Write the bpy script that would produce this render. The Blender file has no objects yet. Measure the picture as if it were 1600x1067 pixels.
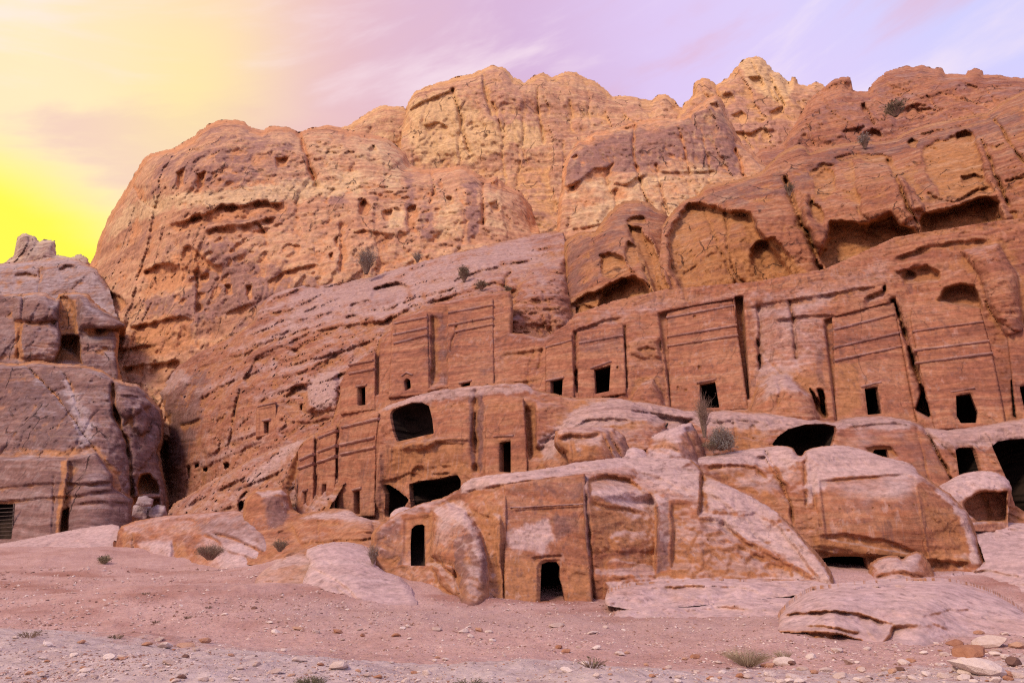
import bpy, math, random
import numpy as np

random.seed(7)
scene = bpy.context.scene
COL = scene.collection
f32 = np.float32

# ------------------------------------------------------------------ camera, sky, sun, exposure
EYE = np.array([0.0, 0.0, 3.3])
PITCH = math.radians(14.5)
FOCAL = 1600 * 24 / 36.0
cam_data = bpy.data.cameras.new("camera")
cam_data.lens = 24.0
cam_data.sensor_width = 36.0
cam_data.clip_start = 0.1
cam_data.clip_end = 6000.0
cam = bpy.data.objects.new("camera", cam_data)
COL.objects.link(cam)
cam.location = EYE
cam.rotation_euler = (math.pi / 2 + PITCH, 0, 0)
scene.camera = cam

scene.view_settings.view_transform = 'Standard'
scene.view_settings.look = 'None'
scene.view_settings.gamma = 1.0
scene.view_settings.use_curve_mapping = False
scene.view_settings.exposure = 0.24
scene.cycles.use_denoising = False
scene.cycles.filter_width = 1.2

SUN_EL, SUN_AZ = math.radians(46), math.radians(-130)   # azimuth from +y towards +x: behind the camera, to the left


def srgb(r, g, b):
    def c(v):
        v /= 255.0
        return v / 12.92 if v <= 0.04045 else ((v + 0.055) / 1.055) ** 2.4
    return (c(r), c(g), c(b), 1.0)


class NT:
    """small helper round a node tree"""
    def __init__(self, tree):
        self.t = tree
        tree.nodes.clear()

    def n(self, kind, **kw):
        nd = self.t.nodes.new(kind)
        for k, v in kw.items():
            setattr(nd, k, v)
        return nd

    def l(self, a, b):
        self.t.links.new(a, b)

    def val(self, sock, v):
        if isinstance(v, bpy.types.NodeSocket):
            self.l(v, sock)
        else:
            sock.default_value = v

    def math(self, op, a, b=0.0, c=0.0, clamp=False):
        nd = self.n('ShaderNodeMath', operation=op, use_clamp=clamp)
        self.val(nd.inputs[0], a)
        self.val(nd.inputs[1], b)
        self.val(nd.inputs[2], c)
        return nd.outputs[0]

    def mix(self, fac, a, b, blend='MIX'):
        nd = self.n('ShaderNodeMix', data_type='RGBA', blend_type=blend)
        self.val(nd.inputs[0], fac)
        self.val(nd.inputs[6], a)
        self.val(nd.inputs[7], b)
        return nd.outputs[2]

    def ramp(self, fac, stops, interp='LINEAR'):
        nd = self.n('ShaderNodeValToRGB')
        nd.color_ramp.interpolation = interp
        el = nd.color_ramp.elements
        while len(el) > 1:
            el.remove(el[-1])
        el[0].position, el[0].color = stops[0]
        for p, c in stops[1:]:
            e = el.new(p)
            e.color = c
        self.val(nd.inputs[0], fac)
        return nd.outputs[0]

    def smooth(self, v, lo, hi):
        nd = self.n('ShaderNodeMapRange', interpolation_type='SMOOTHSTEP')
        self.val(nd.inputs[0], v)
        nd.inputs[1].default_value = lo
        nd.inputs[2].default_value = hi
        return nd.outputs[0]

    def noise(self, vec, scale, detail=4.0, rough=0.55, dist=0.0):
        nd = self.n('ShaderNodeTexNoise')
        self.val(nd.inputs['Vector'], vec)
        nd.inputs['Scale'].default_value = scale
        nd.inputs['Detail'].default_value = detail
        nd.inputs['Roughness'].default_value = rough
        nd.inputs['Distortion'].default_value = dist
        return nd.outputs['Fac']

    def vscale(self, vec, s):
        nd = self.n('ShaderNodeVectorMath', operation='MULTIPLY')
        self.val(nd.inputs[0], vec)
        nd.inputs[1].default_value = s
        return nd.outputs[0]


def make_world():
    w = bpy.data.worlds.new("World")
    scene.world = w
    w.use_nodes = True
    t = NT(w.node_tree)
    out = t.n('ShaderNodeOutputWorld')
    co = t.n('ShaderNodeTexCoord').outputs['Generated']
    sep = t.n('ShaderNodeSeparateXYZ')
    t.l(co, sep.inputs[0])
    x, y, z = sep.outputs
    az = t.math('ARCTAN2', x, y)                       # 0 ahead, + to the right
    el = t.math('ARCSINE', z)
    wv = t.n('ShaderNodeCombineXYZ')
    # wisps: long streaks that climb to the right
    t.l(t.math('ADD', t.math('MULTIPLY', az, 1.3), t.math('MULTIPLY', el, 1.2)), wv.inputs[0])
    t.l(t.math('SUBTRACT', t.math('MULTIPLY', el, 7.0), t.math('MULTIPLY', az, 2.2)), wv.inputs[1])
    streak = t.noise(wv.outputs[0], 1.25, 6.0, 0.55, 0.5)
    soft = t.noise(co, 2.2, 3.0, 0.5, 0.3)
    azw = t.math('ADD', az, t.math('MULTIPLY', t.math('SUBTRACT', soft, 0.5), 0.38))
    azw = t.math('ADD', azw, t.math('MULTIPLY', t.math('SUBTRACT', streak, 0.5), 0.22))
    azw = t.math('ADD', azw, t.math('MULTIPLY', t.math('SUBTRACT', el, 0.48), t.math('MULTIPLY', t.smooth(el, 1.2, 0.6), 0.40)))
    u = t.math('ADD', t.math('DIVIDE', azw, 2 * math.pi), 0.5)

    def A(deg):
        return deg / 360.0 + 0.5
    base = t.ramp(u, [
        (0.0, srgb(206, 190, 214)), (A(-110), srgb(222, 196, 206)), (A(-60), srgb(252, 226, 176)),
        (A(-36), srgb(255, 231, 188)), (A(-23), srgb(247, 212, 184)), (A(-9), srgb(229, 188, 194)),
        (A(5), srgb(214, 180, 214)), (A(18), srgb(219, 197, 238)),
        (A(30), srgb(218, 203, 244)), (A(38), srgb(208, 204, 247)), (A(80), srgb(202, 198, 240)),
        (1.0, srgb(206, 190, 214))])
    base = t.mix(t.math('MULTIPLY', t.smooth(streak, 0.50, 0.68), 0.55), base, srgb(252, 232, 236))
    base = t.mix(t.math('MULTIPLY', t.smooth(streak, 0.48, 0.30), 0.5), base, srgb(226, 176, 190))
    # the yellow glow low on the left, with a second faint patch above it
    def gauss(a0, e0, sa, se):
        da = t.math('DIVIDE', t.math('SUBTRACT', az, math.radians(a0)), math.radians(sa))
        de = t.math('DIVIDE', t.math('SUBTRACT', el, math.radians(e0)), math.radians(se))
        r2 = t.math('ADD', t.math('MULTIPLY', da, da), t.math('MULTIPLY', de, de))
        return t.math('EXPONENT', t.math('MULTIPLY', r2, -1.0))
    gl = t.math('ADD', gauss(-43, 14, 16.5, 9.5), t.math('MULTIPLY', t.math('SUBTRACT', streak, 0.5), 0.35))
    g1 = t.smooth(gl, 0.15, 0.62)
    g2 = t.math('MULTIPLY', gauss(-28, 31, 6, 7), 0.4)
    base = t.mix(g2, base, srgb(255, 240, 140))
    base = t.mix(g1, base, srgb(255, 246, 72))
    # towards the zenith everything settles into pale lavender
    top = t.smooth(el, math.radians(42), math.radians(70))
    base = t.mix(top, base, srgb(205, 190, 240))
    cloud = t.n('ShaderNodeBackground')
    t.l(base, cloud.inputs[0])
    cloud.inputs[1].default_value = 0.95
    sky = t.n('ShaderNodeTexSky', sky_type='NISHITA')
    sky.sun_disc = False
    sky.sun_elevation = SUN_EL
    sky.sun_rotation = SUN_AZ
    bg = t.n('ShaderNodeBackground')
    t.l(sky.outputs[0], bg.inputs[0])
    bg.inputs[1].default_value = 0.08
    mx = t.n('ShaderNodeMixShader')
    mx.inputs[0].default_value = 0.94
    t.l(bg.outputs[0], mx.inputs[1])
    t.l(cloud.outputs[0], mx.inputs[2])
    t.l(mx.outputs[0], out.inputs[0])


make_world()
sun_d = bpy.data.lights.new("sun", 'SUN')
sun_d.energy = 2.4
sun_d.angle = math.radians(15)
sun_d.color = (1.0, 0.79, 0.57)
sun = bpy.data.objects.new("sun", sun_d)
COL.objects.link(sun)
sun.rotation_euler = (math.pi / 2 - SUN_EL, 0, math.pi - SUN_AZ)
sun.location = (-40, -60, 80)

# ------------------------------------------------------------------ noise
_rng = np.random.RandomState(3)
_PERM = _rng.permutation(256).astype(np.int32)
_PERM = np.concatenate([_PERM, _PERM, _PERM[:2]])
_G = np.array([[1, 1, 0], [-1, 1, 0], [1, -1, 0], [-1, -1, 0], [1, 0, 1], [-1, 0, 1], [1, 0, -1], [-1, 0, -1],
               [0, 1, 1], [0, -1, 1], [0, 1, -1], [0, -1, -1], [1, 1, 0], [-1, 1, 0], [0, -1, 1], [0, -1, -1]], f32)
_H = _rng.rand(4096).astype(f32)


def perlin(p, seed=0):
    """gradient noise, about -1..1; p is (..., 3)"""
    p = np.asarray(p, f32) + f32(seed * 17.31)
    i = np.floor(p)
    f = (p - i).astype(f32)
    i = i.astype(np.int32) & 255
    u = f * f * f * (f * (f * 6 - 15) + 10)
    out = np.zeros(p.shape[:-1], f32)
    for dx in (0, 1):
        wx = u[..., 0] if dx else 1 - u[..., 0]
        hx = _PERM[(i[..., 0] + dx) & 255]
        for dy in (0, 1):
            wy = u[..., 1] if dy else 1 - u[..., 1]
            hy = _PERM[(hx + i[..., 1] + dy) & 255]
            for dz in (0, 1):
                wz = u[..., 2] if dz else 1 - u[..., 2]
                g = _G[_PERM[(hy + i[..., 2] + dz) & 255] & 15]
                d = g[..., 0] * (f[..., 0] - dx) + g[..., 1] * (f[..., 1] - dy) + g[..., 2] * (f[..., 2] - dz)
                out += wx * wy * wz * d
    return out


def fbm(p, octv=4, gain=0.5, seed=0, lac=2.03):
    a, s, o = 1.0, 0.0, 0
    p = np.asarray(p, f32)
    for k in range(octv):
        o = o + a * perlin(p * f32(lac ** k), seed + k * 3)
        s += a
        a *= gain
    return o / s * 1.5


def cells(p, seed=0):
    """distance to the nearest scattered point, 0..about 1"""
    p = np.asarray(p, f32) + f32(seed * 11.7)
    i = np.floor(p).astype(np.int32)
    f = (p - i).astype(f32)
    best = np.full(p.shape[:-1], 9.0, f32)
    for dx in (-1, 0, 1):
        for dy in (-1, 0, 1):
            for dz in (-1, 0, 1):
                h = _PERM[(_PERM[(_PERM[(i[..., 0] + dx) & 255] + i[..., 1] + dy) & 255] + i[..., 2] + dz) & 255]
                d = (f[..., 0] - dx - _H[h]) ** 2 + (f[..., 1] - dy - _H[h + 256]) ** 2 + (f[..., 2] - dz - _H[h + 512]) ** 2
                best = np.minimum(best, d)
    return np.sqrt(best)


def sstep(lo, hi, v):
    t = np.clip((v - lo) / (hi - lo), 0, 1)
    return t * t * (3 - 2 * t)


def V3(*a):
    return np.stack(np.broadcast_arrays(*a), -1).astype(f32)


# ------------------------------------------------------------------ survey: sight lines of the photograph to points of the place
CP, SP = math.cos(PITCH), math.sin(PITCH)


def ray(px, py):
    u = (np.asarray(px, float) - 800.0) / FOCAL
    v = (533.5 - np.asarray(py, float)) / FOCAL
    dy = CP - SP * v
    return u / dy, (SP + CP * v) / dy            # x and z per metre of y


def at(px, py, Y):
    rx, rz = ray(px, py)
    return np.stack(np.broadcast_arrays(rx * Y, Y, EYE[2] + rz * Y), -1)


class Surf:
    """smooth surface through surveyed points (px, py, distance): a plane for 3 points, thin plate beyond"""
    def __init__(self, ctrl, plane=False):
        c = np.array(ctrl, float)
        self.p = c[:, :2] / 1000.0
        w = 1.0 / c[:, 2]
        n = len(c)
        P = np.column_stack([np.ones(n), self.p])
        if n <= 3 or plane:
            self.k = None
            self.a = np.linalg.lstsq(P, w, rcond=None)[0]
            return
        K = self._K(np.linalg.norm(self.p[:, None] - self.p[None], axis=-1)) + np.eye(n) * 1e-5
        M = np.block([[K, P], [P.T, np.zeros((3, 3))]])
        s = np.linalg.solve(M, np.concatenate([w, np.zeros(3)]))
        self.k, self.a = s[:n], s[n:]

    @staticmethod
    def _K(r):
        return np.where(r > 1e-9, r * r * np.log(np.maximum(r, 1e-9)), 0.0)

    def __call__(self, px, py):
        x, y = np.asarray(px, float) / 1000, np.asarray(py, float) / 1000
        w = self.a[0] + self.a[1] * x + self.a[2] * y
        if self.k is not None:
            for (cx, cy), k in zip(self.p, self.k):
                w = w + k * self._K(np.hypot(x - cx, y - cy))
        return 1.0 / np.clip(w, 1 / 900.0, 1 / 3.0)


def seg_dist(X, Y, pts, closed=False):
    best = np.full(X.shape, 1e9)
    n = len(pts)
    for k in range(n if closed else n - 1):
        ax, ay = pts[k]
        bx, by = pts[(k + 1) % n]
        vx, vy = bx - ax, by - ay
        L = max(vx * vx + vy * vy, 1e-9)
        t = np.clip(((X - ax) * vx + (Y - ay) * vy) / L, 0, 1)
        best = np.minimum(best, (X - ax - t * vx) ** 2 + (Y - ay - t * vy) ** 2)
    return np.sqrt(best)


def inside(X, Y, pts):
    c = np.zeros(X.shape, bool)
    n = len(pts)
    for k in range(n):
        ax, ay = pts[k]
        bx, by = pts[(k + 1) % n]
        if ay == by:
            continue
        c ^= ((ay > Y) != (by > Y)) & (X < (bx - ax) * (Y - ay) / (by - ay) + ax)
    return c


def sdf(X, Y, pts):
    d = seg_dist(X, Y, pts, True)
    return np.where(inside(X, Y, pts), d, -d)


def blur(a, r):
    """box blur, separable"""
    for ax in (0, 1):
        p = np.pad(a, [(r + 1, r) if k == ax else (0, 0) for k in (0, 1)], mode='edge')
        c = np.cumsum(p, axis=ax, dtype=np.float64)
        n = a.shape[ax]
        a = (np.take(c, range(2 * r + 1, 2 * r + 1 + n), ax) - np.take(c, range(0, n), ax)) / (2 * r + 1)
    return a


# ------------------------------------------------------------------ rock: weathering of a surface, in metres
def hash1(i, seed=0):
    return _H[(i.astype(np.int64) * 131 + seed * 977) & 4095]


def rock_noise(P, st, seed):
    """outward relief in metres at world points P (n, 3)"""
    g = st.get
    x, y, z = P[..., 0], P[..., 1], P[..., 2]
    d = np.zeros(x.shape, f32)
    if g('lump'):
        L, A = g('lump')
        d += A * fbm(P / f32(L), 4, 0.5, seed)
    if g('bil'):
        L, A = g('bil')
        q = P / f32(L) * np.array([1, 1, g('bilz', 1.0)], f32)
        q = q + 0.35 * V3(perlin(q * 0.7, seed + 40), perlin(q * 0.7, seed + 41), perlin(q * 0.7, seed + 42))
        d += A * (np.minimum(np.abs(perlin(q, seed + 5)) * 2.2, 1) - 0.5)
        d += A * 0.42 * (np.minimum(np.abs(perlin(q * 2.7, seed + 6)) * 2.2, 1) - 0.5)
    if g('strata'):
        T, S = g('strata')
        dip = g('dip', 0.06)
        zz = z + dip * x + T * 1.6 * perlin(P / f32(T * 9), seed + 9)
        m = sstep(-0.35, 0.35, perlin(P / f32(T * 5), seed + 11)) * 0.8 + 0.2
        for k, (tt, ss) in enumerate(((T, S), (T * 0.37, S * 0.45), (T * 0.15, S * 0.22))):
            q = zz / tt
            i = np.floor(q)
            f = q - i
            h0, h1 = hash1(i, seed + k), hash1(i + 1, seed + k)
            d += ss * m * (h0 + (h1 - h0) * sstep(0.45, 1.0, f) - 0.5)
    if g('joint'):
        J, D, W = g('joint')
        ang = g('jang', 0.0)
        t = (x * math.cos(ang) + y * math.sin(ang) + 0.12 * z * g('jlean', 0.0)
             + J * 0.30 * perlin(P / f32(J * 1.2), seed + 13) + J * 0.05 * perlin(P / f32(J * 0.2), seed + 14)) / J
        i = np.floor(t)
        best = np.full(x.shape, 9.0, f32)
        own = np.zeros(x.shape)
        for k in (-1, 0, 1):
            c = np.abs(t - (i + k + 0.15 + 0.7 * hash1(i + k, seed + 21)))
            sel = c < best
            own = np.where(sel, i + k, own)
            best = np.minimum(best, c)
        on = sstep(-0.15, 0.25, perlin(V3(own * 3.7, z / (J * 2.2), y * 0), seed + 15))
        d -= D * on * np.exp(-(best * J / np.maximum(W, 0.0021 * y)) ** 1.3)
        blk = hash1(np.floor(t + 0.5 - 0.5 * np.sign(best)), seed + 23)
        d += g('jstep', 0.0) * (hash1(own, seed + 22) - 0.5) * sstep(0, 0.5, best)
    if g('pit'):
        s, A, th = g('pit')
        m = sstep(th, th + 0.25, perlin(P / f32(s * 7), seed + 17))
        q = P / f32(s) * np.array([0.8, 0.8, 1.1], f32)
        q = q + 0.3 * V3(perlin(q, seed + 43), perlin(q, seed + 44), perlin(q, seed + 45))
        c = cells(q, seed) + 0.22 * fbm(q * 2.3, 3, 0.6, seed + 47)
        d -= A * m * sstep(0.50, 0.26, c)
    if g('flute'):
        L, A = g('flute')
        q = V3(x / L, y / L, z / (L * 7)) + 0.25 * V3(perlin(P / f32(L * 1.5), seed + 51), perlin(P / f32(L * 1.5), seed + 52), z * 0)
        m = sstep(-0.2, 0.3, perlin(P / f32(L * 6), seed + 53))
        d += A * m * (np.minimum(np.abs(perlin(q, seed + 54)) * 2.4, 1) + 0.4 * np.minimum(np.abs(perlin(q * np.array([2.6, 2.6, 1.6], f32), seed + 55)) * 2.4, 1) - 0.7)
    if g('plate'):
        L, A, K = g('plate')
        q = P / f32(L) * np.array([1, 1, g('pz', 1.5)], f32)
        n = fbm(q, 5, 0.55, seed + 33) * K + 0.5 * K * 0.25 * (z / L)
        i = np.floor(n)
        f = n - i
        d += A * (i + sstep(0.80, 1.0, f) - n * 0.72) * 0.9
        q2 = P / f32(L * 0.31) * np.array([1, 1, 1.9], f32)
        n = fbm(q2, 4, 0.55, seed + 36) * K
        i = np.floor(n)
        f = n - i
        d += 0.5 * A * (i + sstep(0.78, 1.0, f) - n * 0.8)
        q3 = P / f32(L * 0.11) * np.array([1, 1, 1.7], f32)
        n = fbm(q3, 3, 0.55, seed + 38) * K * 0.8
        i = np.floor(n)
        f = n - i
        d += 0.2 * A * (i + sstep(0.75, 1.0, f) - n * 0.8)
    if g('rough'):
        s, A = g('rough')
        n = fbm(P / f32(s), 3, 0.6, seed + 30)
        d += A * (n * 0.6 + 1.3 * (np.minimum(np.abs(n) * 2.0, 0.8) - 0.4))
    return d


ATTR = ('varnish', 'ochre', 'pale')


def new_mesh(name, co, quads, tris=None, mat=None, smooth=True, tint=None):
    me = bpy.data.meshes.new(name)
    co = np.ascontiguousarray(co, f32)
    quads = np.asarray(quads, np.int32).reshape(-1, 4)
    tris = np.zeros((0, 3), np.int32) if tris is None else np.asarray(tris, np.int32).reshape(-1, 3)
    me.vertices.add(len(co))
    me.vertices.foreach_set('co', co.ravel())
    nl = quads.size + tris.size
    me.loops.add(nl)
    me.loops.foreach_set('vertex_index', np.concatenate([quads.ravel(), tris.ravel()]))
    me.polygons.add(len(quads) + len(tris))
    st = np.concatenate([np.arange(len(quads)) * 4, quads.size + np.arange(len(tris)) * 3]).astype(np.int32)
    me.polygons.foreach_set('loop_start', st)
    me.polygons.foreach_set('use_smooth', np.full(len(st), smooth, bool))
    me.update(calc_edges=True)
    if tint is not None:
        a = me.color_attributes.new('tint', 'FLOAT_COLOR', 'POINT')
        t = np.ones((len(co), 4), f32)
        t[:, :tint.shape[1]] = tint
        a.data.foreach_set('color', t.ravel())
    if mat is not None:
        me.materials.append(mat)
    return me


def link(name, me, parent=None):
    o = bpy.data.objects.new(name, me)
    COL.objects.link(o)
    if parent is not None:
        o.parent = parent
    return o


def tag(o, label=None, cat=None, group=None, kind=None):
    for k, v in (('label', label), ('category', cat), ('group', group), ('kind', kind)):
        if v:
            o[k] = v
    return o


def empty(name, loc, label, cat, group=None):
    o = bpy.data.objects.new(name, None)
    COL.objects.link(o)
    o.location = [float(v) for v in loc]
    o.empty_display_size = 0.3
    return tag(o, label, cat, group)


class Relief:
    """One rock surface. poly: its outline as surveyed from the photograph; ctrl: its distances; st: weathering; feats: ledges,
    cracks, hollows...; holes: outlines of doors and caves that are cut through, each lined by a chamber of its own."""

    def __init__(self, name, poly, ctrl, st, mat, step=1.9, rnd=(0, 0), rim=None, feats=(), holes=(), skirt=5.0, parent=None,
                 jag=(0, 1), calm=(), seed=1, plane=False, tint=(0, 0, 0), hole_part='doorway', room=(0.6, 1.35, 3.2), warp=2.2,
                 hole_mat=None):
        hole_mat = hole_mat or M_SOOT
        self.surf = ctrl if callable(ctrl) else Surf(ctrl, plane)
        poly = [(float(a), float(b)) for a, b in poly]
        xs, ys = [p[0] for p in poly], [p[1] for p in poly]
        x0, y0 = min(xs) - 3 * step - jag[0], min(ys) - 3 * step - jag[0]
        nx, ny = int((max(xs) + 3 * step + jag[0] - x0) / step) + 1, int((max(ys) + 3 * step + jag[0] - y0) / step) + 1
        X, Y = np.meshgrid(x0 + np.arange(nx) * step, y0 + np.arange(ny) * step)
        self.x0, self.y0, self.step = x0, y0, step
        so = sdf(X, Y, poly)
        if jag[0]:
            so = so + jag[0] * fbm(V3(X / jag[1], Y / jag[1], X * 0 + seed * 3.1), 4, 0.55, seed + 2)
        s = so
        sh = [sdf(X, Y, h) for h in holes]
        for h in sh:
            s = np.minimum(s, -h)
        gy, gx = np.gradient(s, step)
        gl = np.maximum(gx * gx + gy * gy, 0.05)
        near = np.abs(s) < 0.62 * step
        X = np.where(near, X - s * gx / gl, X)
        Y = np.where(near, Y - s * gy / gl, Y)
        ok = (s > 0) | near
        cell = ok[:-1, :-1] & ok[1:, :-1] & ok[:-1, 1:] & ok[1:, 1:]
        # drop cells made of snapped corners only that lie outside
        sc = (s[:-1, :-1] + s[1:, :-1] + s[:-1, 1:] + s[1:, 1:]) / 4
        cell &= sc > -0.3 * step
        base = self.surf(X, Y)
        P = at(X, Y, base)
        live = np.zeros(s.shape, bool)
        live[:-1, :-1] |= cell; live[1:, :-1] |= cell; live[:-1, 1:] |= cell; live[1:, 1:] |= cell
        d = np.zeros(s.shape)
        d[live] = rock_noise(P[live], st, seed)
        for c, soft in calm:
            d *= 1 - sstep(-soft, 2, sdf(X, Y, c)) * 0.93
        D = -d                                               # metres further away
        # rounding towards the rim
        if rnd[0]:
            e = seg_dist(X, Y, rim) if rim else so
            t = np.clip(1 - e / rnd[0], 0, 1)
            D = D + rnd[1] * (1 - np.sqrt(np.maximum(1 - t * t, 0)))
        for h in sh:                                         # worn arrises round doors
            D = D + 0.10 * np.clip(1 - (-h) / 3.0, 0, 1) ** 2
        T = np.zeros(s.shape + (3,))
        T[...] = tint
        wx = warp * 1.15 * fbm(V3(X / 22, Y / 22, X * 0 + seed), 4, 0.62, 50 + seed)
        wy = warp * 1.15 * fbm(V3(X / 22, Y / 22, X * 0 + seed + 9), 4, 0.62, 60 + seed)
        self.mod = np.clip(0.75 + 0.6 * fbm(V3(X / 20, Y / 20, X * 0 + seed + 4), 2, 0.5, 80 + seed), 0.3, 1.25) if warp > 1 else np.ones(s.shape)
        FX, FY = X + wx, Y + wy
        for f in feats:
            self._feat(f, FX, FY, X, Y, D, T)
        if warp > 1:                                         # no stair steps along the sharpest lips
            D = 0.74 * D + 0.26 * blur(D, 1)
        # weathered hollows lose their varnish, proud edges keep it
        conc = D - blur(D, 9)
        dist = base
        k = np.clip(conc / (0.006 * dist), -2, 2)
        T[..., 1] = T[..., 1] + np.clip(k, 0, 1) * st.get('fresh', 0.6)
        T[..., 0] = T[..., 0] - np.clip(k, 0, 1) * 0.5
        depth = base + D
        P = at(X, Y, depth)
        self.depth = depth
        # ledge tops go pale: dusty bleached rock, plus skylight painted into the colour
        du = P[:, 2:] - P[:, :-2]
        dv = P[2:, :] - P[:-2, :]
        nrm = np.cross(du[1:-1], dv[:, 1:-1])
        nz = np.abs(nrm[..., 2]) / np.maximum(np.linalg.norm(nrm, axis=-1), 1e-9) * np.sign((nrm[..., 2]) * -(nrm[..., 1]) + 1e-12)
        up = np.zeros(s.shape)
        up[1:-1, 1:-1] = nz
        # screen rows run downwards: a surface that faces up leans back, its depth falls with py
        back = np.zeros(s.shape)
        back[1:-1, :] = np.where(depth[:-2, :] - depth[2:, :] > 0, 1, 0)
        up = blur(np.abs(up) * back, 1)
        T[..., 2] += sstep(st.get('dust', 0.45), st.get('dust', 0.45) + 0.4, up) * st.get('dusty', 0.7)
        idx = -np.ones(s.shape, np.int64)
        idx[live] = np.arange(live.sum())
        co = P[live]
        tt = np.clip(T[live], 0, 1)
        q = np.stack([idx[:-1, :-1][cell], idx[1:, :-1][cell], idx[1:, 1:][cell], idx[:-1, 1:][cell]], -1)
        # boundary edges
        pad = np.pad(cell, 1)
        eds = []
        c, up_, lf = pad[1:-1, 1:-1], pad[:-2, 1:-1], pad[1:-1, :-2]
        m = c & ~up_; eds.append(np.stack([idx[:-1, 1:][m], idx[:-1, :-1][m]], -1))
        m = c & ~pad[2:, 1:-1]; eds.append(np.stack([idx[1:, :-1][m], idx[1:, 1:][m]], -1))
        m = c & ~lf; eds.append(np.stack([idx[:-1, :-1][m], idx[1:, :-1][m]], -1))
        m = c & ~pad[1:-1, 2:]; eds.append(np.stack([idx[1:, 1:][m], idx[:-1, 1:][m]], -1))
        E = np.concatenate(eds)
        hole_of = np.full(len(co), -1)
        for k_, h in enumerate(sh):
            hole_of[(np.abs(h) < 1.6 * step)[live] & (so[live] > 1.5 * step)] = k_
        he = hole_of[E[:, 0]]
        he = np.where(he == hole_of[E[:, 1]], he, -1)
        org = np.zeros(3)
        if parent is not None:
            org = np.array(parent.location)
        # the outline runs back into the mountain
        if skirt:
            So = E[he < 0]
            uq, inv = np.unique(So, return_inverse=True)
            inv = inv.reshape(-1, 2)
            b = co[uq]
            dr = b - EYE
            dr[:, 2] = 0
            dr /= np.linalg.norm(dr, axis=1)[:, None]
            extra = b + dr * skirt
            n0 = len(co)
            co = np.concatenate([co, extra])
            tt = np.concatenate([tt, tt[uq]])
            q = np.concatenate([q, np.stack([So[:, 1], So[:, 0], n0 + inv[:, 0], n0 + inv[:, 1]], -1)])
        self.obj = link(name, new_mesh(name, co - org, q, None, mat, True, tt), parent)
        # chambers behind doors and caves
        self.rooms = []
        nrm_in = self._inward(poly)
        for k_ in range(len(holes)):
            Eh = E[he == k_]
            if not len(Eh):
                continue
            uq, inv = np.unique(Eh, return_inverse=True)
            inv = inv.reshape(-1, 2)
            r0 = co[uq]
            rm = room[k_] if isinstance(room, list) else room
            cen = r0.mean(0)
            r1 = r0 + nrm_in * rm[0]
            r2 = cen + (r1 - cen - nrm_in * rm[0]) * np.array([rm[1], rm[1], 1.0 + (rm[1] - 1) * 0.3]) + nrm_in * (rm[0] + 0.25)
            r3 = r2 + nrm_in * (rm[2] - rm[0]) * (1 + 0.08 * perlin(r2 * 0.8, 5))[:, None]
            r4 = cen + (r3 - cen - nrm_in * rm[2]) * 0.75 + nrm_in * (rm[2] + 0.3)
            n = len(uq)
            allv = np.concatenate([r0, r1, r2, r3, r4, [r4.mean(0) + nrm_in * 0.1]])
            qs = []
            for a in range(4):
                qs.append(np.stack([inv[:, 0] + a * n, inv[:, 1] + a * n, inv[:, 1] + (a + 1) * n, inv[:, 0] + (a + 1) * n], -1))
            tr = np.stack([inv[:, 0] + 4 * n, inv[:, 1] + 4 * n, np.full(len(inv), 5 * n)], -1)
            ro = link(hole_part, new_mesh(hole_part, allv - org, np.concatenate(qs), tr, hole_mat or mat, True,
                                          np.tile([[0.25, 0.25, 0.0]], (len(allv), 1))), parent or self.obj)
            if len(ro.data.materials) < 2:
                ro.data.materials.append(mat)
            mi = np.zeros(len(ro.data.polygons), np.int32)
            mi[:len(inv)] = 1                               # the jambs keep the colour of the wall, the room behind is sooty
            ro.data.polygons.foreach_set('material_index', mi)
            self.rooms.append(ro)

    def _inward(self, poly):
        cx = sum(p[0] for p in poly) / len(poly)
        cy = sum(p[1] for p in poly) / len(poly)
        a, b = at(cx - 8, cy, self.surf(cx - 8, cy)), at(cx + 8, cy, self.surf(cx + 8, cy))
        t = b - a
        n = np.array([-t[1], t[0], 0.0])
        return n / np.linalg.norm(n)

    def pt(self, px, py, out=0.0):
        """world point of the finished surface on a sight line, OUT metres towards the eye"""
        i = int(np.clip(round((py - self.y0) / self.step), 0, self.depth.shape[0] - 1))
        j = int(np.clip(round((px - self.x0) / self.step), 0, self.depth.shape[1] - 1))
        return at(px, py, self.depth[i, j] - out)

    def _feat(self, f, FX, FY, X0, Y0, D, T):
        kind = f[0]
        pts = f[1]
        xs, ys = [p[0] for p in pts], [p[1] for p in pts]
        m = {'crack': 14, 'ledge': 16, 'wall': 16, 'cave': 12, 'stain': 10, 'band': 12, 'flat': 8, 'swell': 14, 'bumps': 4}[kind]
        ext = (f[4] * 5 if kind == 'ledge' else abs(f[5]) * 3.5 if kind == 'wall' else (f[2] * 2.5 if kind in ('crack', 'band', 'stain') else 0))
        a0, a1 = max(0, int((min(ys) - m - ext - self.y0) / self.step)), int((max(ys) + m + ext - self.y0) / self.step) + 2
        b0, b1 = max(0, int((min(xs) - m - ext - self.x0) / self.step)), int((max(xs) + m + ext - self.x0) / self.step) + 2
        if a1 <= 0 or b1 <= 0 or a0 >= D.shape[0] or b0 >= D.shape[1]:
            return
        sl = (slice(a0, a1), slice(b0, b1))
        X, Y, d, mo = FX[sl], FY[sl], D[sl], self.mod[sl]
        if X.size == 0:
            return
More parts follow.
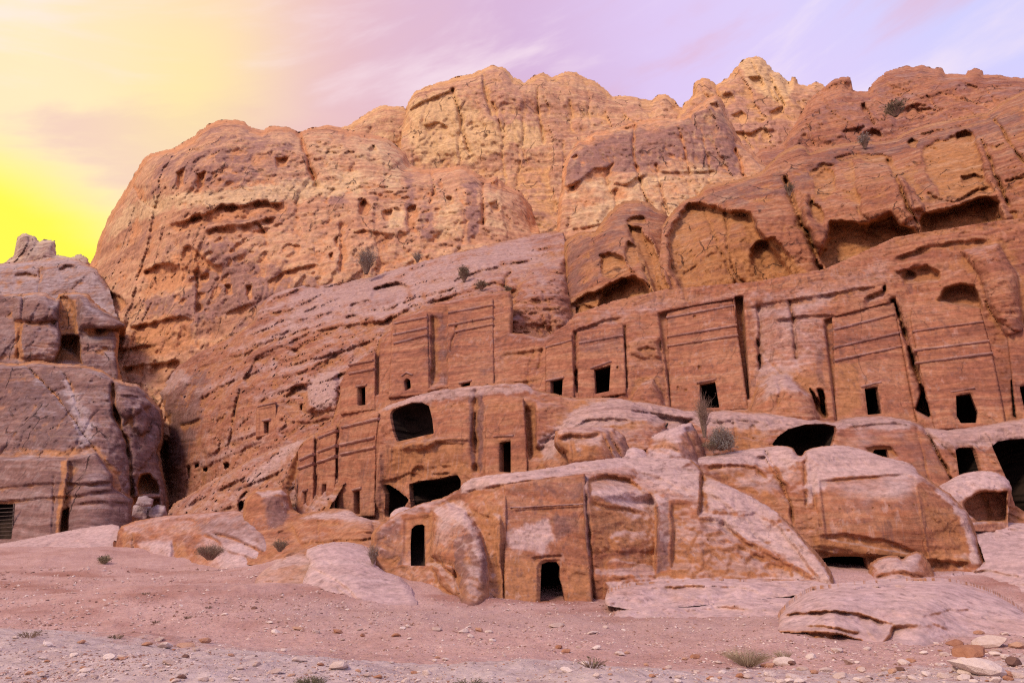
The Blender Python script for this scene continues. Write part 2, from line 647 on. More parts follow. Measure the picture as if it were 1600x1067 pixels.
        if kind == 'crack':                    # ('crack', line, width px, depth m)
            r = seg_dist(X, Y, pts)
            g = np.exp(-(r / np.maximum(f[2] * (0.45 + 0.5 * mo), 0.8 * self.step)) ** 1.4)
            d += f[3] * g * mo
        elif kind == 'band':                   # ('band', line, width px, proud m)
            r = seg_dist(X, Y, pts)
            d -= f[3] * sstep(f[2], f[2] * 0.45, r)
        elif kind == 'ledge':                  # ('ledge', line left to right, lip px, depth m, height px): the rock under the line falls back
            xp, yp = [p[0] for p in pts], [p[1] for p in pts]
            s = Y - np.interp(X, xp, yp)
            e = max(6.0, 0.12 * (xp[-1] - xp[0]))
            w = sstep(xp[0] - 2, xp[0] + e, X) * sstep(xp[-1] + 2, xp[-1] - e, X)
            h = f[4] * 1.3
            w = w * mo * 0.8
            d += f[3] * w * np.where(s < 0, 0, sstep(0, f[2], s) * np.exp(-np.maximum(s - f[2], 0) / h))
            d -= 0.25 * f[3] * w * np.where(s < 0, np.exp(s / (h * 0.6)), 0)
        elif kind == 'wall':                   # ('wall', line top to bottom, lip px, depth m, width px [+ right of the line, - left])
            xp, yp = [p[0] for p in pts], [p[1] for p in pts]
            s = X - np.interp(Y, yp, xp)
            wd = f[5]
            s = s * (1 if wd > 0 else -1)
            e = max(6.0, 0.12 * (yp[-1] - yp[0]))
            w = sstep(yp[0] - 2, yp[0] + e, Y) * sstep(yp[-1] + 2, yp[-1] - e, Y)
            d += f[3] * w * np.where(s < 0, 0, sstep(0, f[2], s) * np.exp(-np.maximum(s - f[2], 0) / abs(wd)))
        elif kind == 'cave':                   # ('cave', outline, edge px, depth m[, floor 0..1]): roof overhangs, floor slopes out
            s = sdf(X, Y, pts)
            y0, y1 = min(ys), max(ys)
            fl = f[4] if len(f) > 4 else 0.6
            g = 1 - fl * np.clip((Y - y0) / max(y1 - y0, 1), 0, 1)
            c = f[3] * sstep(-0.5, f[2], s) * g
            d += c
            T[sl][..., 1] += sstep(0, f[2], s) * 0.35
            T[sl][..., 0] -= sstep(0, f[2], s) * 0.4
        elif kind == 'flat':                   # ('flat', outline, edge px, depth m): an even recess
            d += f[3] * sstep(-1.0, f[2], sdf(X0[sl], Y0[sl], pts))
        elif kind == 'swell':                  # ('swell', outline, edge px, proud m): a rounded boss
            s = np.clip(sdf(X, Y, pts) / f[2], 0, 1)
            d -= f[3] * np.sqrt(np.maximum(1 - (1 - s) ** 2, 0))
        elif kind == 'stain':                  # ('stain', outline, softness px, channel, amount)
            s = sdf(X, Y, pts) + f[2] * 0.9 * fbm(V3(X / 14, Y / 14, X * 0), 4, 0.6, 77)
            T[sl][..., f[3]] += f[4] * sstep(-f[2], f[2], s)
            if f[3] == 2 and f[4] > 0:
                T[sl][..., 0] -= 0.6 * f[4] * sstep(-f[2], f[2], s)



# ------------------------------------------------------------------ materials
def new_mat(name):
    m = bpy.data.materials.new(name)
    m.use_nodes = True
    t = NT(m.node_tree)
    out = t.n('ShaderNodeOutputMaterial')
    b = t.n('ShaderNodeBsdfPrincipled')
    b.inputs['Roughness'].default_value = 0.92
    b.inputs['Specular IOR Level'].default_value = 0.15
    t.l(b.outputs[0], out.inputs[0])
    return m, t, b


def c4(r, g, b):
    return (r, g, b, 1.0)


PAL = {
    'near': [(0.10, c4(0.157, 0.066, 0.048)), (0.32, c4(0.254, 0.099, 0.059)), (0.50, c4(0.333, 0.136, 0.074)), (0.66, c4(0.384, 0.188, 0.113)), (0.80, c4(0.282, 0.114, 0.074)), (0.95, c4(0.423, 0.246, 0.166))],
    'mid': [(0.10, c4(0.168, 0.070, 0.053)), (0.32, c4(0.260, 0.102, 0.065)), (0.50, c4(0.328, 0.136, 0.080)), (0.66, c4(0.386, 0.187, 0.113)), (0.80, c4(0.269, 0.107, 0.069)), (0.95, c4(0.428, 0.241, 0.158))],
    'far': [(0.10, c4(0.302, 0.146, 0.100)), (0.32, c4(0.426, 0.218, 0.135)), (0.50, c4(0.520, 0.281, 0.170)), (0.66, c4(0.582, 0.354, 0.210)), (0.80, c4(0.437, 0.218, 0.145)), (0.95, c4(0.645, 0.437, 0.270))],  # far rock lightened in its colour, in place of haze
    'grey': [(0.10, c4(0.098, 0.056, 0.058)), (0.32, c4(0.172, 0.094, 0.088)), (0.50, c4(0.238, 0.135, 0.119)), (0.66, c4(0.295, 0.197, 0.185)), (0.80, c4(0.189, 0.086, 0.072)), (0.95, c4(0.344, 0.254, 0.255))],
}


def rock_mat(name, pal, unit, bump, rag=1.0, fracture=1.0, lamk=1.0, varn=c4(.155, .08, .075), ochre=c4(.50, .225, .085), pale=c4(.56, .41, .375), bandy=1.0):
    """layered sandstone; UNIT is the size in metres of its finest visible marks"""
    m, t, b = new_mat(name)
    pos = t.n('ShaderNodeNewGeometry').outputs['Position']
    at_ = t.n('ShaderNodeAttribute', attribute_name='tint')
    sp = t.n('ShaderNodeSeparateColor')
    t.l(at_.outputs['Color'], sp.inputs[0])
    v, o, p = sp.outputs
    u = unit
    big = t.noise(pos, 0.05 / u, 4, 0.55, 0.4)
    # the beds swirl: every bedding pattern is looked up at a gently warped place
    wn = t.n('ShaderNodeTexNoise')
    t.l(pos, wn.inputs['Vector'])
    wn.inputs['Scale'].default_value = 0.10 / u
    wn.inputs['Detail'].default_value = 2.0
    wadd = t.n('ShaderNodeVectorMath', operation='MULTIPLY_ADD')
    t.l(wn.outputs['Color'], wadd.inputs[0])
    wadd.inputs[1].default_value = (0.0, 0.0, 3.2 * u)
    t.l(pos, wadd.inputs[2])
    wpos = wadd.outputs[0]
    lay = t.noise(t.vscale(wpos, (0.09 / u, 0.09 / u, 1.15 / u)), 0.22 * bandy, 6, 0.58, 0.15)
    fine = t.noise(t.vscale(wpos, (0.22 / u, 0.22 / u, 2.3 / u)), 0.55 * bandy, 5, 0.58, 0.2)
    mixv = t.math('ADD', t.math('MULTIPLY', lay, 0.52), t.math('ADD', t.math('MULTIPLY', big, 0.34), t.math('MULTIPLY', fine, 0.36)))
    mixv = t.math('ADD', t.math('MULTIPLY', t.math('SUBTRACT', mixv, 0.61), 2.5), 0.5, clamp=True)
    col = t.ramp(mixv, PAL[pal])
    # desert varnish runs down in streaks
    run = t.noise(t.vscale(pos, (0.55 / u, 0.55 / u, 0.045 / u)), 0.5, 5, 0.6, 0.2)
    blot = t.noise(pos, 0.20 / u, 5, 0.62, 0.2)
    nb = t.math('ADD', t.math('MULTIPLY', t.math('SUBTRACT', run, 0.5), 1.5 * rag), t.math('MULTIPLY', t.math('SUBTRACT', blot, 0.5), 1.7 * rag))
    sv = t.smooth(t.math('ADD', v, nb), 0.26, 0.80)
    col = t.mix(t.math('MULTIPLY', sv, 0.82), col, t.mix(fine, varn, c4(varn[0] * 1.9, varn[1] * 1.75, varn[2] * 1.7)))
    so = t.smooth(t.math('ADD', o, t.math('ADD', t.math('MULTIPLY', t.math('SUBTRACT', lay, 0.5), 1.4), t.math('MULTIPLY', t.math('SUBTRACT', blot, 0.5), -0.9))), 0.20, 0.75)
    col = t.mix(t.math('MULTIPLY', so, 0.8), col, t.mix(fine, c4(ochre[0] * .75, ochre[1] * .68, ochre[2] * .65), c4(ochre[0] * 1.15, ochre[1] * 1.25, ochre[2] * 1.35)))
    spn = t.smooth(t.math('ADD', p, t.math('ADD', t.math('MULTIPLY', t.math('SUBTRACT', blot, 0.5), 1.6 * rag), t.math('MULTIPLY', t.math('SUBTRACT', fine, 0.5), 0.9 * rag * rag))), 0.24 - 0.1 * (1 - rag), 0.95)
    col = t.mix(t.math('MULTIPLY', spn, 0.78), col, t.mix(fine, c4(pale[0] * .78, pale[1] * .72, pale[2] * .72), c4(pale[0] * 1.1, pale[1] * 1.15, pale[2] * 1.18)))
    # thin dark laminae
    lam = t.noise(t.vscale(wpos, (0.05 / u, 0.05 / u, 2.6 / u)), 0.7, 4, 0.6, 0.1)
    col = t.mix(t.math('MULTIPLY', t.smooth(lam, 0.54, 0.66), 0.34 * lamk), col, c4(.15, .065, .048))
    col = t.mix(t.math('MULTIPLY', t.smooth(lam, 0.42, 0.32), 0.22 * lamk), col, c4(.48, .31, .22))
    # rain streaks, dark and pale, straight down the faces
    rs_ = t.noise(t.vscale(pos, (1.5 / u, 1.5 / u, 0.05 / u)), 0.6, 4, 0.65, 0.1)
    gate = t.smooth(t.noise(pos, 0.07 / u, 2, 0.5), 0.40, 0.60)
    col = t.mix(t.math('MULTIPLY', t.math('MULTIPLY', t.smooth(rs_, 0.54, 0.66), gate), 0.5), col, c4(varn[0] * 1.25, varn[1] * 1.2, varn[2] * 1.2))
    col = t.mix(t.math('MULTIPLY', t.math('MULTIPLY', t.smooth(rs_, 0.44, 0.33), gate), 0.35), col, c4(pale[0] * .95, pale[1] * .92, pale[2] * .9))
    # hairline fractures, upright more often than not, dying out here and there
    fv = t.n('ShaderNodeTexVoronoi', feature='DISTANCE_TO_EDGE')
    fvec = t.n('ShaderNodeVectorMath', operation='MULTIPLY_ADD')
    t.l(wn.outputs['Color'], fvec.inputs[0])
    fvec.inputs[1].default_value = (2.5 * u, 2.5 * u, 2.5 * u)
    nv = t.n('ShaderNodeTexNoise')
    t.l(pos, nv.inputs['Vector'])
    nv.inputs['Scale'].default_value = 0.9 / u
    nv.inputs['Detail'].default_value = 4.0
    nadd = t.n('ShaderNodeVectorMath', operation='MULTIPLY_ADD')
    t.l(nv.outputs['Color'], nadd.inputs[0])
    nadd.inputs[1].default_value = (0.9 * u, 0.9 * u, 0.9 * u)
    t.l(pos, nadd.inputs[2])
    t.l(nadd.outputs[0], fvec.inputs[2])
    t.l(t.vscale(fvec.outputs[0], (0.16 / u, 0.16 / u, 0.045 / u)), fv.inputs['Vector'])
    fv.inputs['Scale'].default_value = 1.0
    frac = t.math('MULTIPLY', t.smooth(fv.outputs['Distance'], 0.022, 0.004), t.smooth(t.noise(pos, 0.16 / u, 2, 0.5), 0.50, 0.64))
    frac = t.math('MULTIPLY', frac, fracture)
    col = t.mix(t.math('MULTIPLY', frac, 0.75), col, c4(varn[0] * .45, varn[1] * .4, varn[2] * .4))
    # lichen freckles and grain
    fr = t.noise(pos, 1.6 / u, 4, 0.7)
    col = t.mix(t.math('MULTIPLY', t.smooth(fr, 0.60, 0.72), 0.22), col, c4(.52, .39, .33))
    gr = t.noise(pos, 0.9 / u, 6, 0.76)
    g = t.n('ShaderNodeMapRange')
    t.l(gr, g.inputs[0])
    g.inputs[1].default_value, g.inputs[2].default_value = 0.3, 0.7
    g.inputs[3].default_value, g.inputs[4].default_value = 0.62, 1.34
    hsv = t.n('ShaderNodeHueSaturation')
    t.l(g.outputs[0], hsv.inputs['Value'])
    t.l(col, hsv.inputs['Color'])
    t.l(hsv.outputs[0], b.inputs['Base Color'])
    # relief: thin beds, pock marks, grain
    bed = t.noise(t.vscale(wpos, (0.10 / u, 0.10 / u, 1.9 / u)), 0.7, 5, 0.6, 0.15)
    hgt = t.math('ADD', t.math('MULTIPLY', bed, 0.9), t.math('MULTIPLY', gr, 0.7))
    pk = t.noise(pos, 0.55 / u, 3, 0.6)
    hgt = t.math('SUBTRACT', hgt, t.math('MULTIPLY', t.smooth(pk, 0.62, 0.74), 0.55))
    hgt = t.math('SUBTRACT', hgt, t.math('MULTIPLY', frac, 1.2))
    bp = t.n('ShaderNodeBump')
    bp.inputs['Strength'].default_value = 1.0
    bp.inputs['Distance'].default_value = bump
    t.l(hgt, bp.inputs['Height'])
    t.l(bp.outputs[0], b.inputs['Normal'])
    return m


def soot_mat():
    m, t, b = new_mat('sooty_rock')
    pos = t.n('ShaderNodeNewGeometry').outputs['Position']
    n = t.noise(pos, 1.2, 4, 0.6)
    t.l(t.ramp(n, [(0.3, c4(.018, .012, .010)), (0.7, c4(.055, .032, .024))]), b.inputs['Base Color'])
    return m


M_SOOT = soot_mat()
M_NEAR = rock_mat('sandstone_near', 'near', 0.34, 0.07, 0.6, 0.2, 0.7, varn=c4(.12, .068, .068), pale=c4(.54, .395, .38), ochre=c4(0.390, 0.174, 0.078))
M_LOW = rock_mat('sandstone_pale', 'near', 0.34, 0.05, 0.5, 0.2, 0.4, varn=c4(.13, .075, .075), ochre=c4(.40, .185, .09), pale=c4(.54, .405, .41))
M_MID = rock_mat('sandstone_cliff', 'mid', 0.55, 0.10)
M_CARVED = rock_mat('sandstone_carved', 'mid', 0.42, 0.065, 0.75, 0.35, varn=c4(.115, .062, .060), ochre=c4(.37, .165, .072), pale=c4(.45, .315, .30), bandy=1.5)
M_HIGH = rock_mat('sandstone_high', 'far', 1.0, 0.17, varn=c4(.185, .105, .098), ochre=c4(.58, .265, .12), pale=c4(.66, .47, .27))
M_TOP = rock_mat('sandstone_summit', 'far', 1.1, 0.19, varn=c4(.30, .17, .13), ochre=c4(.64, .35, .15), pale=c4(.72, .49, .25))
M_KNOB = rock_mat('sandstone_knob', 'grey', 1.1, 0.19, varn=c4(.30, .21, .20), ochre=c4(.50, .33, .22), pale=c4(.60, .50, .40))
M_RED = rock_mat('sandstone_red', 'mid', 0.9, 0.24, varn=c4(.18, .095, .088), ochre=c4(.45, .20, .105), pale=c4(.52, .36, .27))
M_GREY = rock_mat('sandstone_grey', 'grey', 0.7, 0.17, varn=c4(.12, .078, .08), pale=c4(.42, .345, .36))
M_BLOCK = rock_mat('sandstone_block', 'near', 0.55, 0.15, varn=c4(.135, .072, .064), ochre=c4(.42, .195, .075), pale=c4(.48, .31, .20))

# ------------------------------------------------------------------ weathering styles (metres)
S_TOP = dict(lump=(30, 2.2), bil=(30, 1.6), strata=(5.5, 0.45), joint=(10, 1.6, 0.35), jstep=2.4, pit=(2.8, 0.7, 0.2), flute=(4.0, 0.7), plate=(16, 0.8, 3.5), pz=0.6, rough=(2.0, 0.30), dust=0.65, dusty=0.2)
S_DOME = dict(lump=(28, 2.6), bil=(24, 1.6), strata=(4.6, 0.5), joint=(13, 1.0, 0.3), jstep=1.6, pit=(2.8, 1.0, 0.16), flute=(3.4, 0.6), plate=(14, 0.9, 3.5), pz=0.8, rough=(1.7, 0.25), dust=0.65, dusty=0.2)
S_RED = dict(lump=(20, 2.0), bil=(18, 1.0), strata=(3.8, 0.5), joint=(9, 1.2, 0.28), jstep=1.6, pit=(2.0, 0.6, 0.2), flute=(3.0, 0.35), plate=(10, 0.7, 3.5), rough=(1.3, 0.2), dip=-0.25, dusty=0.2)
S_CLIFF = dict(lump=(15, 0.9), bil=(15, 0.4), strata=(2.6, 0.28), joint=(7, 1.0, 0.22), jstep=1.4, pit=(1.4, 0.4, 0.2), flute=(2.6, 0.5), plate=(9, 0.55, 3.5), pz=0.6, rough=(1.0, 0.14), dusty=0.2)
S_BLOCK = dict(lump=(10, 0.7), bil=(11, 0.4), strata=(2.2, 0.25), joint=(8, 0.4, 0.15), jstep=0.4, flute=(2.2, 0.28), plate=(7, 0.36, 3.5), pz=0.9, rough=(0.8, 0.12), dip=-0.1, dusty=0.2)
S_BENCH = dict(lump=(9, 0.9), bil=(8, 0.7), bilz=1.8, strata=(2.3, 1.25), joint=(8, 0.4, 0.18), plate=(7, 0.8, 3.5), pz=2.2, rough=(0.8, 0.13), dust=0.55, dusty=0.35)
S_TIER = dict(lump=(6, 0.34), bil=(7, 0.2), strata=(1.5, 0.18), joint=(6, 0.3, 0.12), pit=(0.8, 0.16, 0.25), plate=(4.5, 0.17, 3.5), rough=(0.6, 0.06), dust=0.5, dusty=0.4)
S_GREY = dict(lump=(11, 0.9), bil=(10, 0.5), strata=(2.0, 0.28), joint=(10, 0.5, 0.2), jstep=0.9, plate=(7, 0.4, 3.5), pz=0.8, rough=(0.9, 0.15), dusty=0.35)
S_FRONT = dict(lump=(4.5, 0.36), bil=(4.2, 0.24), bilz=1.5, strata=(0.9, 0.10), joint=(5, 0.10, 0.05), pit=(0.5, 0.05, 0.3), plate=(3.4, 0.10, 3.5), rough=(0.30, 0.028), dust=0.5, dusty=0.6)
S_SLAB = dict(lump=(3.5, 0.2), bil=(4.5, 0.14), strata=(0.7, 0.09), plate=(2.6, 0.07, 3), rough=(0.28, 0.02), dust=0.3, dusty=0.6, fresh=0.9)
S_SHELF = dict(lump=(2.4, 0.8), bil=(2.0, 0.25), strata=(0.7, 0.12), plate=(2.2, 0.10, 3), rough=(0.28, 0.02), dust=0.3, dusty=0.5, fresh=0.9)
S_FACE = dict(lump=(3.0, 0.06), strata=(0.8, 0.04), plate=(2.0, 0.035, 3), rough=(0.4, 0.03), pit=(0.35, 0.04, 0.2), dust=0.7, dusty=0.3)

# ------------------------------------------------------------------ the mountain, back to front
def cliff(name, *a, **k):
    r = Relief(name, *a, **k)
    tag(r.obj, k.pop('label', None), None, None, 'structure')
    return r


SKY_L = [(-90, 430), (-30, 425), (0, 415), (10, 408), (22, 398), (28, 370), (40, 364), (55, 370), (62, 378), (70, 374), (86, 376),
         (88, 398), (110, 402), (125, 396), (138, 405), (160, 440)]
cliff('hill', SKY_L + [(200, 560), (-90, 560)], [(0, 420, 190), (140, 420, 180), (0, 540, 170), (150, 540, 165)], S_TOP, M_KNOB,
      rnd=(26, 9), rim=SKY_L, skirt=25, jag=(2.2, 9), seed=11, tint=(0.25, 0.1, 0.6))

SHOULDER = [(500, 205), (530, 200), (545, 196), (560, 186), (575, 175), (595, 165), (612, 166), (630, 167), (650, 180), (670, 240)]
cliff('mountain', SHOULDER + [(670, 300), (500, 300)], [(500, 200, 205), (660, 170, 200), (560, 300, 190), (660, 300, 190)], S_TOP, M_TOP,
      rnd=(26, 10), rim=SHOULDER, skirt=30, jag=(2.4, 9), seed=12, tint=(0.35, 0.2, 0.5))

PEAK = [(628, 200), (637, 160), (650, 142), (665, 136), (680, 130), (710, 122), (740, 115), (755, 107), (770, 102), (790, 107), (805, 122),
        (818, 128), (828, 124), (835, 118), (850, 113), (862, 121), (870, 118), (880, 112), (900, 113), (915, 122), (935, 130), (950, 143),
        (958, 152), (972, 149), (985, 150), (1005, 155), (1015, 158), (1022, 153), (1030, 148), (1040, 147), (1052, 155), (1058, 165),
        (1072, 172)]
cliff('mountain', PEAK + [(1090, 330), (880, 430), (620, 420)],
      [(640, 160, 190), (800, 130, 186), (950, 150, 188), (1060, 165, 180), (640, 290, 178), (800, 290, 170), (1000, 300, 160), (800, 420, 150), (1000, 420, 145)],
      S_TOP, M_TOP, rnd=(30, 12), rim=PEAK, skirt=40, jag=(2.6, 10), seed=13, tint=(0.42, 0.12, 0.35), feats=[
          ('ledge', [(638, 172), (660, 158), (690, 148), (712, 136)], 3, 4, 14),
          ('crack', [(706, 140), (716, 168), (722, 190), (726, 216), (733, 240)], 2.4, 4),
          ('crack', [(838, 140), (840, 170), (846, 200), (850, 225)], 2.2, 3),
          ('crack', [(770, 160), (778, 185), (785, 215)], 2, 2.5),
          ('crack', [(880, 225), (882, 250), (884, 280)], 1.5, 2),
          ('crack', [(810, 230), (812, 260), (808, 290)], 1.5, 1.5),
          ('ledge', [(660, 195), (685, 192), (700, 198)], 2, 2.5, 8),
          ('stain', [(640, 165), (705, 145), (770, 200), (790, 225), (735, 250), (660, 250), (640, 210)], 14, 2, 0.8),
          ('stain', [(640, 165), (705, 145), (770, 200), (790, 225), (735, 250), (660, 250), (640, 210)], 14, 0, -0.5),
          ('stain', [(790, 205), (800, 190), (850, 205), (850, 225), (820, 232), (800, 222)], 6, 2, 0.8),
          ('stain', [(740, 115), (790, 110), (830, 180), (800, 200), (760, 180)], 10, 0, 0.3),
          ('wall', [(752, 112), (756, 150), (766, 185)], 3, 3, 14, 20),
          ('stain', [(640, 250), (830, 250), (880, 330), (830, 380), (640, 300)], 20, 1, 0.25),
      ])

SPIRE = [(1055, 190), (1070, 160), (1082, 150), (1085, 130), (1093, 124), (1100, 122), (1110, 125), (1118, 132), (1130, 126), (1140, 118),
         (1148, 108), (1155, 100), (1163, 93), (1172, 89), (1182, 88), (1190, 90), (1197, 98), (1205, 105), (1210, 112), (1218, 113), (1225, 122),
         (1233, 131), (1238, 121), (1244, 121), (1246, 130), (1260, 134), (1275, 128), (1292, 136), (1310, 170)]
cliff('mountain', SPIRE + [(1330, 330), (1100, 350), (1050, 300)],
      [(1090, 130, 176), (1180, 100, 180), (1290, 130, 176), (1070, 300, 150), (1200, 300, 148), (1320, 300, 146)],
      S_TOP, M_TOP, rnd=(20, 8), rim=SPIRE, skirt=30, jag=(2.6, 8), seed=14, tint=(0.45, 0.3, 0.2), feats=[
          ('stain', [(1150, 95), (1190, 90), (1245, 130), (1225, 165), (1195, 150), (1170, 130)], 7, 2, 1.0),
          ('stain', [(1150, 95), (1190, 90), (1245, 130), (1225, 165), (1195, 150), (1170, 130)], 7, 0, -0.6),
          ('cave', [(1168, 122), (1185, 120), (1195, 132), (1192, 142), (1178, 134)], 3, 3.5),
          ('crack', [(1200, 112), (1212, 140), (1226, 165)], 2.2, 4),
          ('crack', [(1172, 95), (1180, 110), (1190, 125)], 1.8, 3),
          ('ledge', [(1128, 148), (1142, 145), (1150, 156)], 2, 3, 8),
          ('cave', [(1142, 180), (1160, 174), (1167, 178), (1166, 196), (1152, 192)], 3, 3),
          ('ledge', [(1180, 184), (1196, 186)], 2, 2, 6),
          ('cave', [(1202, 175), (1222, 166), (1225, 178), (1205, 190)], 3, 3),
          ('crack', [(1118, 132), (1126, 156), (1128, 180)], 1.8, 3),
          ('stain', [(1090, 160), (1200, 150), (1250, 200), (1250, 300), (1100, 300)], 16, 0, 0.35),
          ('ledge', [(1146, 205), (1170, 208), (1190, 200), (1215, 204)], 2, 3, 10),
      ])

RSLOPE = [(1150, 262), (1190, 232), (1222, 226), (1238, 200), (1250, 180), (1262, 158), (1275, 146), (1290, 134), (1303, 124), (1315, 120), (1328, 121),
          (1333, 142), (1345, 143), (1355, 143), (1365, 128), (1375, 120), (1385, 112), (1400, 107), (1415, 103), (1428, 105), (1440, 101), (1455, 107),
          (1470, 106), (1480, 116), (1495, 116), (1508, 117), (1512, 110), (1525, 107), (1535, 110), (1537, 116), (1560, 118), (1580, 121), (1605, 123), (1810, 128)]
cliff('mountain', RSLOPE + [(1810, 330), (1400, 380), (1150, 330)],
      [(1190, 235, 138), (1330, 125, 148), (1440, 105, 146), (1810, 125, 126), (1200, 320, 120), (1400, 300, 105), (1650, 280, 88), (1400, 200, 130)],
      S_RED, M_RED, rnd=(24, 8), rim=RSLOPE, skirt=30, jag=(2.4, 9), seed=15, tint=(0.4, 0.15, 0.1), feats=[
          ('cave', [(1265, 156), (1285, 140), (1315, 125), (1328, 128), (1331, 142), (1315, 150), (1300, 160), (1275, 172), (1265, 170)], 4, 3, 0.75),
          ('crack', [(1264, 160), (1270, 176), (1280, 178)], 2, 2),
          ('cave', [(1345, 163), (1351, 161), (1357, 174), (1350, 178), (1345, 170)], 2, 4, 0.2),
          ('crack', [(1357, 175), (1362, 186), (1366, 196)], 1.6, 2.5),
          ('ledge', [(1256, 166), (1262, 195), (1264, 200)], 2, 2, 8),
          ('cave', [(1250, 211), (1259, 207), (1264, 218), (1252, 220)], 3, 2),
          ('ledge', [(1316, 204), (1335, 202), (1352, 195)], 2, 2.5, 9),
          ('cave', [(1345, 208), (1362, 201), (1375, 205), (1381, 215), (1370, 222), (1350, 215)], 3, 3, 0.5),
          ('ledge', [(1395, 178), (1425, 163), (1450, 162)], 2, 2.5, 12),
          ('ledge', [(1430, 170), (1455, 168), (1470, 176)], 2, 3, 8),
          ('cave', [(1415, 170), (1435, 165), (1440, 180), (1425, 195), (1412, 185)], 4, 2.0),
          ('ledge', [(1500, 122), (1512, 132), (1530, 138)], 2, 2.5, 8),
          ('crack', [(1448, 150), (1460, 165), (1472, 178)], 1.5, 2),
          ('crack', [(1540, 138), (1552, 155), (1556, 165)], 1.5, 1.5),
          ('stain', [(1540, 165), (1600, 145), (1660, 150), (1660, 200), (1540, 190)], 10, 1, 0.6),
          ('crack', [(1225, 228), (1232, 250), (1236, 262)], 1.5, 2),
          ('crack', [(1262, 196), (1268, 218), (1272, 228)], 1.5, 2),
          ('ledge', [(1200, 262), (1225, 240), (1252, 222)], 3, 3, 8),
      ])

MIDCLIFF = [(866, 420), (872, 320), (878, 284), (880, 258), (890, 236), (904, 220), (928, 208), (958, 201), (976, 196), (993, 190), (1012, 186),
            (1031, 182), (1048, 184), (1060, 185), (1069, 182), (1080, 172), (1092, 163), (1104, 156), (1117, 148), (1127, 153), (1132, 166), (1135, 179),
            (1146, 198), (1152, 210), (1159, 223), (1168, 232), (1178, 239), (1188, 250), (1200, 262)]
cliff('cliff', MIDCLIFF + [(1240, 300), (1200, 420), (900, 520), (850, 520)],
      [(880, 280, 112), (1000, 190, 120), (1110, 155, 118), (1180, 250, 112), (880, 420, 100), (1000, 400, 98), (1180, 400, 92)],
      dict(S_CLIFF, joint=(6.5, 1.4, 0.3)), M_HIGH, rnd=(18, 6), rim=MIDCLIFF, skirt=25, jag=(2.0, 9), seed=16, tint=(0.25, 0.2, 0.25), feats=[
          ('stain', [(885, 240), (960, 212), (1050, 195), (1110, 165), (1150, 225), (1150, 270), (1060, 245), (1000, 262), (940, 262), (900, 300), (882, 290)], 9, 0, 0.75),
          ('stain', [(945, 236), (985, 226), (1040, 228), (1062, 240), (1020, 262), (975, 270), (945, 262)], 7, 0, 0.6),
          ('stain', [(1090, 170), (1130, 175), (1150, 230), (1155, 280), (1100, 275)], 8, 0, 0.35),
          ('stain', [(885, 300), (930, 275), (1000, 275), (1080, 255), (1170, 290), (1150, 350), (890, 360)], 12, 2, 0.35),
          ('ledge', [(884, 300), (905, 282), (930, 262), (950, 262), (962, 250)], 3, 2.5, 18),
          ('cave', [(905, 222), (920, 212), (932, 218), (925, 226), (908, 228)], 3, 2.0),
          ('cave', [(890, 246), (902, 240), (906, 246), (896, 254)], 3, 2.2),
          ('cave', [(880, 292), (898, 288), (900, 300), (886, 308)], 4, 2.0),
          ('ledge', [(958, 206), (975, 200), (992, 196)], 2, 2, 6),
          ('ledge', [(955, 285), (975, 288), (995, 278), (1010, 275)], 2, 2, 12),
          ('crack', [(992, 196), (990, 240), (998, 275), (1005, 300), (1012, 318)], 2, 2.5),
          ('crack', [(1060, 198), (1070, 235), (1078, 275)], 2, 2),
          ('crack', [(1025, 258), (1034, 300), (1045, 335)], 2, 2),
          ('crack', [(1148, 235), (1156, 255), (1162, 275)], 2.4, 3),
          ('crack', [(1095, 200), (1104, 240), (1110, 275), (1132, 275)], 1.5, 1.4),
          ('crack', [(1020, 268), (1060, 272), (1110, 270), (1160, 272)], 1.3, 1.2),
          ('cave', [(1038, 176), (1046, 174), (1047, 179), (1039, 180)], 1.5, 3),
          ('cave', [(1056, 174), (1066, 170), (1075, 173), (1068, 186), (1060, 184)], 2.5, 3),
          ('cave', [(1108, 162), (1120, 160), (1124, 168), (1116, 178), (1112, 172)], 2.5, 2),
          ('crack', [(896, 360), (930, 355), (955, 350)], 1.6, 1.4),
          ('wall', [(956, 295), (962, 330), (968, 350)], 2, 1.6, 12, 12),
      ])

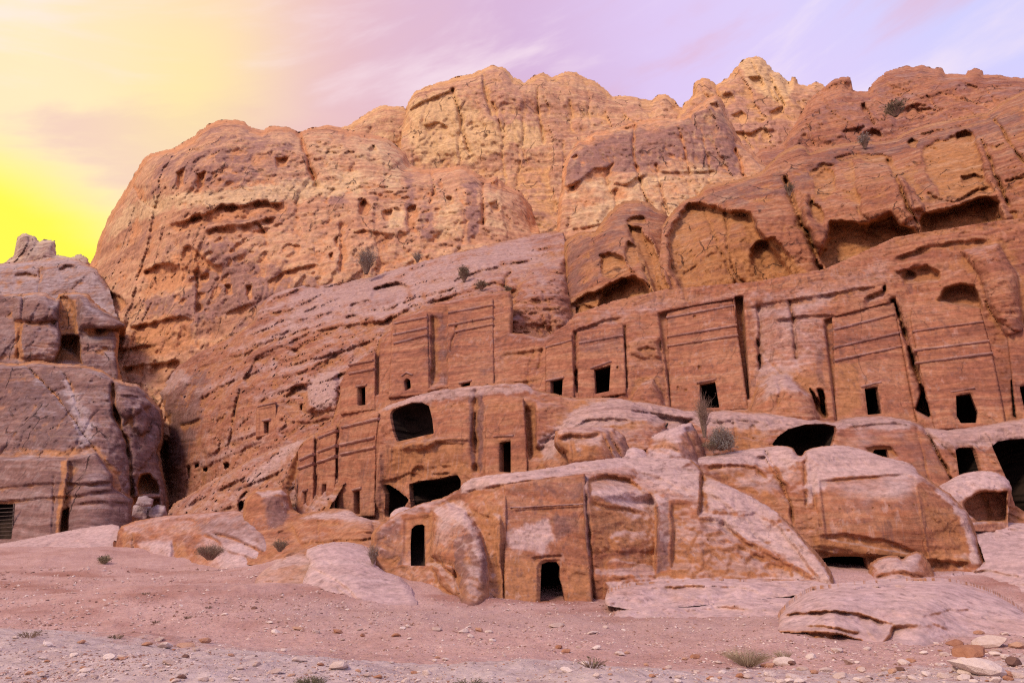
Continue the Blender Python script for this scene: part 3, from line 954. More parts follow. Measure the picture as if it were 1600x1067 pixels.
DOME = [(60, 520), (100, 470), (128, 440), (143, 408), (150, 395), (154, 375), (160, 360), (168, 343), (175, 330), (188, 308), (200, 290), (210, 272), (218, 258),
        (226, 247), (235, 240), (252, 236), (270, 232), (285, 224), (300, 215), (312, 204), (325, 195), (337, 190), (350, 187), (366, 187), (380, 190),
        (395, 200), (410, 203), (420, 198), (430, 197), (443, 198), (455, 200), (467, 208), (480, 202), (500, 198), (515, 196), (530, 199), (545, 204), (568, 206),
        (590, 212), (606, 216), (620, 228), (634, 240), (642, 258), (660, 264), (700, 262), (720, 258), (740, 268), (760, 280), (775, 275), (790, 290), (815, 300), (830, 322), (838, 350)]
cliff('mountain', DOME + [(870, 420), (850, 500), (300, 700), (120, 640)],
      [(150, 400, 165), (250, 250, 150), (350, 190, 150), (470, 205, 148), (560, 210, 148), (640, 255, 140), (720, 265, 128), (830, 330, 124),
       (300, 330, 132), (450, 330, 126), (600, 330, 122), (200, 470, 138), (330, 480, 120), (450, 440, 114), (600, 420, 112), (800, 400, 112),
       (200, 600, 125), (400, 600, 110)],
      S_DOME, M_HIGH, rnd=(34, 15), rim=DOME[3:], skirt=35, jag=(2.2, 10), seed=17, warp=3.4, tint=(0.22, 0.10, 0.10), feats=[
          ('stain', [(225, 260), (330, 195), (400, 205), (460, 230), (480, 290), (350, 300), (240, 300)], 16, 0, 0.35),
          # the pale yellow band across the dome and its grey patches
          ('stain', [(170, 350), (200, 318), (270, 300), (350, 295), (460, 285), (560, 275), (560, 300), (470, 312), (360, 322), (270, 326), (200, 350), (170, 380)], 10, 2, 0.85),
          ('stain', [(350, 290), (400, 285), (430, 300), (430, 325), (380, 330), (350, 312)], 8, 0, 0.5),
          ('stain', [(495, 290), (540, 286), (540, 318), (500, 320)], 8, 0, 0.6),
          ('stain', [(480, 210), (620, 220), (640, 270), (560, 300), (500, 270)], 16, 2, 0.45),
          # long undercut in the dome
          ('ledge', [(262, 350), (290, 346), (318, 335), (345, 320), (375, 322), (400, 314), (425, 318), (452, 312)], 3, 4.5, 15),
          ('stain', [(262, 352), (345, 324), (450, 318), (445, 332), (350, 345), (290, 362)], 7, 1, 0.9),
          ('cave', [(348, 324), (365, 318), (377, 326), (362, 333), (350, 332)], 3, 4),
          ('cave', [(296, 340), (312, 332), (318, 342), (300, 350)], 3, 4),
          ('cave', [(395, 318), (420, 314), (428, 326), (400, 330)], 3, 3),
          ('cave', [(428, 245), (452, 246), (448, 262), (432, 266)], 4, 4),
          ('cave', [(305, 270), (322, 268), (322, 292), (308, 300)], 5, 4, 0.4),
          ('cave', [(272, 270), (288, 262), (290, 290), (278, 300)], 5, 3, 0.4),
          ('ledge', [(285, 240), (300, 234), (318, 232)], 2, 2, 7),
          ('crack', [(465, 205), (476, 232), (484, 260), (496, 290)], 4, 5),
          ('wall', [(205, 290), (215, 310), (235, 330)], 4, 3, 20, 18),
          ('ledge', [(320, 360), (360, 352), (395, 348), (430, 338)], 3, 3.5, 14),
          ('ledge', [(400, 345), (410, 355), (420, 365)], 2, 3, 10),
          ('stain', [(310, 385), (360, 372), (382, 390), (370, 420), (330, 410)], 8, 0, 0.6),
          ('ledge', [(285, 385), (298, 382), (315, 400), (336, 414), (350, 412)], 3, 4, 20),
          ('stain', [(270, 395), (300, 385), (340, 415), (300, 430), (270, 420)], 8, 1, 0.6),
          ('ledge', [(222, 425), (240, 414), (262, 412), (282, 416)], 3, 4.5, 16),
          ('stain', [(215, 420), (280, 414), (300, 445), (240, 455)], 8, 1, 0.7),
          ('cave', [(158, 462), (170, 456), (190, 462), (200, 476), (192, 490), (178, 482), (164, 478)], 4, 5),
          # dark lower walls
          ('stain', [(300, 420), (380, 410), (440, 420), (460, 440), (430, 470), (395, 485), (350, 490), (310, 500), (296, 460)], 9, 0, 1.0),
          ('stain', [(220, 470), (300, 455), (300, 500), (240, 515)], 9, 0, 0.8),
          ('stain', [(235, 490), (300, 500), (310, 540), (230, 560), (200, 530)], 12, 1, 0.7),
          ('ledge', [(200, 510), (230, 505), (255, 500), (285, 494), (305, 500)], 3, 3.5, 20),
          ('wall', [(304, 420), (305, 450), (306, 490)], 2, 2.2, 20, 16),
          ('cave', [(312, 430), (328, 428), (330, 440), (316, 442)], 3, 3),
          ('cave', [(352, 444), (362, 442), (364, 462), (354, 462)], 3, 2.5),
          ('cave', [(384, 446), (394, 446), (396, 468), (386, 470)], 3, 2.5),
          ('ledge', [(350, 488), (380, 478), (400, 472)], 2, 2, 10),
          ('ledge', [(190, 575), (225, 568), (250, 566), (285, 560)], 3, 4, 14),
          ('ledge', [(180, 545), (215, 540), (240, 538)], 3, 3, 12),
          # right hand wall with drip streaks
          ('ledge', [(560, 312), (566, 308), (574, 316)], 2, 3, 22),
          ('cave', [(560, 318), (572, 311), (580, 322), (576, 340), (562, 336)], 4, 3.5),
          ('cave', [(594, 330), (612, 326), (616, 345), (600, 348)], 4, 3),
          ('cave', [(634, 325), (650, 318), (656, 335), (650, 362), (636, 360)], 5, 3.5),
          ('cave', [(764, 285), (778, 281), (784, 296), (776, 305), (766, 300)], 4, 3.5),
          ('cave', [(765, 318), (778, 312), (782, 330), (768, 338)], 4, 2.5),
          ('cave', [(696, 310), (706, 306), (708, 318), (700, 322)], 3, 2.5),
          ('cave', [(682, 286), (690, 282), (692, 296), (684, 296)], 3, 2),
          ('crack', [(676, 268), (678, 300), (672, 318)], 2, 3),
          ('crack', [(754, 290), (755, 320), (756, 350)], 2.2, 3),
          ('crack', [(825, 322), (828, 345), (830, 362)], 2, 2),
          ('ledge', [(620, 360), (635, 364), (648, 352), (655, 362)], 2, 2, 16),
          ('ledge', [(550, 365), (570, 358), (590, 362), (612, 366)], 2, 2.2, 14),
          ('stain', [(725, 290), (745, 285), (748, 360), (732, 375)], 5, 0, 0.8),
          ('stain', [(630, 275), (645, 272), (650, 330), (634, 330)], 5, 0, 0.6),
          ('stain', [(655, 318), (675, 318), (676, 370), (660, 372)], 5, 0, 0.6),
          ('stain', [(600, 275), (626, 272), (632, 355), (606, 360)], 6, 2, 0.5),
          ('stain', [(680, 320), (722, 300), (725, 370), (684, 380)], 6, 2, 0.5),
          ('stain', [(762, 300), (790, 300), (796, 368), (760, 372)], 6, 2, 0.45),
          ('ledge', [(570, 205), (590, 200), (612, 204)], 2, 2.5, 6),
          ('ledge', [(535, 240), (545, 235), (555, 238)], 2, 3, 8),
          ('ledge', [(575, 232), (585, 228), (592, 236)], 2, 3, 8),
          ('cave', [(522, 372), (530, 366), (530, 385), (524, 388)], 3, 3),
          ('cave', [(515, 398), (522, 392), (524, 408), (516, 410)], 3, 3),
          ('wall', [(528, 345), (530, 400), (528, 430)], 3, 2, 26, 14),
          ('ledge', [(440, 385), (455, 380), (470, 384)], 2, 2, 8),
          ('ledge', [(420, 440), (445, 424), (470, 418), (500, 412)], 2, 2.5, 10),
      ])

# ------------------------------------------------------------------ benches between the dome and the street of tombs
rt = np.random.RandomState(21)
TERR = []
for k in range(17):                                       # worn terraces that follow the bedding down to the left
    xa = rt.uniform(290, 640)
    L = rt.uniform(70, 190)
    ya = 730 - 0.36 * (xa - 300) - k * 15.5 + rt.uniform(-6, 6)
    n = int(L / 18) + 2
    xs = np.linspace(xa, xa + L, n)
    TERR.append(('ledge', [(float(x), float(ya - 0.36 * (x - xa) + 5 * math.sin(x / 23.0 + k) + rt.uniform(-3, 3))) for x in xs], 2.2, float(rt.uniform(0.9, 2.0)), float(rt.uniform(7, 14))))
    TERR.append(('stain', [(float(xa), float(ya - 10)), (float(xa + L), float(ya - 0.36 * L - 10)), (float(xa + L), float(ya - 0.36 * L)), (float(xa), float(ya))], 6, 2, 0.35))  # pale strip above each ledge: its lit top, painted in

BENCH_TOP = [(225, 640), (238, 606), (270, 572), (300, 552), (330, 540), (360, 525), (385, 512), (396, 500), (404, 480), (416, 465), (440, 446),
             (475, 436), (510, 438), (540, 433), (585, 428), (620, 420), (655, 410), (690, 400), (740, 388), (790, 376), (832, 366), (880, 360)]
cliff('hill', BENCH_TOP + [(900, 460), (900, 560), (640, 640), (520, 720), (420, 760), (270, 840), (215, 840)],
      [(240, 620, 124), (330, 545, 114), (410, 480, 110), (590, 430, 110), (830, 370, 108), (880, 370, 102),
       (250, 720, 118), (330, 640, 97), (415, 660, 80), (480, 560, 86), (600, 500, 84), (760, 440, 84), (860, 470, 76), (880, 540, 72), (300, 800, 98), (420, 740, 74), (560, 640, 70)],
      S_BENCH, M_CARVED, rnd=(10, 5), rim=BENCH_TOP, skirt=14, jag=(2.2, 8), seed=21, tint=(0.25, 0.1, 0.3),
      calm=[([(398, 626), (434, 620), (434, 682), (398, 686)], 8), ([(278, 655), (320, 650), (318, 700), (282, 710)], 10)],
      feats=TERR + [
          ('flat', [(402, 634), (430, 628), (430, 674), (402, 680)], 2, 0.5),
          ('flat', [(404, 638), (428, 632), (429, 674), (403, 681)], 2, 1.0),
          ('flat', [(407, 654), (426, 652), (426, 674), (407, 678)], 2, 4.0),
          ('stain', [(240, 610), (330, 570), (320, 640), (290, 720), (250, 740)], 10, 0, 0.6),
          ('stain', [(470, 450), (700, 405), (820, 376), (860, 400), (700, 440), (520, 500), (440, 530)], 20, 2, 0.35),
          ('stain', [(230, 600), (280, 575), (300, 590), (250, 620)], 8, 2, 0.5),
          ('stain', [(480, 600), (500, 590), (527, 582), (526, 630), (500, 640), (482, 630)], 5, 2, 1.0),
          ('swell', [(478, 645), (484, 605), (500, 588), (526, 580), (530, 600), (526, 640)], 14, 1.8),
          ('ledge', [(430, 430), (500, 448), (540, 440), (570, 430)], 2, 2, 8),
          ('ledge', [(580, 452), (600, 446), (620, 440), (640, 448)], 2, 3.0, 10),
          ('cave', [(582, 452), (600, 444), (622, 440), (632, 448), (618, 458), (600, 460)], 3, 3),
          ('ledge', [(540, 495), (553, 491), (566, 496)], 2, 2.5, 6),
          ('ledge', [(545, 476), (565, 470), (580, 466)], 2, 2, 7),
          ('ledge', [(470, 490), (500, 476), (540, 462)], 2, 1.6, 10),
          ('ledge', [(440, 540), (480, 520), (530, 508), (600, 500), (650, 478)], 2.5, 2, 12),
          ('ledge', [(400, 556), (440, 540), (470, 548)], 2, 2, 10),
          ('ledge', [(380, 590), (400, 560), (430, 552), (436, 565)], 3, 2, 16),
          ('ledge', [(450, 570), (520, 552), (590, 528)], 2, 1.6, 12),
          ('ledge', [(445, 620), (460, 604), (475, 600), (482, 606)], 2.5, 2.4, 14),
          ('ledge', [(440, 656), (480, 660), (520, 650), (560, 646)], 2, 1.2, 8),
          ('ledge', [(640, 486), (680, 470), (715, 460)], 2, 1.6, 6),
          ('ledge', [(700, 440), (740, 425), (800, 410), (850, 400)], 2, 1.5, 8),
          ('ledge', [(730, 455), (770, 440), (800, 448)], 2, 1.5, 8),
          ('crack', [(788, 448), (790, 436), (798, 426)], 2.4, 2),
          ('wall', [(798, 455), (800, 475), (796, 500)], 3, 2, 10, 10),
          ('swell', [(800, 470), (830, 420), (882, 400), (900, 560), (790, 560), (780, 520)], 26, 3.5),
          ('cave', [(790, 545), (798, 533), (806, 534), (814, 545)], 3, 2.5, 0.3),
          ('crack', [(366, 650), (370, 630), (375, 610)], 2.5, 2.2),
          ('crack', [(360, 690), (364, 665), (368, 645)], 2.5, 2.5),
          ('ledge', [(280, 663), (295, 660), (315, 652)], 2, 2.4, 5),
          ('flat', [(280, 660), (318, 652), (316, 700), (284, 706)], 3, 0.5),
          ('band', [(284, 686), (304, 684)], 3, 0.5),
          ('band', [(282, 695), (304, 692)], 2.4, 0.4),
          ('band', [(289, 725), (302, 722)], 2.4, 0.4),
          ('cave', [(293, 728), (298, 727), (297, 750), (294, 750)], 1.6, 3, 0.1),
          ('cave', [(305, 726), (311, 722), (311, 730), (307, 732)], 1.6, 4, 0.1),
          ('cave', [(318, 732), (325, 728), (325, 736), (320, 738)], 1.6, 4, 0.1),
          ('swell', [(313, 690), (322, 680), (336, 680), (344, 690), (342, 704), (326, 712), (316, 706)], 9, 1.6),
          ('cave', [(350, 724), (356, 721), (360, 726), (358, 733), (352, 733)], 1.6, 4, 0.1),
          ('cave', [(470, 635), (474, 632), (474, 642), (470, 643)], 1.4, 3, 0.1),
          ('wall', [(236, 610), (252, 660), (250, 720), (262, 790)], 4, 4, 20, 20),
      ])

# left bank lower shoulder below the benches
LOWER = [(262, 800), (272, 786), (300, 770), (330, 750), (360, 735), (400, 712), (430, 700), (460, 690), (500, 676), (540, 662)]
cliff('hill', LOWER + [(560, 720), (500, 820), (400, 850), (262, 850)],
      [(265, 800, 86), (330, 750, 80), (440, 695, 70), (540, 665, 63), (300, 830, 72), (400, 820, 62), (470, 790, 57), (540, 720, 58)],
      S_BENCH, M_CARVED, rnd=(9, 3), rim=LOWER, skirt=8, jag=(1.8, 7), seed=22, tint=(0.1, 0.2, 0.45), feats=[
          ('ledge', [(290, 790), (340, 766), (390, 742)], 2, 1.4, 10),
          ('ledge', [(360, 770), (400, 752), (440, 735)], 2, 1.4, 10),
          ('ledge', [(370, 782), (384, 768), (392, 764)], 2, 2, 8),
          ('ledge', [(330, 800), (360, 790), (376, 784)], 2, 1.2, 8),
          ('cave', [(372, 786), (379, 782), (382, 786), (380, 796), (373, 798)], 2, 4, 0.1),
          ('stain', [(380, 750), (440, 705), (470, 690), (460, 700), (400, 760)], 6, 2, 0.7),
          ('stain', [(440, 745), (470, 700), (470, 780), (452, 790)], 6, 0, 0.5),
      ])

# ------------------------------------------------------------------ the canyon side on the far left
CRAG = [(-90, 455), (0, 456), (30, 460), (55, 456), (72, 458), (88, 468), (92, 460), (118, 456), (138, 460), (150, 474), (160, 482), (176, 492), (196, 505),
        (198, 512), (188, 516), (186, 535), (184, 560), (190, 590)]
cliff('cliff', CRAG + [(200, 660), (-90, 660)], [(0, 460, 128), (90, 460, 125), (190, 510, 122), (0, 560, 118), (190, 580, 116), (100, 640, 112)],
      S_GREY, M_GREY, rnd=(10, 5), rim=CRAG, skirt=16, jag=(1.6, 7), seed=31, tint=(0.35, 0.05, 0.2), feats=[
          ('stain', [(95, 465), (118, 470), (122, 520), (98, 520)], 4, 1, 1.0),
          ('stain', [(95, 465), (118, 470), (122, 520), (98, 520)], 4, 0, -1.0),
          ('flat', [(92, 462), (108, 462), (118, 480), (122, 560), (94, 540), (90, 500)], 4, 3.0),
          ('cave', [(98, 524), (124, 524), (130, 570), (84, 568)], 2.5, 7, 0.1),
          ('swell', [(20, 462), (70, 460), (90, 480), (88, 500), (60, 505), (20, 500)], 16, 2.5),
          ('swell', [(30, 505), (80, 502), (96, 520), (94, 550), (86, 565), (30, 560)], 16, 2.5),
          ('swell', [(122, 460), (150, 480), (196, 508), (180, 514), (124, 510)], 10, 3),
          ('ledge', [(122, 512), (150, 513), (172, 511), (196, 512)], 2.5, 3.5, 10),
          ('ledge', [(150, 514), (165, 511), (185, 513)], 2, 4, 9),
          ('stain', [(24, 500), (34, 500), (36, 560), (26, 560)], 3, 1, 0.9),
          ('crack', [(36, 462), (34, 500), (28, 560)], 2.5, 2),
          ('ledge', [(30, 503), (60, 502), (90, 500)], 2, 2, 8),
          ('ledge', [(125, 545), (150, 540), (184, 546)], 2, 1.2, 8),
      ])
BACKWALL = [(-90, 415), (0, 412), (40, 408), (80, 404), (120, 405), (150, 420), (170, 450)]
cliff('cliff', BACKWALL + [(190, 520), (-90, 520)], [(0, 412, 160), (150, 420, 150), (0, 500, 140), (170, 500, 135)], S_GREY, M_GREY, rnd=(12, 6),
      rim=BACKWALL, skirt=16, jag=(2, 8), seed=32, tint=(0.2, 0.2, 0.5), feats=[
          ('ledge', [(92, 420), (104, 413), (118, 416)], 2, 3, 9), ('ledge', [(20, 430), (40, 425), (60, 430)], 2, 2.5, 9),
          ('crack', [(62, 418), (62, 440), (60, 458)], 2, 2)])

CANYON = [(-90, 566), (-20, 566), (30, 568), (60, 563), (90, 568), (130, 570), (160, 578), (180, 592), (200, 598), (215, 600), (228, 612), (240, 625), (253, 640), (257, 660), (255, 690),
          (250, 705), (254, 730), (258, 750), (262, 770), (266, 800), (266, 840)]
r_canyon = cliff('cliff', CANYON + [(262, 860), (-90, 860)],
      [(0, 570, 108), (100, 570, 106), (200, 600, 102), (255, 660, 104), (0, 700, 96), (150, 700, 92), (250, 720, 100), (0, 840, 88), (150, 830, 86), (260, 800, 98)],
      S_GREY, M_GREY, rnd=(12, 6), rim=CANYON, skirt=16, jag=(1.5, 7), seed=33, tint=(0.3, 0.05, 0.12),
      calm=[([(-90, 716), (100, 716), (150, 705), (205, 790), (205, 840), (-90, 850)], 10)],
      feats=[
          ('flat', [(-100, 714), (108, 714), (150, 706), (176, 742), (178, 762), (205, 782), (207, 850), (-100, 860)], 4, -3.5),
          ('stain', [(-90, 716), (108, 714), (90, 850), (-90, 850)], 6, 0, -0.6),
          ('stain', [(20, 600), (100, 575), (135, 690), (30, 700)], 16, 0, 0.5),
          ('stain', [(100, 590), (140, 640), (150, 690), (130, 700), (110, 650)], 8, 2, 0.6),
          ('stain', [(95, 600), (120, 640), (134, 695), (124, 700), (106, 650)], 4, 0, 0.7),
          ('crack', [(40, 570), (90, 620), (125, 670), (150, 705)], 1.6, 1.2),
          ('crack', [(92, 570), (112, 605), (126, 650)], 1.3, 0.9),
          ('crack', [(176, 600), (178, 640), (186, 662), (198, 690), (204, 730), (206, 775)], 3.2, 4.0),
          ('cave', [(176, 632), (183, 640), (192, 655), (190, 668), (180, 652)], 3, 4, 0.2),
          ('swell', [(206, 636), (220, 634), (232, 650), (234, 672), (222, 680), (208, 668)], 9, 2),
          ('swell', [(180, 610), (225, 618), (238, 632), (200, 656), (184, 645)], 12, 2),
          ('ledge', [(180, 616), (205, 617), (232, 618)], 2, 1.5, 8),
          ('crack', [(200, 660), (190, 668)], 2, 1.5),
          ('cave', [(212, 762), (220, 742), (234, 740), (245, 752), (250, 772), (214, 776)], 4, 6, 0.3),
          ('stain', [(212, 762), (220, 742), (234, 740), (245, 752), (250, 772), (214, 776)], 3, 1, 0.7),
          ('cave', [(206, 776), (250, 776), (252, 800), (206, 800)], 4, 3, 0.2),
          ('ledge', [(-80, 766), (0, 761), (50, 755), (104, 752)], 2, 0.9, 6),
          ('ledge', [(104, 754), (140, 754), (176, 751)], 2, 1.4, 5),
          ('ledge', [(-80, 792), (0, 784), (60, 777), (110, 774), (150, 768), (200, 762)], 2, 0.9, 6),
          ('ledge', [(104, 790), (130, 784), (160, 782), (205, 786)], 2, 0.7, 6),
          ('wall', [(108, 716), (104, 750), (98, 790), (92, 835)], 2, 1.6, 26, 26),
          ('crack', [(84, 745), (84, 780), (82, 832)], 1.4, 0.7),
          ('flat', [(-30, 782), (22, 782), (22, 788), (-30, 790)], 1, 0.5),
          ('cave', [(98, 798), (108, 792), (106, 838), (92, 838)], 2, 4, 0.1),
          ('stain', [(95, 720), (108, 716), (95, 835), (86, 835)], 3, 1, 0.7),
      ], holes=[[(-30, 787), (24, 787), (22, 812), (18, 842), (-30, 842)]], room=(0.5, 1.3, 5.0))

# ------------------------------------------------------------------ the great undercut blocks
BLOCK_L = [(872, 560), (876, 515), (880, 464), (881, 400), (882, 378), (903, 363), (930, 362), (949, 335), (962, 322), (975, 314), (998, 313), (1015, 317), (1027, 327), (1040, 330), (1047, 340), (1056, 360), (1064, 400)]
BLOCK_R = [(1036, 350), (1047, 335), (1058, 322), (1067, 314), (1078, 310), (1090, 306), (1096, 296), (1104, 289), (1120, 286), (1136, 283), (1155, 280), (1175, 274),
           (1190, 268), (1200, 258), (1207, 250), (1218, 240), (1232, 232), (1246, 226), (1258, 228), (1266, 238), (1285, 232), (1307, 226), (1342, 221), (1370, 222), (1385, 220), (1399, 217), (1412, 208), (1428, 201),
           (1448, 195), (1471, 190), (1490, 186), (1513, 181), (1528, 178), (1542, 176), (1563, 162), (1580, 152), (1600, 142), (1810, 120)]
BLOCK_BOT = [(1810, 345), (1600, 358), (1556, 367), (1503, 372), (1470, 374), (1431, 378), (1410, 388), (1392, 398), (1360, 416), (1320, 428), (1291, 436), (1240, 446), (1183, 455), (1140, 460), (1104, 465), (1060, 468), (1030, 470)]
cliff('cliff', BLOCK_R + BLOCK_BOT + [(1034, 440), (1030, 400)],
      [(1050, 340, 80), (1130, 285, 84), (1250, 235, 84), (1400, 217, 80), (1540, 178, 74), (1810, 125, 66), (1060, 460, 69), (1180, 450, 66), (1290, 430, 62), (1400, 390, 59), (1550, 360, 55), (1810, 345, 52),
       (1150, 370, 68), (1300, 340, 65), (1450, 290, 61), (1600, 260, 56)],
      S_BLOCK, M_BLOCK, rnd=(16, 5), rim=BLOCK_R, skirt=12, jag=(1.6, 8), seed=41, warp=4.2, tint=(0.12, 0.2, 0.15), feats=[
          ('stain', [(1070, 312), (1180, 280), (1230, 270), (1300, 230), (1400, 222), (1480, 200), (1600, 160), (1600, 210), (1500, 225), (1420, 240), (1330, 250), (1250, 300), (1160, 320)], 14, 0, 0.55),
          # first vault
          ('cave', [(1070, 320), (1092, 316), (1120, 322), (1150, 328), (1172, 330), (1190, 360), (1230, 410), (1245, 440), (1180, 452), (1110, 462), (1066, 466), (1044, 420), (1040, 370), (1055, 340)], 9, 4.0, 0.4),
          ('ledge', [(1062, 322), (1090, 316), (1115, 322), (1140, 330), (1165, 328), (1185, 345)], 3, 1.8, 16),
          ('crack', [(1100, 326), (1112, 360), (1128, 400), (1140, 425), (1156, 452)], 2.2, 1.2),
          ('crack', [(1134, 320), (1136, 370), (1140, 410), (1152, 432), (1180, 458)], 2.2, 1.2),
          ('cave', [(1168, 400), (1186, 374), (1205, 370), (1222, 382), (1232, 398), (1240, 412), (1222, 424), (1190, 426), (1172, 418)], 5, 2.4, 0.7),
          ('ledge', [(1172, 388), (1190, 374), (1210, 370), (1228, 388), (1240, 408)], 3, 1.5, 14),
          ('stain', [(1160, 400), (1240, 400), (1260, 440), (1180, 456)], 8, 1, 0.6),
          ('ledge', [(1066, 430), (1080, 420), (1092, 412)], 2, 0.8, 10),
          # joint between the blocks
          ('crack', [(1226, 280), (1236, 310), (1250, 345), (1268, 380), (1280, 415), (1292, 440)], 4.5, 4.5),
          ('cave', [(1222, 284), (1230, 280), (1240, 292), (1232, 300)], 3, 2),
          # second block: pits, hanging lips, vault
          ('cave', [(1262, 318), (1270, 312), (1280, 322), (1288, 342), (1282, 350), (1268, 336)], 3, 1.8, 0.5),
          ('swell', [(1248, 296), (1264, 300), (1268, 340), (1300, 370), (1294, 390), (1272, 386), (1254, 340)], 12, 1.6),
          ('ledge', [(1262, 268), (1285, 255), (1306, 258)], 3, 1.8, 12),
          ('cave', [(1268, 276), (1290, 262), (1306, 268), (1308, 300), (1285, 320), (1270, 300)], 6, 1.4, 0.8),
          ('cave', [(1296, 345), (1338, 345), (1352, 350), (1380, 340), (1396, 334), (1408, 350), (1430, 355), (1436, 380), (1400, 394), (1330, 424), (1294, 432), (1276, 400), (1290, 370)], 7, 4.6, 0.35),
          ('ledge', [(1344, 340), (1356, 350), (1368, 345), (1380, 334), (1392, 333), (1404, 346), (1418, 355), (1434, 352)], 2.5, 2.4, 18),
          ('stain', [(1290, 380), (1340, 350), (1430, 360), (1430, 380), (1300, 432)], 8, 1, 0.7),
          ('swell', [(1330, 250), (1390, 255), (1420, 290), (1434, 340), (1410, 350), (1390, 332), (1362, 346), (1345, 330)], 18, 1.6),
          ('crack', [(1388, 250), (1405, 290), (1420, 325), (1434, 350), (1436, 375)], 2.6, 2.2),
          ('swell', [(1396, 270), (1424, 290), (1446, 320), (1442, 332), (1424, 326), (1408, 300)], 9, 1.4),
          # third block
          ('cave', [(1418, 224), (1426, 218), (1436, 222), (1434, 230), (1422, 230)], 2.5, 2.5, 0.2),
          ('cave', [(1438, 228), (1470, 216), (1500, 208), (1520, 204), (1534, 240), (1545, 280), (1560, 300), (1540, 312), (1500, 316), (1470, 312), (1450, 280), (1440, 250)], 6, 2.0, 0.85),
          ('cave', [(1492, 212), (1508, 203), (1518, 206), (1520, 222), (1506, 218), (1496, 222)], 3, 2.6, 0.4),
          ('ledge', [(1440, 232), (1456, 228), (1470, 232)], 2, 1.2, 10),
          ('ledge', [(1446, 300), (1470, 308), (1490, 312), (1520, 300), (1548, 290)], 3, 1.5, 8),
          ('cave', [(1500, 276), (1522, 270), (1538, 276), (1536, 286), (1514, 290), (1504, 286)], 3, 1.6, 0.6),
          ('cave', [(1440, 336), (1480, 326), (1520, 312), (1545, 306), (1562, 315), (1570, 345), (1556, 362), (1500, 370), (1440, 376), (1436, 350)], 5, 4.2, 0.3),
          ('ledge', [(1440, 335), (1470, 326), (1500, 320), (1530, 308), (1560, 305)], 2.5, 2.0, 12),
          ('swell', [(1556, 320), (1566, 318), (1580, 340), (1576, 352), (1556, 350)], 8, 1.2),
          ('stain', [(1440, 345), (1550, 315), (1565, 350), (1440, 374)], 6, 1, 0.8),
          ('stain', [(1450, 240), (1510, 222), (1540, 290), (1470, 305)], 10, 1, 0.4),
          ('crack', [(1534, 220), (1548, 255), (1562, 290), (1576, 320)], 2.6, 2.2),
          ('crack', [(1555, 188), (1575, 220), (1600, 255)], 2.4, 2),
          ('crack', [(1572, 286), (1590, 280), (1610, 276)], 1.8, 1.2),
          ('ledge', [(1540, 225), (1556, 228), (1570, 222)], 2, 1.0, 8),
          ('ledge', [(1300, 245), (1350, 238), (1400, 246)], 2, 1.2, 8),
          ('ledge', [(1430, 210), (1480, 200), (1530, 186), (1560, 178)], 2, 1.2, 8),
          ('ledge', [(1290, 432), (1330, 418), (1365, 408)], 2, 1.0, 6),
          ('stain', [(1060, 455), (1180, 445), (1290, 425), (1290, 440), (1060, 470)], 6, 1, 0.6),
      ])
cliff('cliff', BLOCK_L + [(1066, 450), (1060, 472), (1021, 468), (975, 479), (940, 488), (917, 499), (896, 508), (879, 518)],
      [(880, 380, 92), (1000, 315, 92), (1060, 380, 82), (880, 510, 74), (960, 480, 70), (1060, 465, 68), (960, 400, 76), (1000, 430, 71)],
      S_BLOCK, M_BLOCK, rnd=(16, 5), rim=BLOCK_L, skirt=12, jag=(1.6, 8), seed=42, warp=4.2, tint=(0.18, 0.15, 0.12), feats=[
          ('stain', [(882, 380), (935, 362), (1000, 316), (1030, 330), (980, 345), (960, 400), (900, 470), (880, 480)], 12, 0, 0.45),
          ('cave', [(977, 344), (994, 336), (1008, 337), (1012, 350), (996, 352), (982, 352)], 3, 2.2, 0.3),
          ('cave', [(980, 352), (1002, 358), (1020, 380), (1036, 420), (1048, 460), (1024, 464), (1010, 420), (994, 385), (984, 366)], 4, 3, 0.3),
          ('crack', [(982, 354), (992, 380), (1008, 420), (1018, 460)], 2.2, 2),
          ('swell', [(1002, 360), (1018, 366), (1046, 430), (1050, 462), (1036, 462), (1018, 400)], 7, 1.6),
          ('cave', [(976, 392), (982, 376), (994, 386), (1000, 410), (990, 420), (978, 414)], 3, 2.0, 0.3),
          ('cave', [(936, 402), (950, 396), (974, 400), (984, 418), (994, 428), (980, 436), (950, 440), (938, 432)], 5, 2.0, 0.5),
          ('ledge', [(936, 400), (950, 396), (962, 398), (976, 404)], 2, 1.4, 12),
          ('cave', [(932, 476), (946, 446), (968, 438), (992, 430), (1010, 440), (1018, 462), (980, 470), (940, 486)], 5, 4.5, 0.25),
          ('ledge', [(882, 482), (900, 468), (920, 458), (940, 452), (960, 438), (990, 430)], 3, 4.5, 18),
          ('ledge', [(890, 484), (910, 476), (930, 478)], 2, 2.0, 10),
          ('stain', [(900, 480), (1000, 440), (1050, 462), (960, 480), (900, 506)], 6, 1, 0.8),
          ('stain', [(980, 352), (1020, 380), (1048, 460), (1020, 462)], 5, 1, 0.8),
          ('crack', [(908, 372), (925, 366), (945, 360)], 2, 1),
          ('ledge', [(908, 366), (922, 364), (932, 368)], 2, 1.2, 5),
          ('wall', [(1040, 332), (1036, 380), (1048, 430), (1058, 465)], 3, 3, 16, 16),
      ])

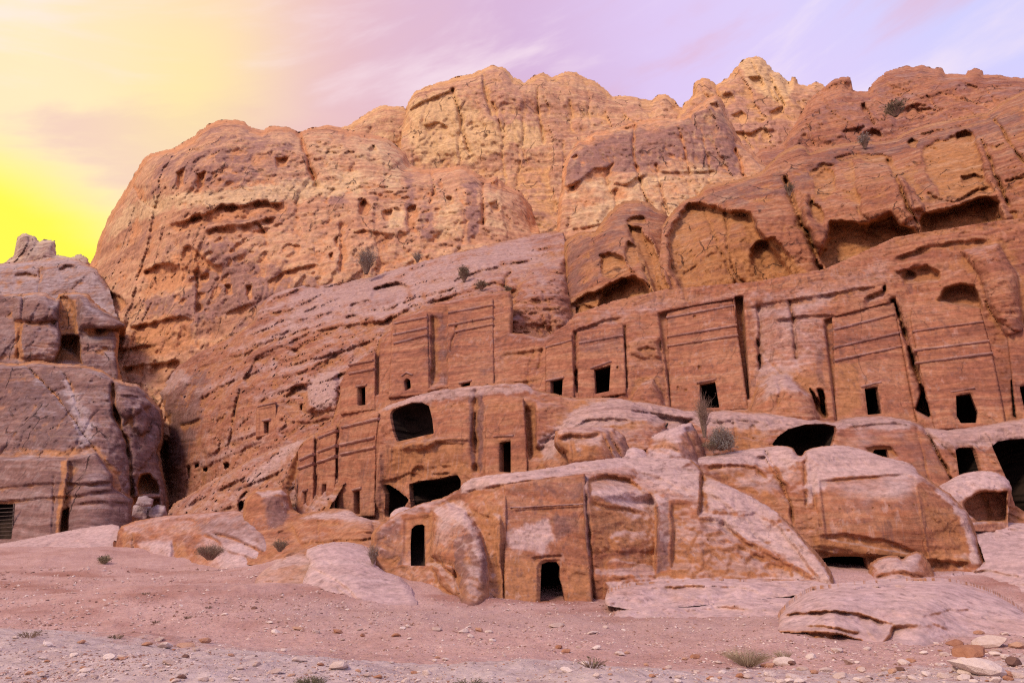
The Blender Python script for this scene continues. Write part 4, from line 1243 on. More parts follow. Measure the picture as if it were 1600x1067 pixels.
# ------------------------------------------------------------------ the street of facades: carved tombs
# name: outline, door, cornices, lintel, recess
TIER = Surf([(600, 520, 70), (600, 620, 64), (800, 460, 68), (800, 600, 60), (900, 520, 60), (900, 610, 56), (1100, 470, 58), (1100, 630, 52),
             (1280, 450, 53), (1300, 640, 46.5), (1400, 470, 51), (1400, 640, 46), (1600, 380, 48), (1810, 500, 44), (1600, 650, 43.5), (1810, 680, 42), (520, 640, 68)])
TOMBS = [
    dict(label='tall three banded facade with a narrow doorway, left of the leaning crack', quad=[(1300, 496), (1397, 471), (1430, 646), (1434, 660), (1306, 664)],
         door=[(1351, 607), (1371.4, 604), (1378, 646), (1356, 648)], bands=[[(1302, 515.6), (1397, 491.5)], [(1302.4, 543.7), (1407, 519.8)], [(1303.4, 564), (1410, 541)]],
         lintel=[(1344, 604.5), (1376.5, 597)], rec=0.9, v=0.35),
    dict(label='tall three banded facade with a doorway worn wide below, right of the leaning crack',
         quad=[(1422, 500), (1424, 480), (1470, 474), (1532, 482), (1552, 556), (1569, 646), (1572, 668), (1460, 672), (1440, 590)],
         door=[(1493.7, 618), (1516.5, 614.5), (1527.7, 643.5), (1525.5, 660.4), (1501.6, 661), (1495, 650.5)],
         bands=[[(1425.7, 518.4), (1536, 503)], [(1427.5, 548), (1545, 533)], [(1430, 567.6), (1551, 552)]], lintel=[(1484.7, 612.6), (1522.7, 606)], rec=0.3, v=0.35),
    dict(label='broad facade with three thin cornices and a broken doorway behind a dry shrub',
         quad=[(1041, 486), (1146, 467), (1150, 500), (1168, 626), (1170, 640), (1048, 646)], door=[(1093, 601), (1117.6, 596.5), (1124, 636.5), (1094.5, 637.5)],
         bands=[[(1041.5, 497), (1146.6, 478)], [(1042.5, 527), (1152, 508.6)], [(1043, 541.5), (1153.6, 524)]], lintel=[(1089, 598.2), (1119, 592)], rec=1.0, v=0.3),
    dict(label='small square facade with one cornice and a big doorway under a cracked lintel', quad=[(903, 519), (973, 506), (977, 560), (978.5, 606), (978, 616), (903, 626)],
         door=[(928, 577.4), (954, 570.4), (951.7, 611), (930, 615.4)], bands=[[(904.8, 536.7), (973.7, 524.6)]], lintel=[(922, 576), (955, 564.5)], rec=0.4, v=0.2),
    dict(label='low narrow facade at the end of a ledge with one cornice and small doorway', quad=[(852.8, 538), (862, 530), (894, 522), (897.5, 626), (852.8, 628)],
         door=[(859.8, 594), (879.5, 590.6), (878, 618), (860, 618)], bands=[[(852.8, 543), (893.5, 532)]], lintel=[(853, 595), (881, 589.5)], rec=0.2, v=0.2),
    dict(label='facade with a little pediment over an arched doorway, tallest of the upper left row', quad=[(613, 503), (622, 498), (668, 489), (671, 606), (670, 616), (607, 622)],
         door=[(631, 595), (636, 591), (641, 594), (642, 606), (632.5, 611)], bands=[[(617.5, 506), (667.5, 496)], [(615, 523.7), (667.5, 512.5)], [(616, 537.5), (668.7, 523.7)]],
         lintel=None, ped=[(627, 588), (635.5, 582), (645, 586)], rec=0.3, v=0.45),
    dict(label='blank wide facade with a stepped crack and a half buried slot window', quad=[(700, 482), (771, 466), (772, 604), (772, 612), (700, 620)],
         door=[(720, 605), (721, 599), (735, 596), (734.5, 602)], bands=[[(701, 489.5), (771, 477)], [(701, 509), (771, 495.5)], [(712, 519), (771, 507)]], lintel=[(717, 599), (737, 594.5)], rec=0.3, v=0.45,
         crack=[(713, 505), (712, 520), (706, 532), (704, 548)]),
    dict(label='slanting topped facade with two faint bands and a tall black doorway beside a pale boulder', quad=[(532, 598), (545, 574), (586, 547), (587, 640), (532, 648)],
         door=[(559, 605), (570.7, 603.7), (571, 632.5), (559, 633.7)], bands=[[(546, 571), (584, 563.5)], [(546, 584), (585, 577)]], lintel=[(557, 603.6), (573, 601.5)], rec=0.3, v=0.35),
    dict(label='facade cut off by the frame edge, only a dark door jamb showing', quad=[(1573, 520), (1640, 500), (1660, 670), (1590, 676)],
         door=[(1593, 604), (1630, 597), (1634, 645), (1601, 641)], bands=[], lintel=None, rec=0.2, v=0.3),
]
tier_feats = []


def pocket(q):
    dq = q['door']
    cx, cy = sum(p[0] for p in dq) / len(dq), sum(p[1] for p in dq) / len(dq)
    xs, ys = [p[0] for p in q['quad']], [p[1] for p in q['quad']]
    return [(min(max(cx + (a - cx) * 2.2, min(xs) + 8), max(xs) - 8), min(cy + (b - cy) * 1.45, max(ys) - 6)) for a, b in dq]



for q in TOMBS:
    if q['rec'] >= 0.8:
        x0, y0 = q['quad'][0]
        n = len(q['quad'])
        bl = q['quad'][-1]
        tier_feats.append(('flat', [(x0 - 13, y0 + 4)] + q['quad'][:-1] + [(bl[0], bl[1])], 3, q['rec'] + 0.1))
    dq = q['door']
    cx, cy = sum(p[0] for p in dq) / len(dq), sum(p[1] for p in dq) / len(dq)
    tier_feats.append(('flat', pocket(q), 2, 8.5))



def shrink(q, k=0.94):
    cx, cy = sum(p[0] for p in q) / len(q), sum(p[1] for p in q) / len(q)
    return [(cx + (a - cx) * k, cy + (b - cy) * k) for a, b in q]


tier_feats += [('flat', shrink(q['quad']), 2, 0.9) for q in TOMBS]
TIER_TOP = [(500, 700), (522, 650), (536, 600), (545, 578), (560, 566), (576, 554), (590, 546), (592, 530), (611, 514), (614, 500), (640, 490), (660, 482), (680, 474), (712, 466), (760, 458), (798, 454), (802, 480), (800, 520), (820, 522), (850, 528), (862, 520), (880, 510),
            (900, 490), (960, 470), (1040, 452), (1180, 440), (1290, 420), (1400, 370), (1560, 345), (1810, 320)]
TIER_RIM = TIER_TOP[:21]
cliff('cliff', TIER_TOP + [(1810, 676), (1590, 672), (1540, 680), (1470, 684), (1436, 672), (1380, 664), (1300, 668), (1262, 662), (1210, 656), (1080, 672), (830, 660), (700, 680), (560, 700)], TIER, S_TIER, M_CARVED, step=1.8, rnd=(7, 1.5), rim=TIER_RIM, skirt=8,
      jag=(1.1, 7), seed=51, tint=(0.1, 0.16, 0.14), calm=[(q['quad'], 9) for q in TOMBS], feats=tier_feats + [
          # open ledge under the undercut blocks
          ('stain', [(900, 500), (1040, 462), (1180, 456), (1290, 438), (1390, 402), (1390, 440), (1280, 470), (1180, 466), (1050, 480), (900, 518)], 8, 2, 0.35),
          ('ledge', [(1160, 480), (1220, 470), (1290, 460), (1340, 450), (1380, 448)], 2, 0.7, 10),
          ('ledge', [(1210, 500), (1260, 492), (1310, 490)], 2, 0.6, 8),
          ('ledge', [(1350, 466), (1368, 458), (1384, 452)], 2, 1.4, 8),
          ('cave', [(1378, 450), (1384, 446), (1384, 454), (1379, 455)], 1.5, 2, 0.1),
          ('ledge', [(898, 516), (940, 500), (975, 494)], 2, 0.9, 5),
          # right hand edge of the broad facade: deep slot
          ('flat', [(1148, 464), (1161, 463), (1166, 540), (1172, 624), (1165, 624), (1154, 540)], 2, 2.4),
          ('wall', [(1180, 470), (1184, 520), (1182, 560), (1188, 580)], 3, 0.8, 20, 20),
          ('cave', [(1182, 532), (1185, 528), (1187, 540), (1184, 544)], 1.5, 1.5, 0.2),
          ('cave', [(1183, 556), (1187, 552), (1190, 574), (1185, 580)], 1.5, 1.5, 0.2),
          ('crack', [(1232, 470), (1240, 500), (1244, 560)], 2.6, 1.0),
          ('stain', [(1225, 470), (1245, 480), (1250, 560), (1238, 560)], 5, 0, 0.5),
          ('stain', [(1170, 470), (1290, 465), (1288, 540), (1230, 600), (1180, 600)], 18, 2, 0.4),
          ('stain', [(1270, 535), (1285, 525), (1290, 600), (1276, 600)], 5, 0, 0.6),
          ('swell', [(1172, 640), (1185, 605), (1205, 588), (1228, 586), (1250, 600), (1268, 620), (1280, 650), (1275, 672), (1172, 672)], 26, 2.6),
          ('stain', [(1180, 630), (1205, 592), (1232, 590), (1262, 616), (1230, 606), (1200, 620)], 5, 2, 0.6),
          ('cave', [(1264, 604), (1270, 612), (1290, 640), (1288, 655), (1276, 640)], 2, 2.5, 0.2),
          ('cave', [(1276, 608), (1286, 610), (1294, 650), (1290, 656), (1284, 640)], 2, 3.5, 0.1),
          # the leaning crack between the two tall facades
          ('crack', [(1396, 470), (1408, 505), (1422, 548), (1436, 596), (1444, 618)], 3.2, 3.0),
          ('flat', [(1431, 640), (1441, 611), (1455, 646), (1452, 652)], 1.5, 5.0),
          # right edge: hollow and buttress above
          ('cave', [(1464, 470), (1476, 448), (1500, 442), (1524, 446), (1534, 470), (1536, 486), (1500, 480)], 5, 2.4, 0.5),
          ('stain', [(1464, 470), (1476, 448), (1500, 442), (1524, 446), (1534, 470), (1536, 486), (1500, 480)], 4, 1, 0.8),
          ('cave', [(1406, 430), (1424, 416), (1450, 414), (1470, 424), (1470, 440), (1440, 446), (1412, 446)], 6, 1.2, 0.5),
          ('ledge', [(1400, 424), (1416, 420), (1432, 426)], 2, 1.6, 8),
          ('ledge', [(1395, 404), (1440, 386), (1500, 376), (1550, 372)], 3, 0.8, 12),
          ('swell', [(1500, 392), (1560, 380), (1590, 430), (1600, 520), (1575, 530), (1545, 480), (1530, 430)], 22, 1.4),
          ('crack', [(1540, 470), (1556, 500), (1590, 520)], 2, 0.5),
          ('stain', [(1535, 490), (1570, 505), (1600, 530), (1590, 600), (1572, 600)], 10, 0, 0.3),
          # the block right of the small square facade
          ('crack', [(976, 510), (976, 550), (979, 604)], 2.2, 1.6),
          ('wall', [(1032, 526), (1038, 570), (1044, 630)], 2, 0.6, 7, -7),
          ('swell', [(980, 535), (1000, 528), (1030, 524), (1032, 560), (1000, 560), (985, 552)], 10, 0.7),
          ('cave', [(992, 545), (1010, 540), (1026, 545), (1024, 560), (1006, 560)], 3, 0.6, 0.6),
          ('swell', [(985, 625), (1000, 600), (1020, 592), (1032, 610), (1040, 640), (1000, 640)], 14, 1.6),
          ('crack', [(898, 520), (899, 560), (901, 612)], 2.4, 1.5),
          ('cave', [(898, 582), (902, 576), (905, 600), (901, 612)], 1.6, 1.5, 0.2),
          ('ledge', [(780, 556), (800, 551), (820, 548), (850, 544)], 2, 0.7, 8),
          ('ledge', [(770, 606), (800, 600), (850, 590)], 2, 0.8, 9),
          ('crack', [(846, 546), (843, 570), (840, 580)], 1.6, 0.6),
          # left facades: side returns and grooves
          ('wall', [(672, 490), (674, 540), (672, 606)], 2, 1.6, 10, 14),
          ('flat', [(587, 548), (592, 540), (593, 616), (587, 618)], 1.5, 1.4),
          ('wall', [(700, 476), (699, 540), (699, 610)], 1.5, 0.6, 6, -8),
          ('stain', [(672, 490), (700, 480), (700, 600), (672, 600)], 5, 0, 0.4),
          ('swell', [(655, 612), (672, 604), (680, 606), (680, 616), (660, 618)], 5, 0.7),
          ('ledge', [(590, 612), (640, 616), (700, 604), (760, 600)], 2, 0.8, 6),
      ])

H_TIER = TIER


def face_dist(pts, off, src):
    return Surf([(x, y, float(src(x, y)) + off) for x, y in pts], plane=True)


def bar(name, a, b, h, out, inn, surf, parent, mat, under=0.0, nseg=14, seed=0, end=0.0):
    """a moulding along a surveyed line: HEIGHT h metres, standing OUT metres proud of the wall, its edges a little worn"""
    org = np.array(parent.location)
    t = np.linspace(0, 1, nseg)
    px, py = a[0] + (b[0] - a[0]) * t, a[1] + (b[1] - a[1]) * t
    c = at(px, py, surf(px, py))
    tan = c[-1] - c[0]
    tan /= np.linalg.norm(tan)
    nin = np.array([-tan[1], tan[0], 0.0])
    nin /= np.linalg.norm(nin)
    up = np.cross(tan, nin)
    if up[2] < 0:
        up = -up
    w = 1 + 0.25 * perlin(c * 1.3, seed)
    w2 = 0.02 * perlin(c * 2.1, seed + 3)
    prof = [(0.5, -0.2), (0.5, 0.55), (0.34, 0.95), (0.0, 1.0), (-0.30, 0.75), (-0.5, 0.30), (-0.5, -0.2)]
    rows = []
    for s, o in prof:
        po = (o * out * w)[:, None] if o > 0 else o * inn / 0.2
        rows.append(c + up * (s * h * w + w2)[:, None] - nin * po)
    R = np.stack(rows)                       # profile x segments
    k, n = R.shape[:2]
    q = [[i * n + j, (i + 1) * n + j, (i + 1) * n + j + 1, i * n + j + 1] for i in range(k - 1) for j in range(n - 1)]
    tr = []
    for j in (0, n - 1):
        for i in range(1, k - 1):
            tr.append([0 * n + j, i * n + j, (i + 1) * n + j] if j else [0 * n + j, (i + 1) * n + j, i * n + j])
    v = R.reshape(-1, 3)
    return link(name, new_mesh(name, v - org, q, tr, mat, False, np.tile([[0.0, 0.15, 0.6]], (len(v), 1))), parent)


def tomb(q, src, mat=None, feats=(), group='rock cut tombs of the street of facades', style=S_FACE, seed=0, room=(0.55, 1.9, 5.0), step=1.5, name='rock_tomb'):
    mat = mat or M_CARVED
    xs = [p[0] for p in q['quad']]
    ys = [p[1] for p in q['quad']]
    bx, by = sum(xs) / len(xs), max(ys)
    base = at(bx, by, float(src(bx, by)))
    e = empty(name, base, q['label'], 'rock tomb', group)
    surf = face_dist(q['quad'], q['rec'] - 0.12 - (0.55 if q['rec'] < 0.8 else 0.35), src)
    fe = list(feats)
    d = q['door']
    if d:
        cx, cy = sum(p[0] for p in d) / len(d), sum(p[1] for p in d) / len(d)
        fe.append(('flat', [(cx + (a - cx) * 1.32, cy + (b - cy) * 1.12) for a, b in d], 1.5, 0.06))
    if q.get('crack'):
        fe.append(('crack', q['crack'], 1.6, 0.5))
    r = Relief('facade', q['quad'], surf, style, mat, step=step, rnd=(3.0, 0.35), feats=fe, holes=[d] if d else [], skirt=1.6, parent=e, jag=(0.7, 9),
               seed=70 + seed, tint=(q.get('v', 0.3) * 0.55, 0.15, 0.12), warp=0.5, room=room)
    for k, (a, b) in enumerate(q['bands']):
        m = float(surf((a[0] + b[0]) / 2, (a[1] + b[1]) / 2))
        bar('cornice', a, b, m * q.get('bh', 4.4) / FOCAL, m * q.get('bo', 3.6) / FOCAL, 0.25, surf, e, mat, seed=seed * 5 + k)
    if q['lintel']:
        a, b = q['lintel']
        m = float(surf(a[0], a[1]))
        bar('lintel', a, b, m * 3.4 / FOCAL, m * 2.2 / FOCAL, 0.25, surf, e, mat, seed=seed * 5 + 4, nseg=8)
    if q.get('ped'):
        a, b, c = q['ped']
        m = float(surf(b[0], b[1]))
        for s, (u, v) in enumerate(((a, b), (b, c))):
            bar('pediment', u, v, m * 2.6 / FOCAL, m * 3.4 / FOCAL, 0.2, surf, e, mat, seed=seed + s, nseg=6)
    return e, r, surf


for k, q in enumerate(TOMBS):
    ex = []
    if k == 0:
        ex = [('stain', [(1306, 570), (1340, 565), (1345, 640), (1310, 650)], 6, 1, 0.5)]
    if k == 2:
        ex = [('cave', [(1090, 573), (1093, 570), (1096, 573), (1096, 579), (1091, 579)], 1, 0.3, 0.2), ('cave', [(1058, 604), (1060, 603), (1060, 611), (1058, 611)], 0.8, 0.3, 0.1),
              ('cave', [(1068, 609), (1073, 607), (1075, 610), (1070, 613)], 0.8, 0.2, 0.1), ('crack', [(1094, 505), (1095, 530), (1096, 545)], 1.2, 0.12),
              ('cave', [(1082, 494), (1087, 492), (1088, 497), (1084, 498)], 0.8, 0.25, 0.1)]
    if k == 3:
        ex = [('cave', [(963, 574), (966, 571), (967, 577), (964, 579)], 0.8, 0.3, 0.1), ('stain', [(905, 525), (970, 512), (975, 545), (905, 555)], 6, 0, 0.4)]
    tomb(q, TIER, feats=ex, seed=k)

# small tomb on the left bench
BENCHW = Surf([(398, 630, 82.5), (434, 620, 81), (400, 690, 79), (434, 680, 78)], plane=True)
tomb(dict(label='tiny framed facade alone on the left slope with one black doorway', quad=[(401, 634), (431, 627), (432, 676), (400, 684)],
          door=[(412.5, 659), (420, 658), (419.5, 676.5), (412.5, 677.2)], bands=[[(403, 635.5), (431, 629)]], lintel=[(410, 657.2), (422, 655)], rec=0.2, v=0.3, bh=2.2, bo=2.6), BENCHW, seed=20,
     feats=[('flat', [(405, 640), (428, 635), (428, 678), (405, 682)], 1.2, 0.25)])

# ------------------------------------------------------------------ second tier
LOWT = Surf([(445, 740, 60), (455, 800, 58), (500, 670, 60), (530, 660, 58), (590, 650, 54.5), (590, 800, 53), (640, 620, 53.5), (650, 780, 49.5), (720, 600, 52), (730, 760, 47.5), (800, 620, 49), (800, 740, 46), (850, 610, 49), (860, 720, 44.5), (900, 620, 49), (950, 640, 47), (1000, 700, 43.5), (1100, 650, 46), (1110, 720, 42)])
LOWT_TOP = [(440, 830), (444, 790), (440, 760), (447, 742), (456, 720), (468, 698), (476, 688), (484, 682), (500, 672), (530, 660), (560, 650), (590, 640), (605, 634), (622, 628), (650, 618), (690, 608), (725, 604), (760, 600), (790, 597), (818, 598), (832, 606), (850, 612), (880, 618),
            (905, 622), (940, 620), (980, 624), (1010, 628), (1040, 634), (1070, 642), (1100, 640), (1130, 650)]
CAVE_UP = [(609, 647.5), (612.5, 641), (625, 635), (642.5, 629), (660, 629), (670, 634), (672.5, 642.5), (675.5, 655), (678, 677.5), (667.5, 679), (642.5, 685), (620, 690), (614, 675), (611, 660)]
CAVE_R = [(639, 756), (655, 751), (682.5, 748), (705, 742.5), (715, 742), (720, 750), (720, 765), (705, 776), (682.5, 786), (665, 794), (650, 800), (642.5, 798), (640, 775)]
CAVE_L = [(596, 757.5), (607.5, 756.5), (622.5, 766), (639, 780), (632, 792), (616, 803), (607.5, 808), (601, 807), (602, 770)]
LT = [
    dict(label='flat facade with three slanting bands and low doorway, widest of the lower left row', quad=[(531, 664), (560, 653), (592, 645), (588, 700), (586, 806), (526, 812)],
         door=[(552.5, 767.5), (562, 766), (562, 803), (552.5, 803)], bands=[[(535, 668), (592, 654)], [(532.5, 695), (586, 683)], [(533, 710), (586, 698.7)]], lintel=[(550.5, 765.5), (565, 762)], rec=0.25, v=0.4),
    dict(label='narrow facade between two grooves with a tall slit doorway', quad=[(497, 678), (526, 666), (523, 800), (496, 802)],
         door=[(503.7, 756), (510, 755.7), (509, 793), (503, 793)], bands=[[(499, 684), (526.5, 672.5)], [(497.5, 706), (525.5, 696)], [(497.5, 722.5), (525, 712.5)]], lintel=None, rec=0.3, v=0.4),
    dict(label='dark worn facade with a thin slit, at the left end of the lower row', quad=[(466, 702), (476, 692), (491, 684), (490, 802), (464, 806)],
         door=[(475, 768), (479, 767), (478.5, 795), (475, 795)], bands=[[(469, 718), (490, 709)], [(467, 732), (490, 724)]], lintel=[(473, 767), (481, 765)], rec=0.4, v=0.55),
    dict(label='square facade with a single upright black doorway above the front outcrop', quad=[(758, 634), (764, 628), (818, 622), (822, 680), (825, 745), (758, 750)],
         door=[(780.5, 691), (798, 688.6), (798, 738), (780.5, 737)], bands=[], lintel=[(771.5, 682), (802, 680.5)], rec=0.2, v=0.15),
]
lf = []
for q in LT:
    dq = q['door']
    cx, cy = sum(p[0] for p in dq) / len(dq), sum(p[1] for p in dq) / len(dq)
    lf.append(('flat', pocket(q), 2, 8.0))
lf += [('flat', shrink(q['quad']), 2, 0.9) for q in LT]
r_low = cliff('cliff', LOWT_TOP + [(1140, 740), (900, 780), (700, 850), (560, 850), (440, 850)], LOWT, dict(S_TIER, fresh=0.6), M_CARVED, step=1.7, rnd=(6, 1.0), rim=LOWT_TOP[5:], skirt=7, jag=(1.2, 8), seed=52,
      tint=(0.15, 0.15, 0.12), calm=[(q['quad'], 7) for q in LT] + [([(676, 650), (732, 650), (732, 715), (676, 715)], 10)], holes=[CAVE_UP, CAVE_R, CAVE_L], hole_part='cave',
      room=[(0.3, 1.05, 2.4), (0.5, 1.2, 4.0), (0.5, 1.2, 3.5)], feats=lf + [
          ('stain', [(600, 612), (830, 600), (830, 612), (700, 622), (600, 640)], 5, 2, 0.8),
          ('stain', [(610, 700), (680, 690), (735, 700), (735, 740), (640, 750), (600, 745)], 10, 1, 0.45),
          ('stain', [(732, 610), (752, 606), (756, 640), (752, 740), (738, 740)], 4, 0, 0.9),
          ('crack', [(744, 612), (742, 660), (744, 735)], 4.5, 1.0),
          ('crack', [(493.5, 674), (493, 740), (492.5, 806)], 2.6, 1.2),
          ('crack', [(528.5, 662), (526, 740), (524, 806)], 2.6, 1.1),
          ('wall', [(592, 650), (589, 700), (588, 740), (580, 800)], 3, -0.6, 14, 14),
          ('ledge', [(600, 690), (622, 694), (650, 690), (680, 686)], 3, -0.7, 14),
          ('band', [(680, 687), (728, 685)], 2.2, 0.28),
          ('ledge', [(680, 690), (705, 692), (728, 691)], 1.6, 0.4, 4),
          ('ledge', [(672, 730), (690, 727), (706, 726)], 1.6, 0.5, 4),
          ('ledge', [(674, 740), (690, 738), (704, 737)], 1.6, 0.5, 4),
          ('ledge', [(590, 752), (612, 748), (640, 738), (660, 742)], 2, 0.6, 7),
          ('cave', [(644, 736), (650, 729), (660, 728), (667, 735), (668, 748), (655, 751), (640, 755)], 3, 0.7, 0.8),
          ('cave', [(622, 692), (640, 688), (676, 682), (690, 690), (660, 705), (624, 705)], 5, -0.5, 0.2),
          ('wall', [(819, 632), (822, 680), (826, 720)], 2, 1.2, 9, 10),
          ('stain', [(820, 628), (834, 628), (838, 700), (826, 720)], 3, 1, 0.6),
          ('wall', [(836, 630), (838, 670), (834, 700)], 3, -0.9, 16, 20),
          # pale domes to the right
          ('stain', [(840, 690), (900, 640), (960, 624), (1060, 640), (1110, 650), (1110, 665), (1000, 655), (920, 665), (850, 720)], 8, 2, 0.9),
          ('swell', [(850, 720), (880, 660), (920, 632), (990, 628), (1040, 660), (1040, 740), (850, 750)], 34, 2.2),
          ('ledge', [(895, 666), (915, 656), (950, 652), (985, 655)], 2, 0.8, 8),
          ('stain', [(900, 660), (980, 652), (1010, 662), (960, 690), (900, 690)], 8, 1, 0.5),
          ('ledge', [(985, 640), (1030, 646), (1070, 652), (1090, 654)], 2, 0.8, 6),
          ('ledge', [(1015, 650), (1050, 652), (1086, 656)], 2, 0.9, 7),
          ('stain', [(1020, 682), (1050, 664), (1080, 660), (1086, 672), (1050, 680)], 4, 2, 0.8),
          ('stain', [(1030, 684), (1070, 680), (1080, 715), (1040, 715)], 6, 0, 0.3),
          ('ledge', [(1000, 704), (1030, 698), (1050, 704)], 2, 0.5, 6),
          ('ledge', [(840, 690), (870, 680), (890, 672)], 2, 0.5, 8),
          ('crack', [(846, 700), (860, 680), (880, 668)], 1.5, 0.4),
          ('wall', [(478, 690), (470, 715), (464, 745), (462, 806)], 2.5, 3.0, 14, -30),
          ('stain', [(446, 742), (472, 700), (466, 800), (450, 806)], 5, 0, 0.6),  # left-facing end darkened in the colour, as it lies in shadow
      ])
for k, q in enumerate(LT):
    tomb(q, LOWT, seed=30 + k, group='rock cut tombs of the lower row')
    
# the tapering boulder on the domes
BOULDER_A = [(866, 690), (868, 674), (880, 668), (900, 667), (935, 666), (958, 668), (976, 680), (984, 700), (996, 716), (990, 726), (930, 728), (890, 728), (884, 706), (872, 700)]
r = Relief('boulder', BOULDER_A, [(868, 680, 40.6), (930, 668, 41.2), (985, 705, 40.6), (900, 725, 39.4), (980, 725, 39.8), (925, 700, 39.4)], S_FRONT, M_NEAR, rnd=(12, 1.2), skirt=2.5, jag=(1.0, 6), seed=61, tint=(0.25, 0.25, 0.1), feats=[
    ('ledge', [(868, 684), (890, 678), (915, 680), (940, 676)], 3, 0.7, 14), ('crack', [(894, 696), (896, 712), (892, 724)], 2, 0.5),
    ('crack', [(950, 672), (962, 695), (975, 720)], 2, 0.5), ('crack', [(940, 676), (952, 700), (960, 722)], 1.8, 0.4), ('crack', [(960, 672), (972, 690), (984, 712)], 1.6, 0.35),
    ('stain', [(936, 668), (976, 680), (996, 716), (965, 722)], 5, 0, 0.5), ('stain', [(872, 686), (940, 680), (930, 722), (892, 722)], 6, 1, 0.5)])
tag(r.obj, 'red brown boulder tapering to a narrow foot on the pale rock dome', 'boulder')

BOULDER_B = [(1006, 712), (1012, 698), (1018, 682), (1034, 674), (1052, 668), (1068, 662), (1080, 660), (1088, 672), (1094, 690), (1102, 712), (1108, 730), (1060, 740), (1000, 736)]
r = Relief('boulder', BOULDER_B, [(1018, 684, 41.5), (1080, 660, 42), (1100, 712, 41), (1006, 730, 39.2), (1100, 735, 39.4), (1060, 695, 39.9)], S_FRONT, M_LOW, rnd=(7, 0.9), skirt=2.5, jag=(1.0, 6), seed=62, tint=(0.3, 0.1, 0.3), feats=[
    ('wall', [(1066, 664), (1078, 690), (1094, 728)], 3, 0.9, 10, 18), ('ledge', [(1014, 700), (1036, 694), (1062, 700)], 2, 0.3, 8),
    ('stain', [(1024, 684), (1056, 682), (1066, 715), (1020, 715)], 6, 1, 0.6), ('stain', [(1018, 682), (1050, 668), (1080, 661), (1084, 670), (1040, 682)], 3, 2, 0.8)])
tag(r.obj, 'tilted lilac block with a sharp edge, right of the narrow footed boulder', 'boulder')
BOULDER_C = [(960, 722), (972, 706), (988, 698), (1004, 702), (1016, 712), (1020, 730), (960, 735)]
r = Relief('boulder', BOULDER_C, [(960, 722, 40), (988, 698, 40.6), (1018, 715, 40), (990, 730, 38.9), (1015, 732, 39)], S_FRONT, M_LOW, rnd=(8, 0.8), skirt=1.5, jag=(0.8, 6), seed=63, tint=(0.2, 0.1, 0.4))
tag(r.obj, 'low rounded grey boulder wedged between the two larger boulders on the domes', 'boulder')

# ------------------------------------------------------------------ right hand lower tier
RTIER = Surf([(1060, 650, 46), (1120, 640, 46), (1210, 645, 45), (1330, 650, 43.5), (1440, 660, 42.5), (1600, 655, 41.5), (1810, 650, 40), (1100, 720, 42), (1250, 715, 41), (1400, 740, 39.5), (1500, 750, 39.5), (1600, 780, 38.5), (1810, 800, 37), (1400, 850, 38), (1600, 860, 37)])
RT_TOP = [(1060, 700), (1075, 655), (1100, 644), (1130, 640), (1170, 642), (1210, 645), (1240, 648), (1262, 652), (1285, 657), (1304, 658), (1316, 653), (1340, 650), (1375, 649), (1405, 652), (1430, 658), (1450, 668), (1480, 672), (1510, 668), (1540, 664), (1570, 658), (1600, 652), (1810, 640)]
CAVE_X = [(1206, 694), (1215.5, 682), (1232, 670), (1259, 662.5), (1289, 661.6), (1306, 665.5), (1307, 673), (1301, 694), (1284, 716), (1257, 726), (1236, 718), (1222, 706)]
CAVE_W = [(1364, 706), (1367, 702), (1386, 701.5), (1390, 716), (1388, 726), (1368, 722)]
CAVE_A = [(1493, 703), (1499, 699), (1520, 698.5), (1524.5, 703), (1533.5, 733), (1533.5, 740), (1499, 744)]
CAVE_B = [(1550, 697), (1559, 689.5), (1580, 686), (1640, 682), (1640, 800), (1602, 800), (1586, 789), (1574, 751)]
cliff('cliff', RT_TOP + [(1810, 880), (1380, 880), (1150, 780), (1060, 760)], RTIER, dict(S_TIER, lump=(6, 0.5)), M_CARVED, step=1.7, rnd=(12, 2.0), rim=RT_TOP, skirt=7, jag=(1.0, 8), seed=53, tint=(0.12, 0.15, 0.15),
      holes=[CAVE_X, CAVE_W, CAVE_A, CAVE_B], hole_part='cave', room=[(0.5, 1.15, 4.5), (0.3, 1.2, 3.5), (0.4, 1.3, 4.0), (0.7, 1.2, 5.0)],
      calm=[([(1318, 660), (1440, 664), (1490, 750), (1490, 800), (1330, 800)], 10)], feats=[
          ('stain', [(1080, 645), (1210, 650), (1300, 662), (1340, 655), (1420, 658), (1420, 668), (1320, 668), (1200, 668), (1090, 664)], 6, 2, 0.85),
          ('stain', [(1440, 668), (1600, 656), (1620, 690), (1540, 700), (1460, 700)], 10, 2, 0.7),
          ('stain', [(1330, 668), (1440, 672), (1485, 750), (1400, 730), (1340, 700)], 8, 0, 0.3),
          ('ledge', [(1320, 668), (1360, 662), (1400, 660), (1436, 668)], 2, 0.35, 6),
          ('crack', [(1444, 668), (1456, 690), (1472, 720), (1488, 752)], 2, 1.0),
          ('crack', [(1432, 670), (1444, 710), (1450, 750)], 1.4, 0.3),
          ('cave', [(1352, 700), (1366, 696), (1392, 697), (1404, 712), (1392, 724), (1360, 716)], 3, 0.5, 0.3),
          ('crack', [(1146, 660), (1150, 685), (1144, 700)], 2, 0.5),
          ('ledge', [(1100, 662), (1150, 655), (1200, 660)], 2, 0.4, 8),
          ('stain', [(1110, 660), (1200, 665), (1200, 700), (1110, 705)], 9, 1, 0.45),
          ('cave', [(1172, 666), (1177, 662), (1181, 666), (1181, 674), (1173, 674)], 1.2, 0.25, 0.1),
      ])

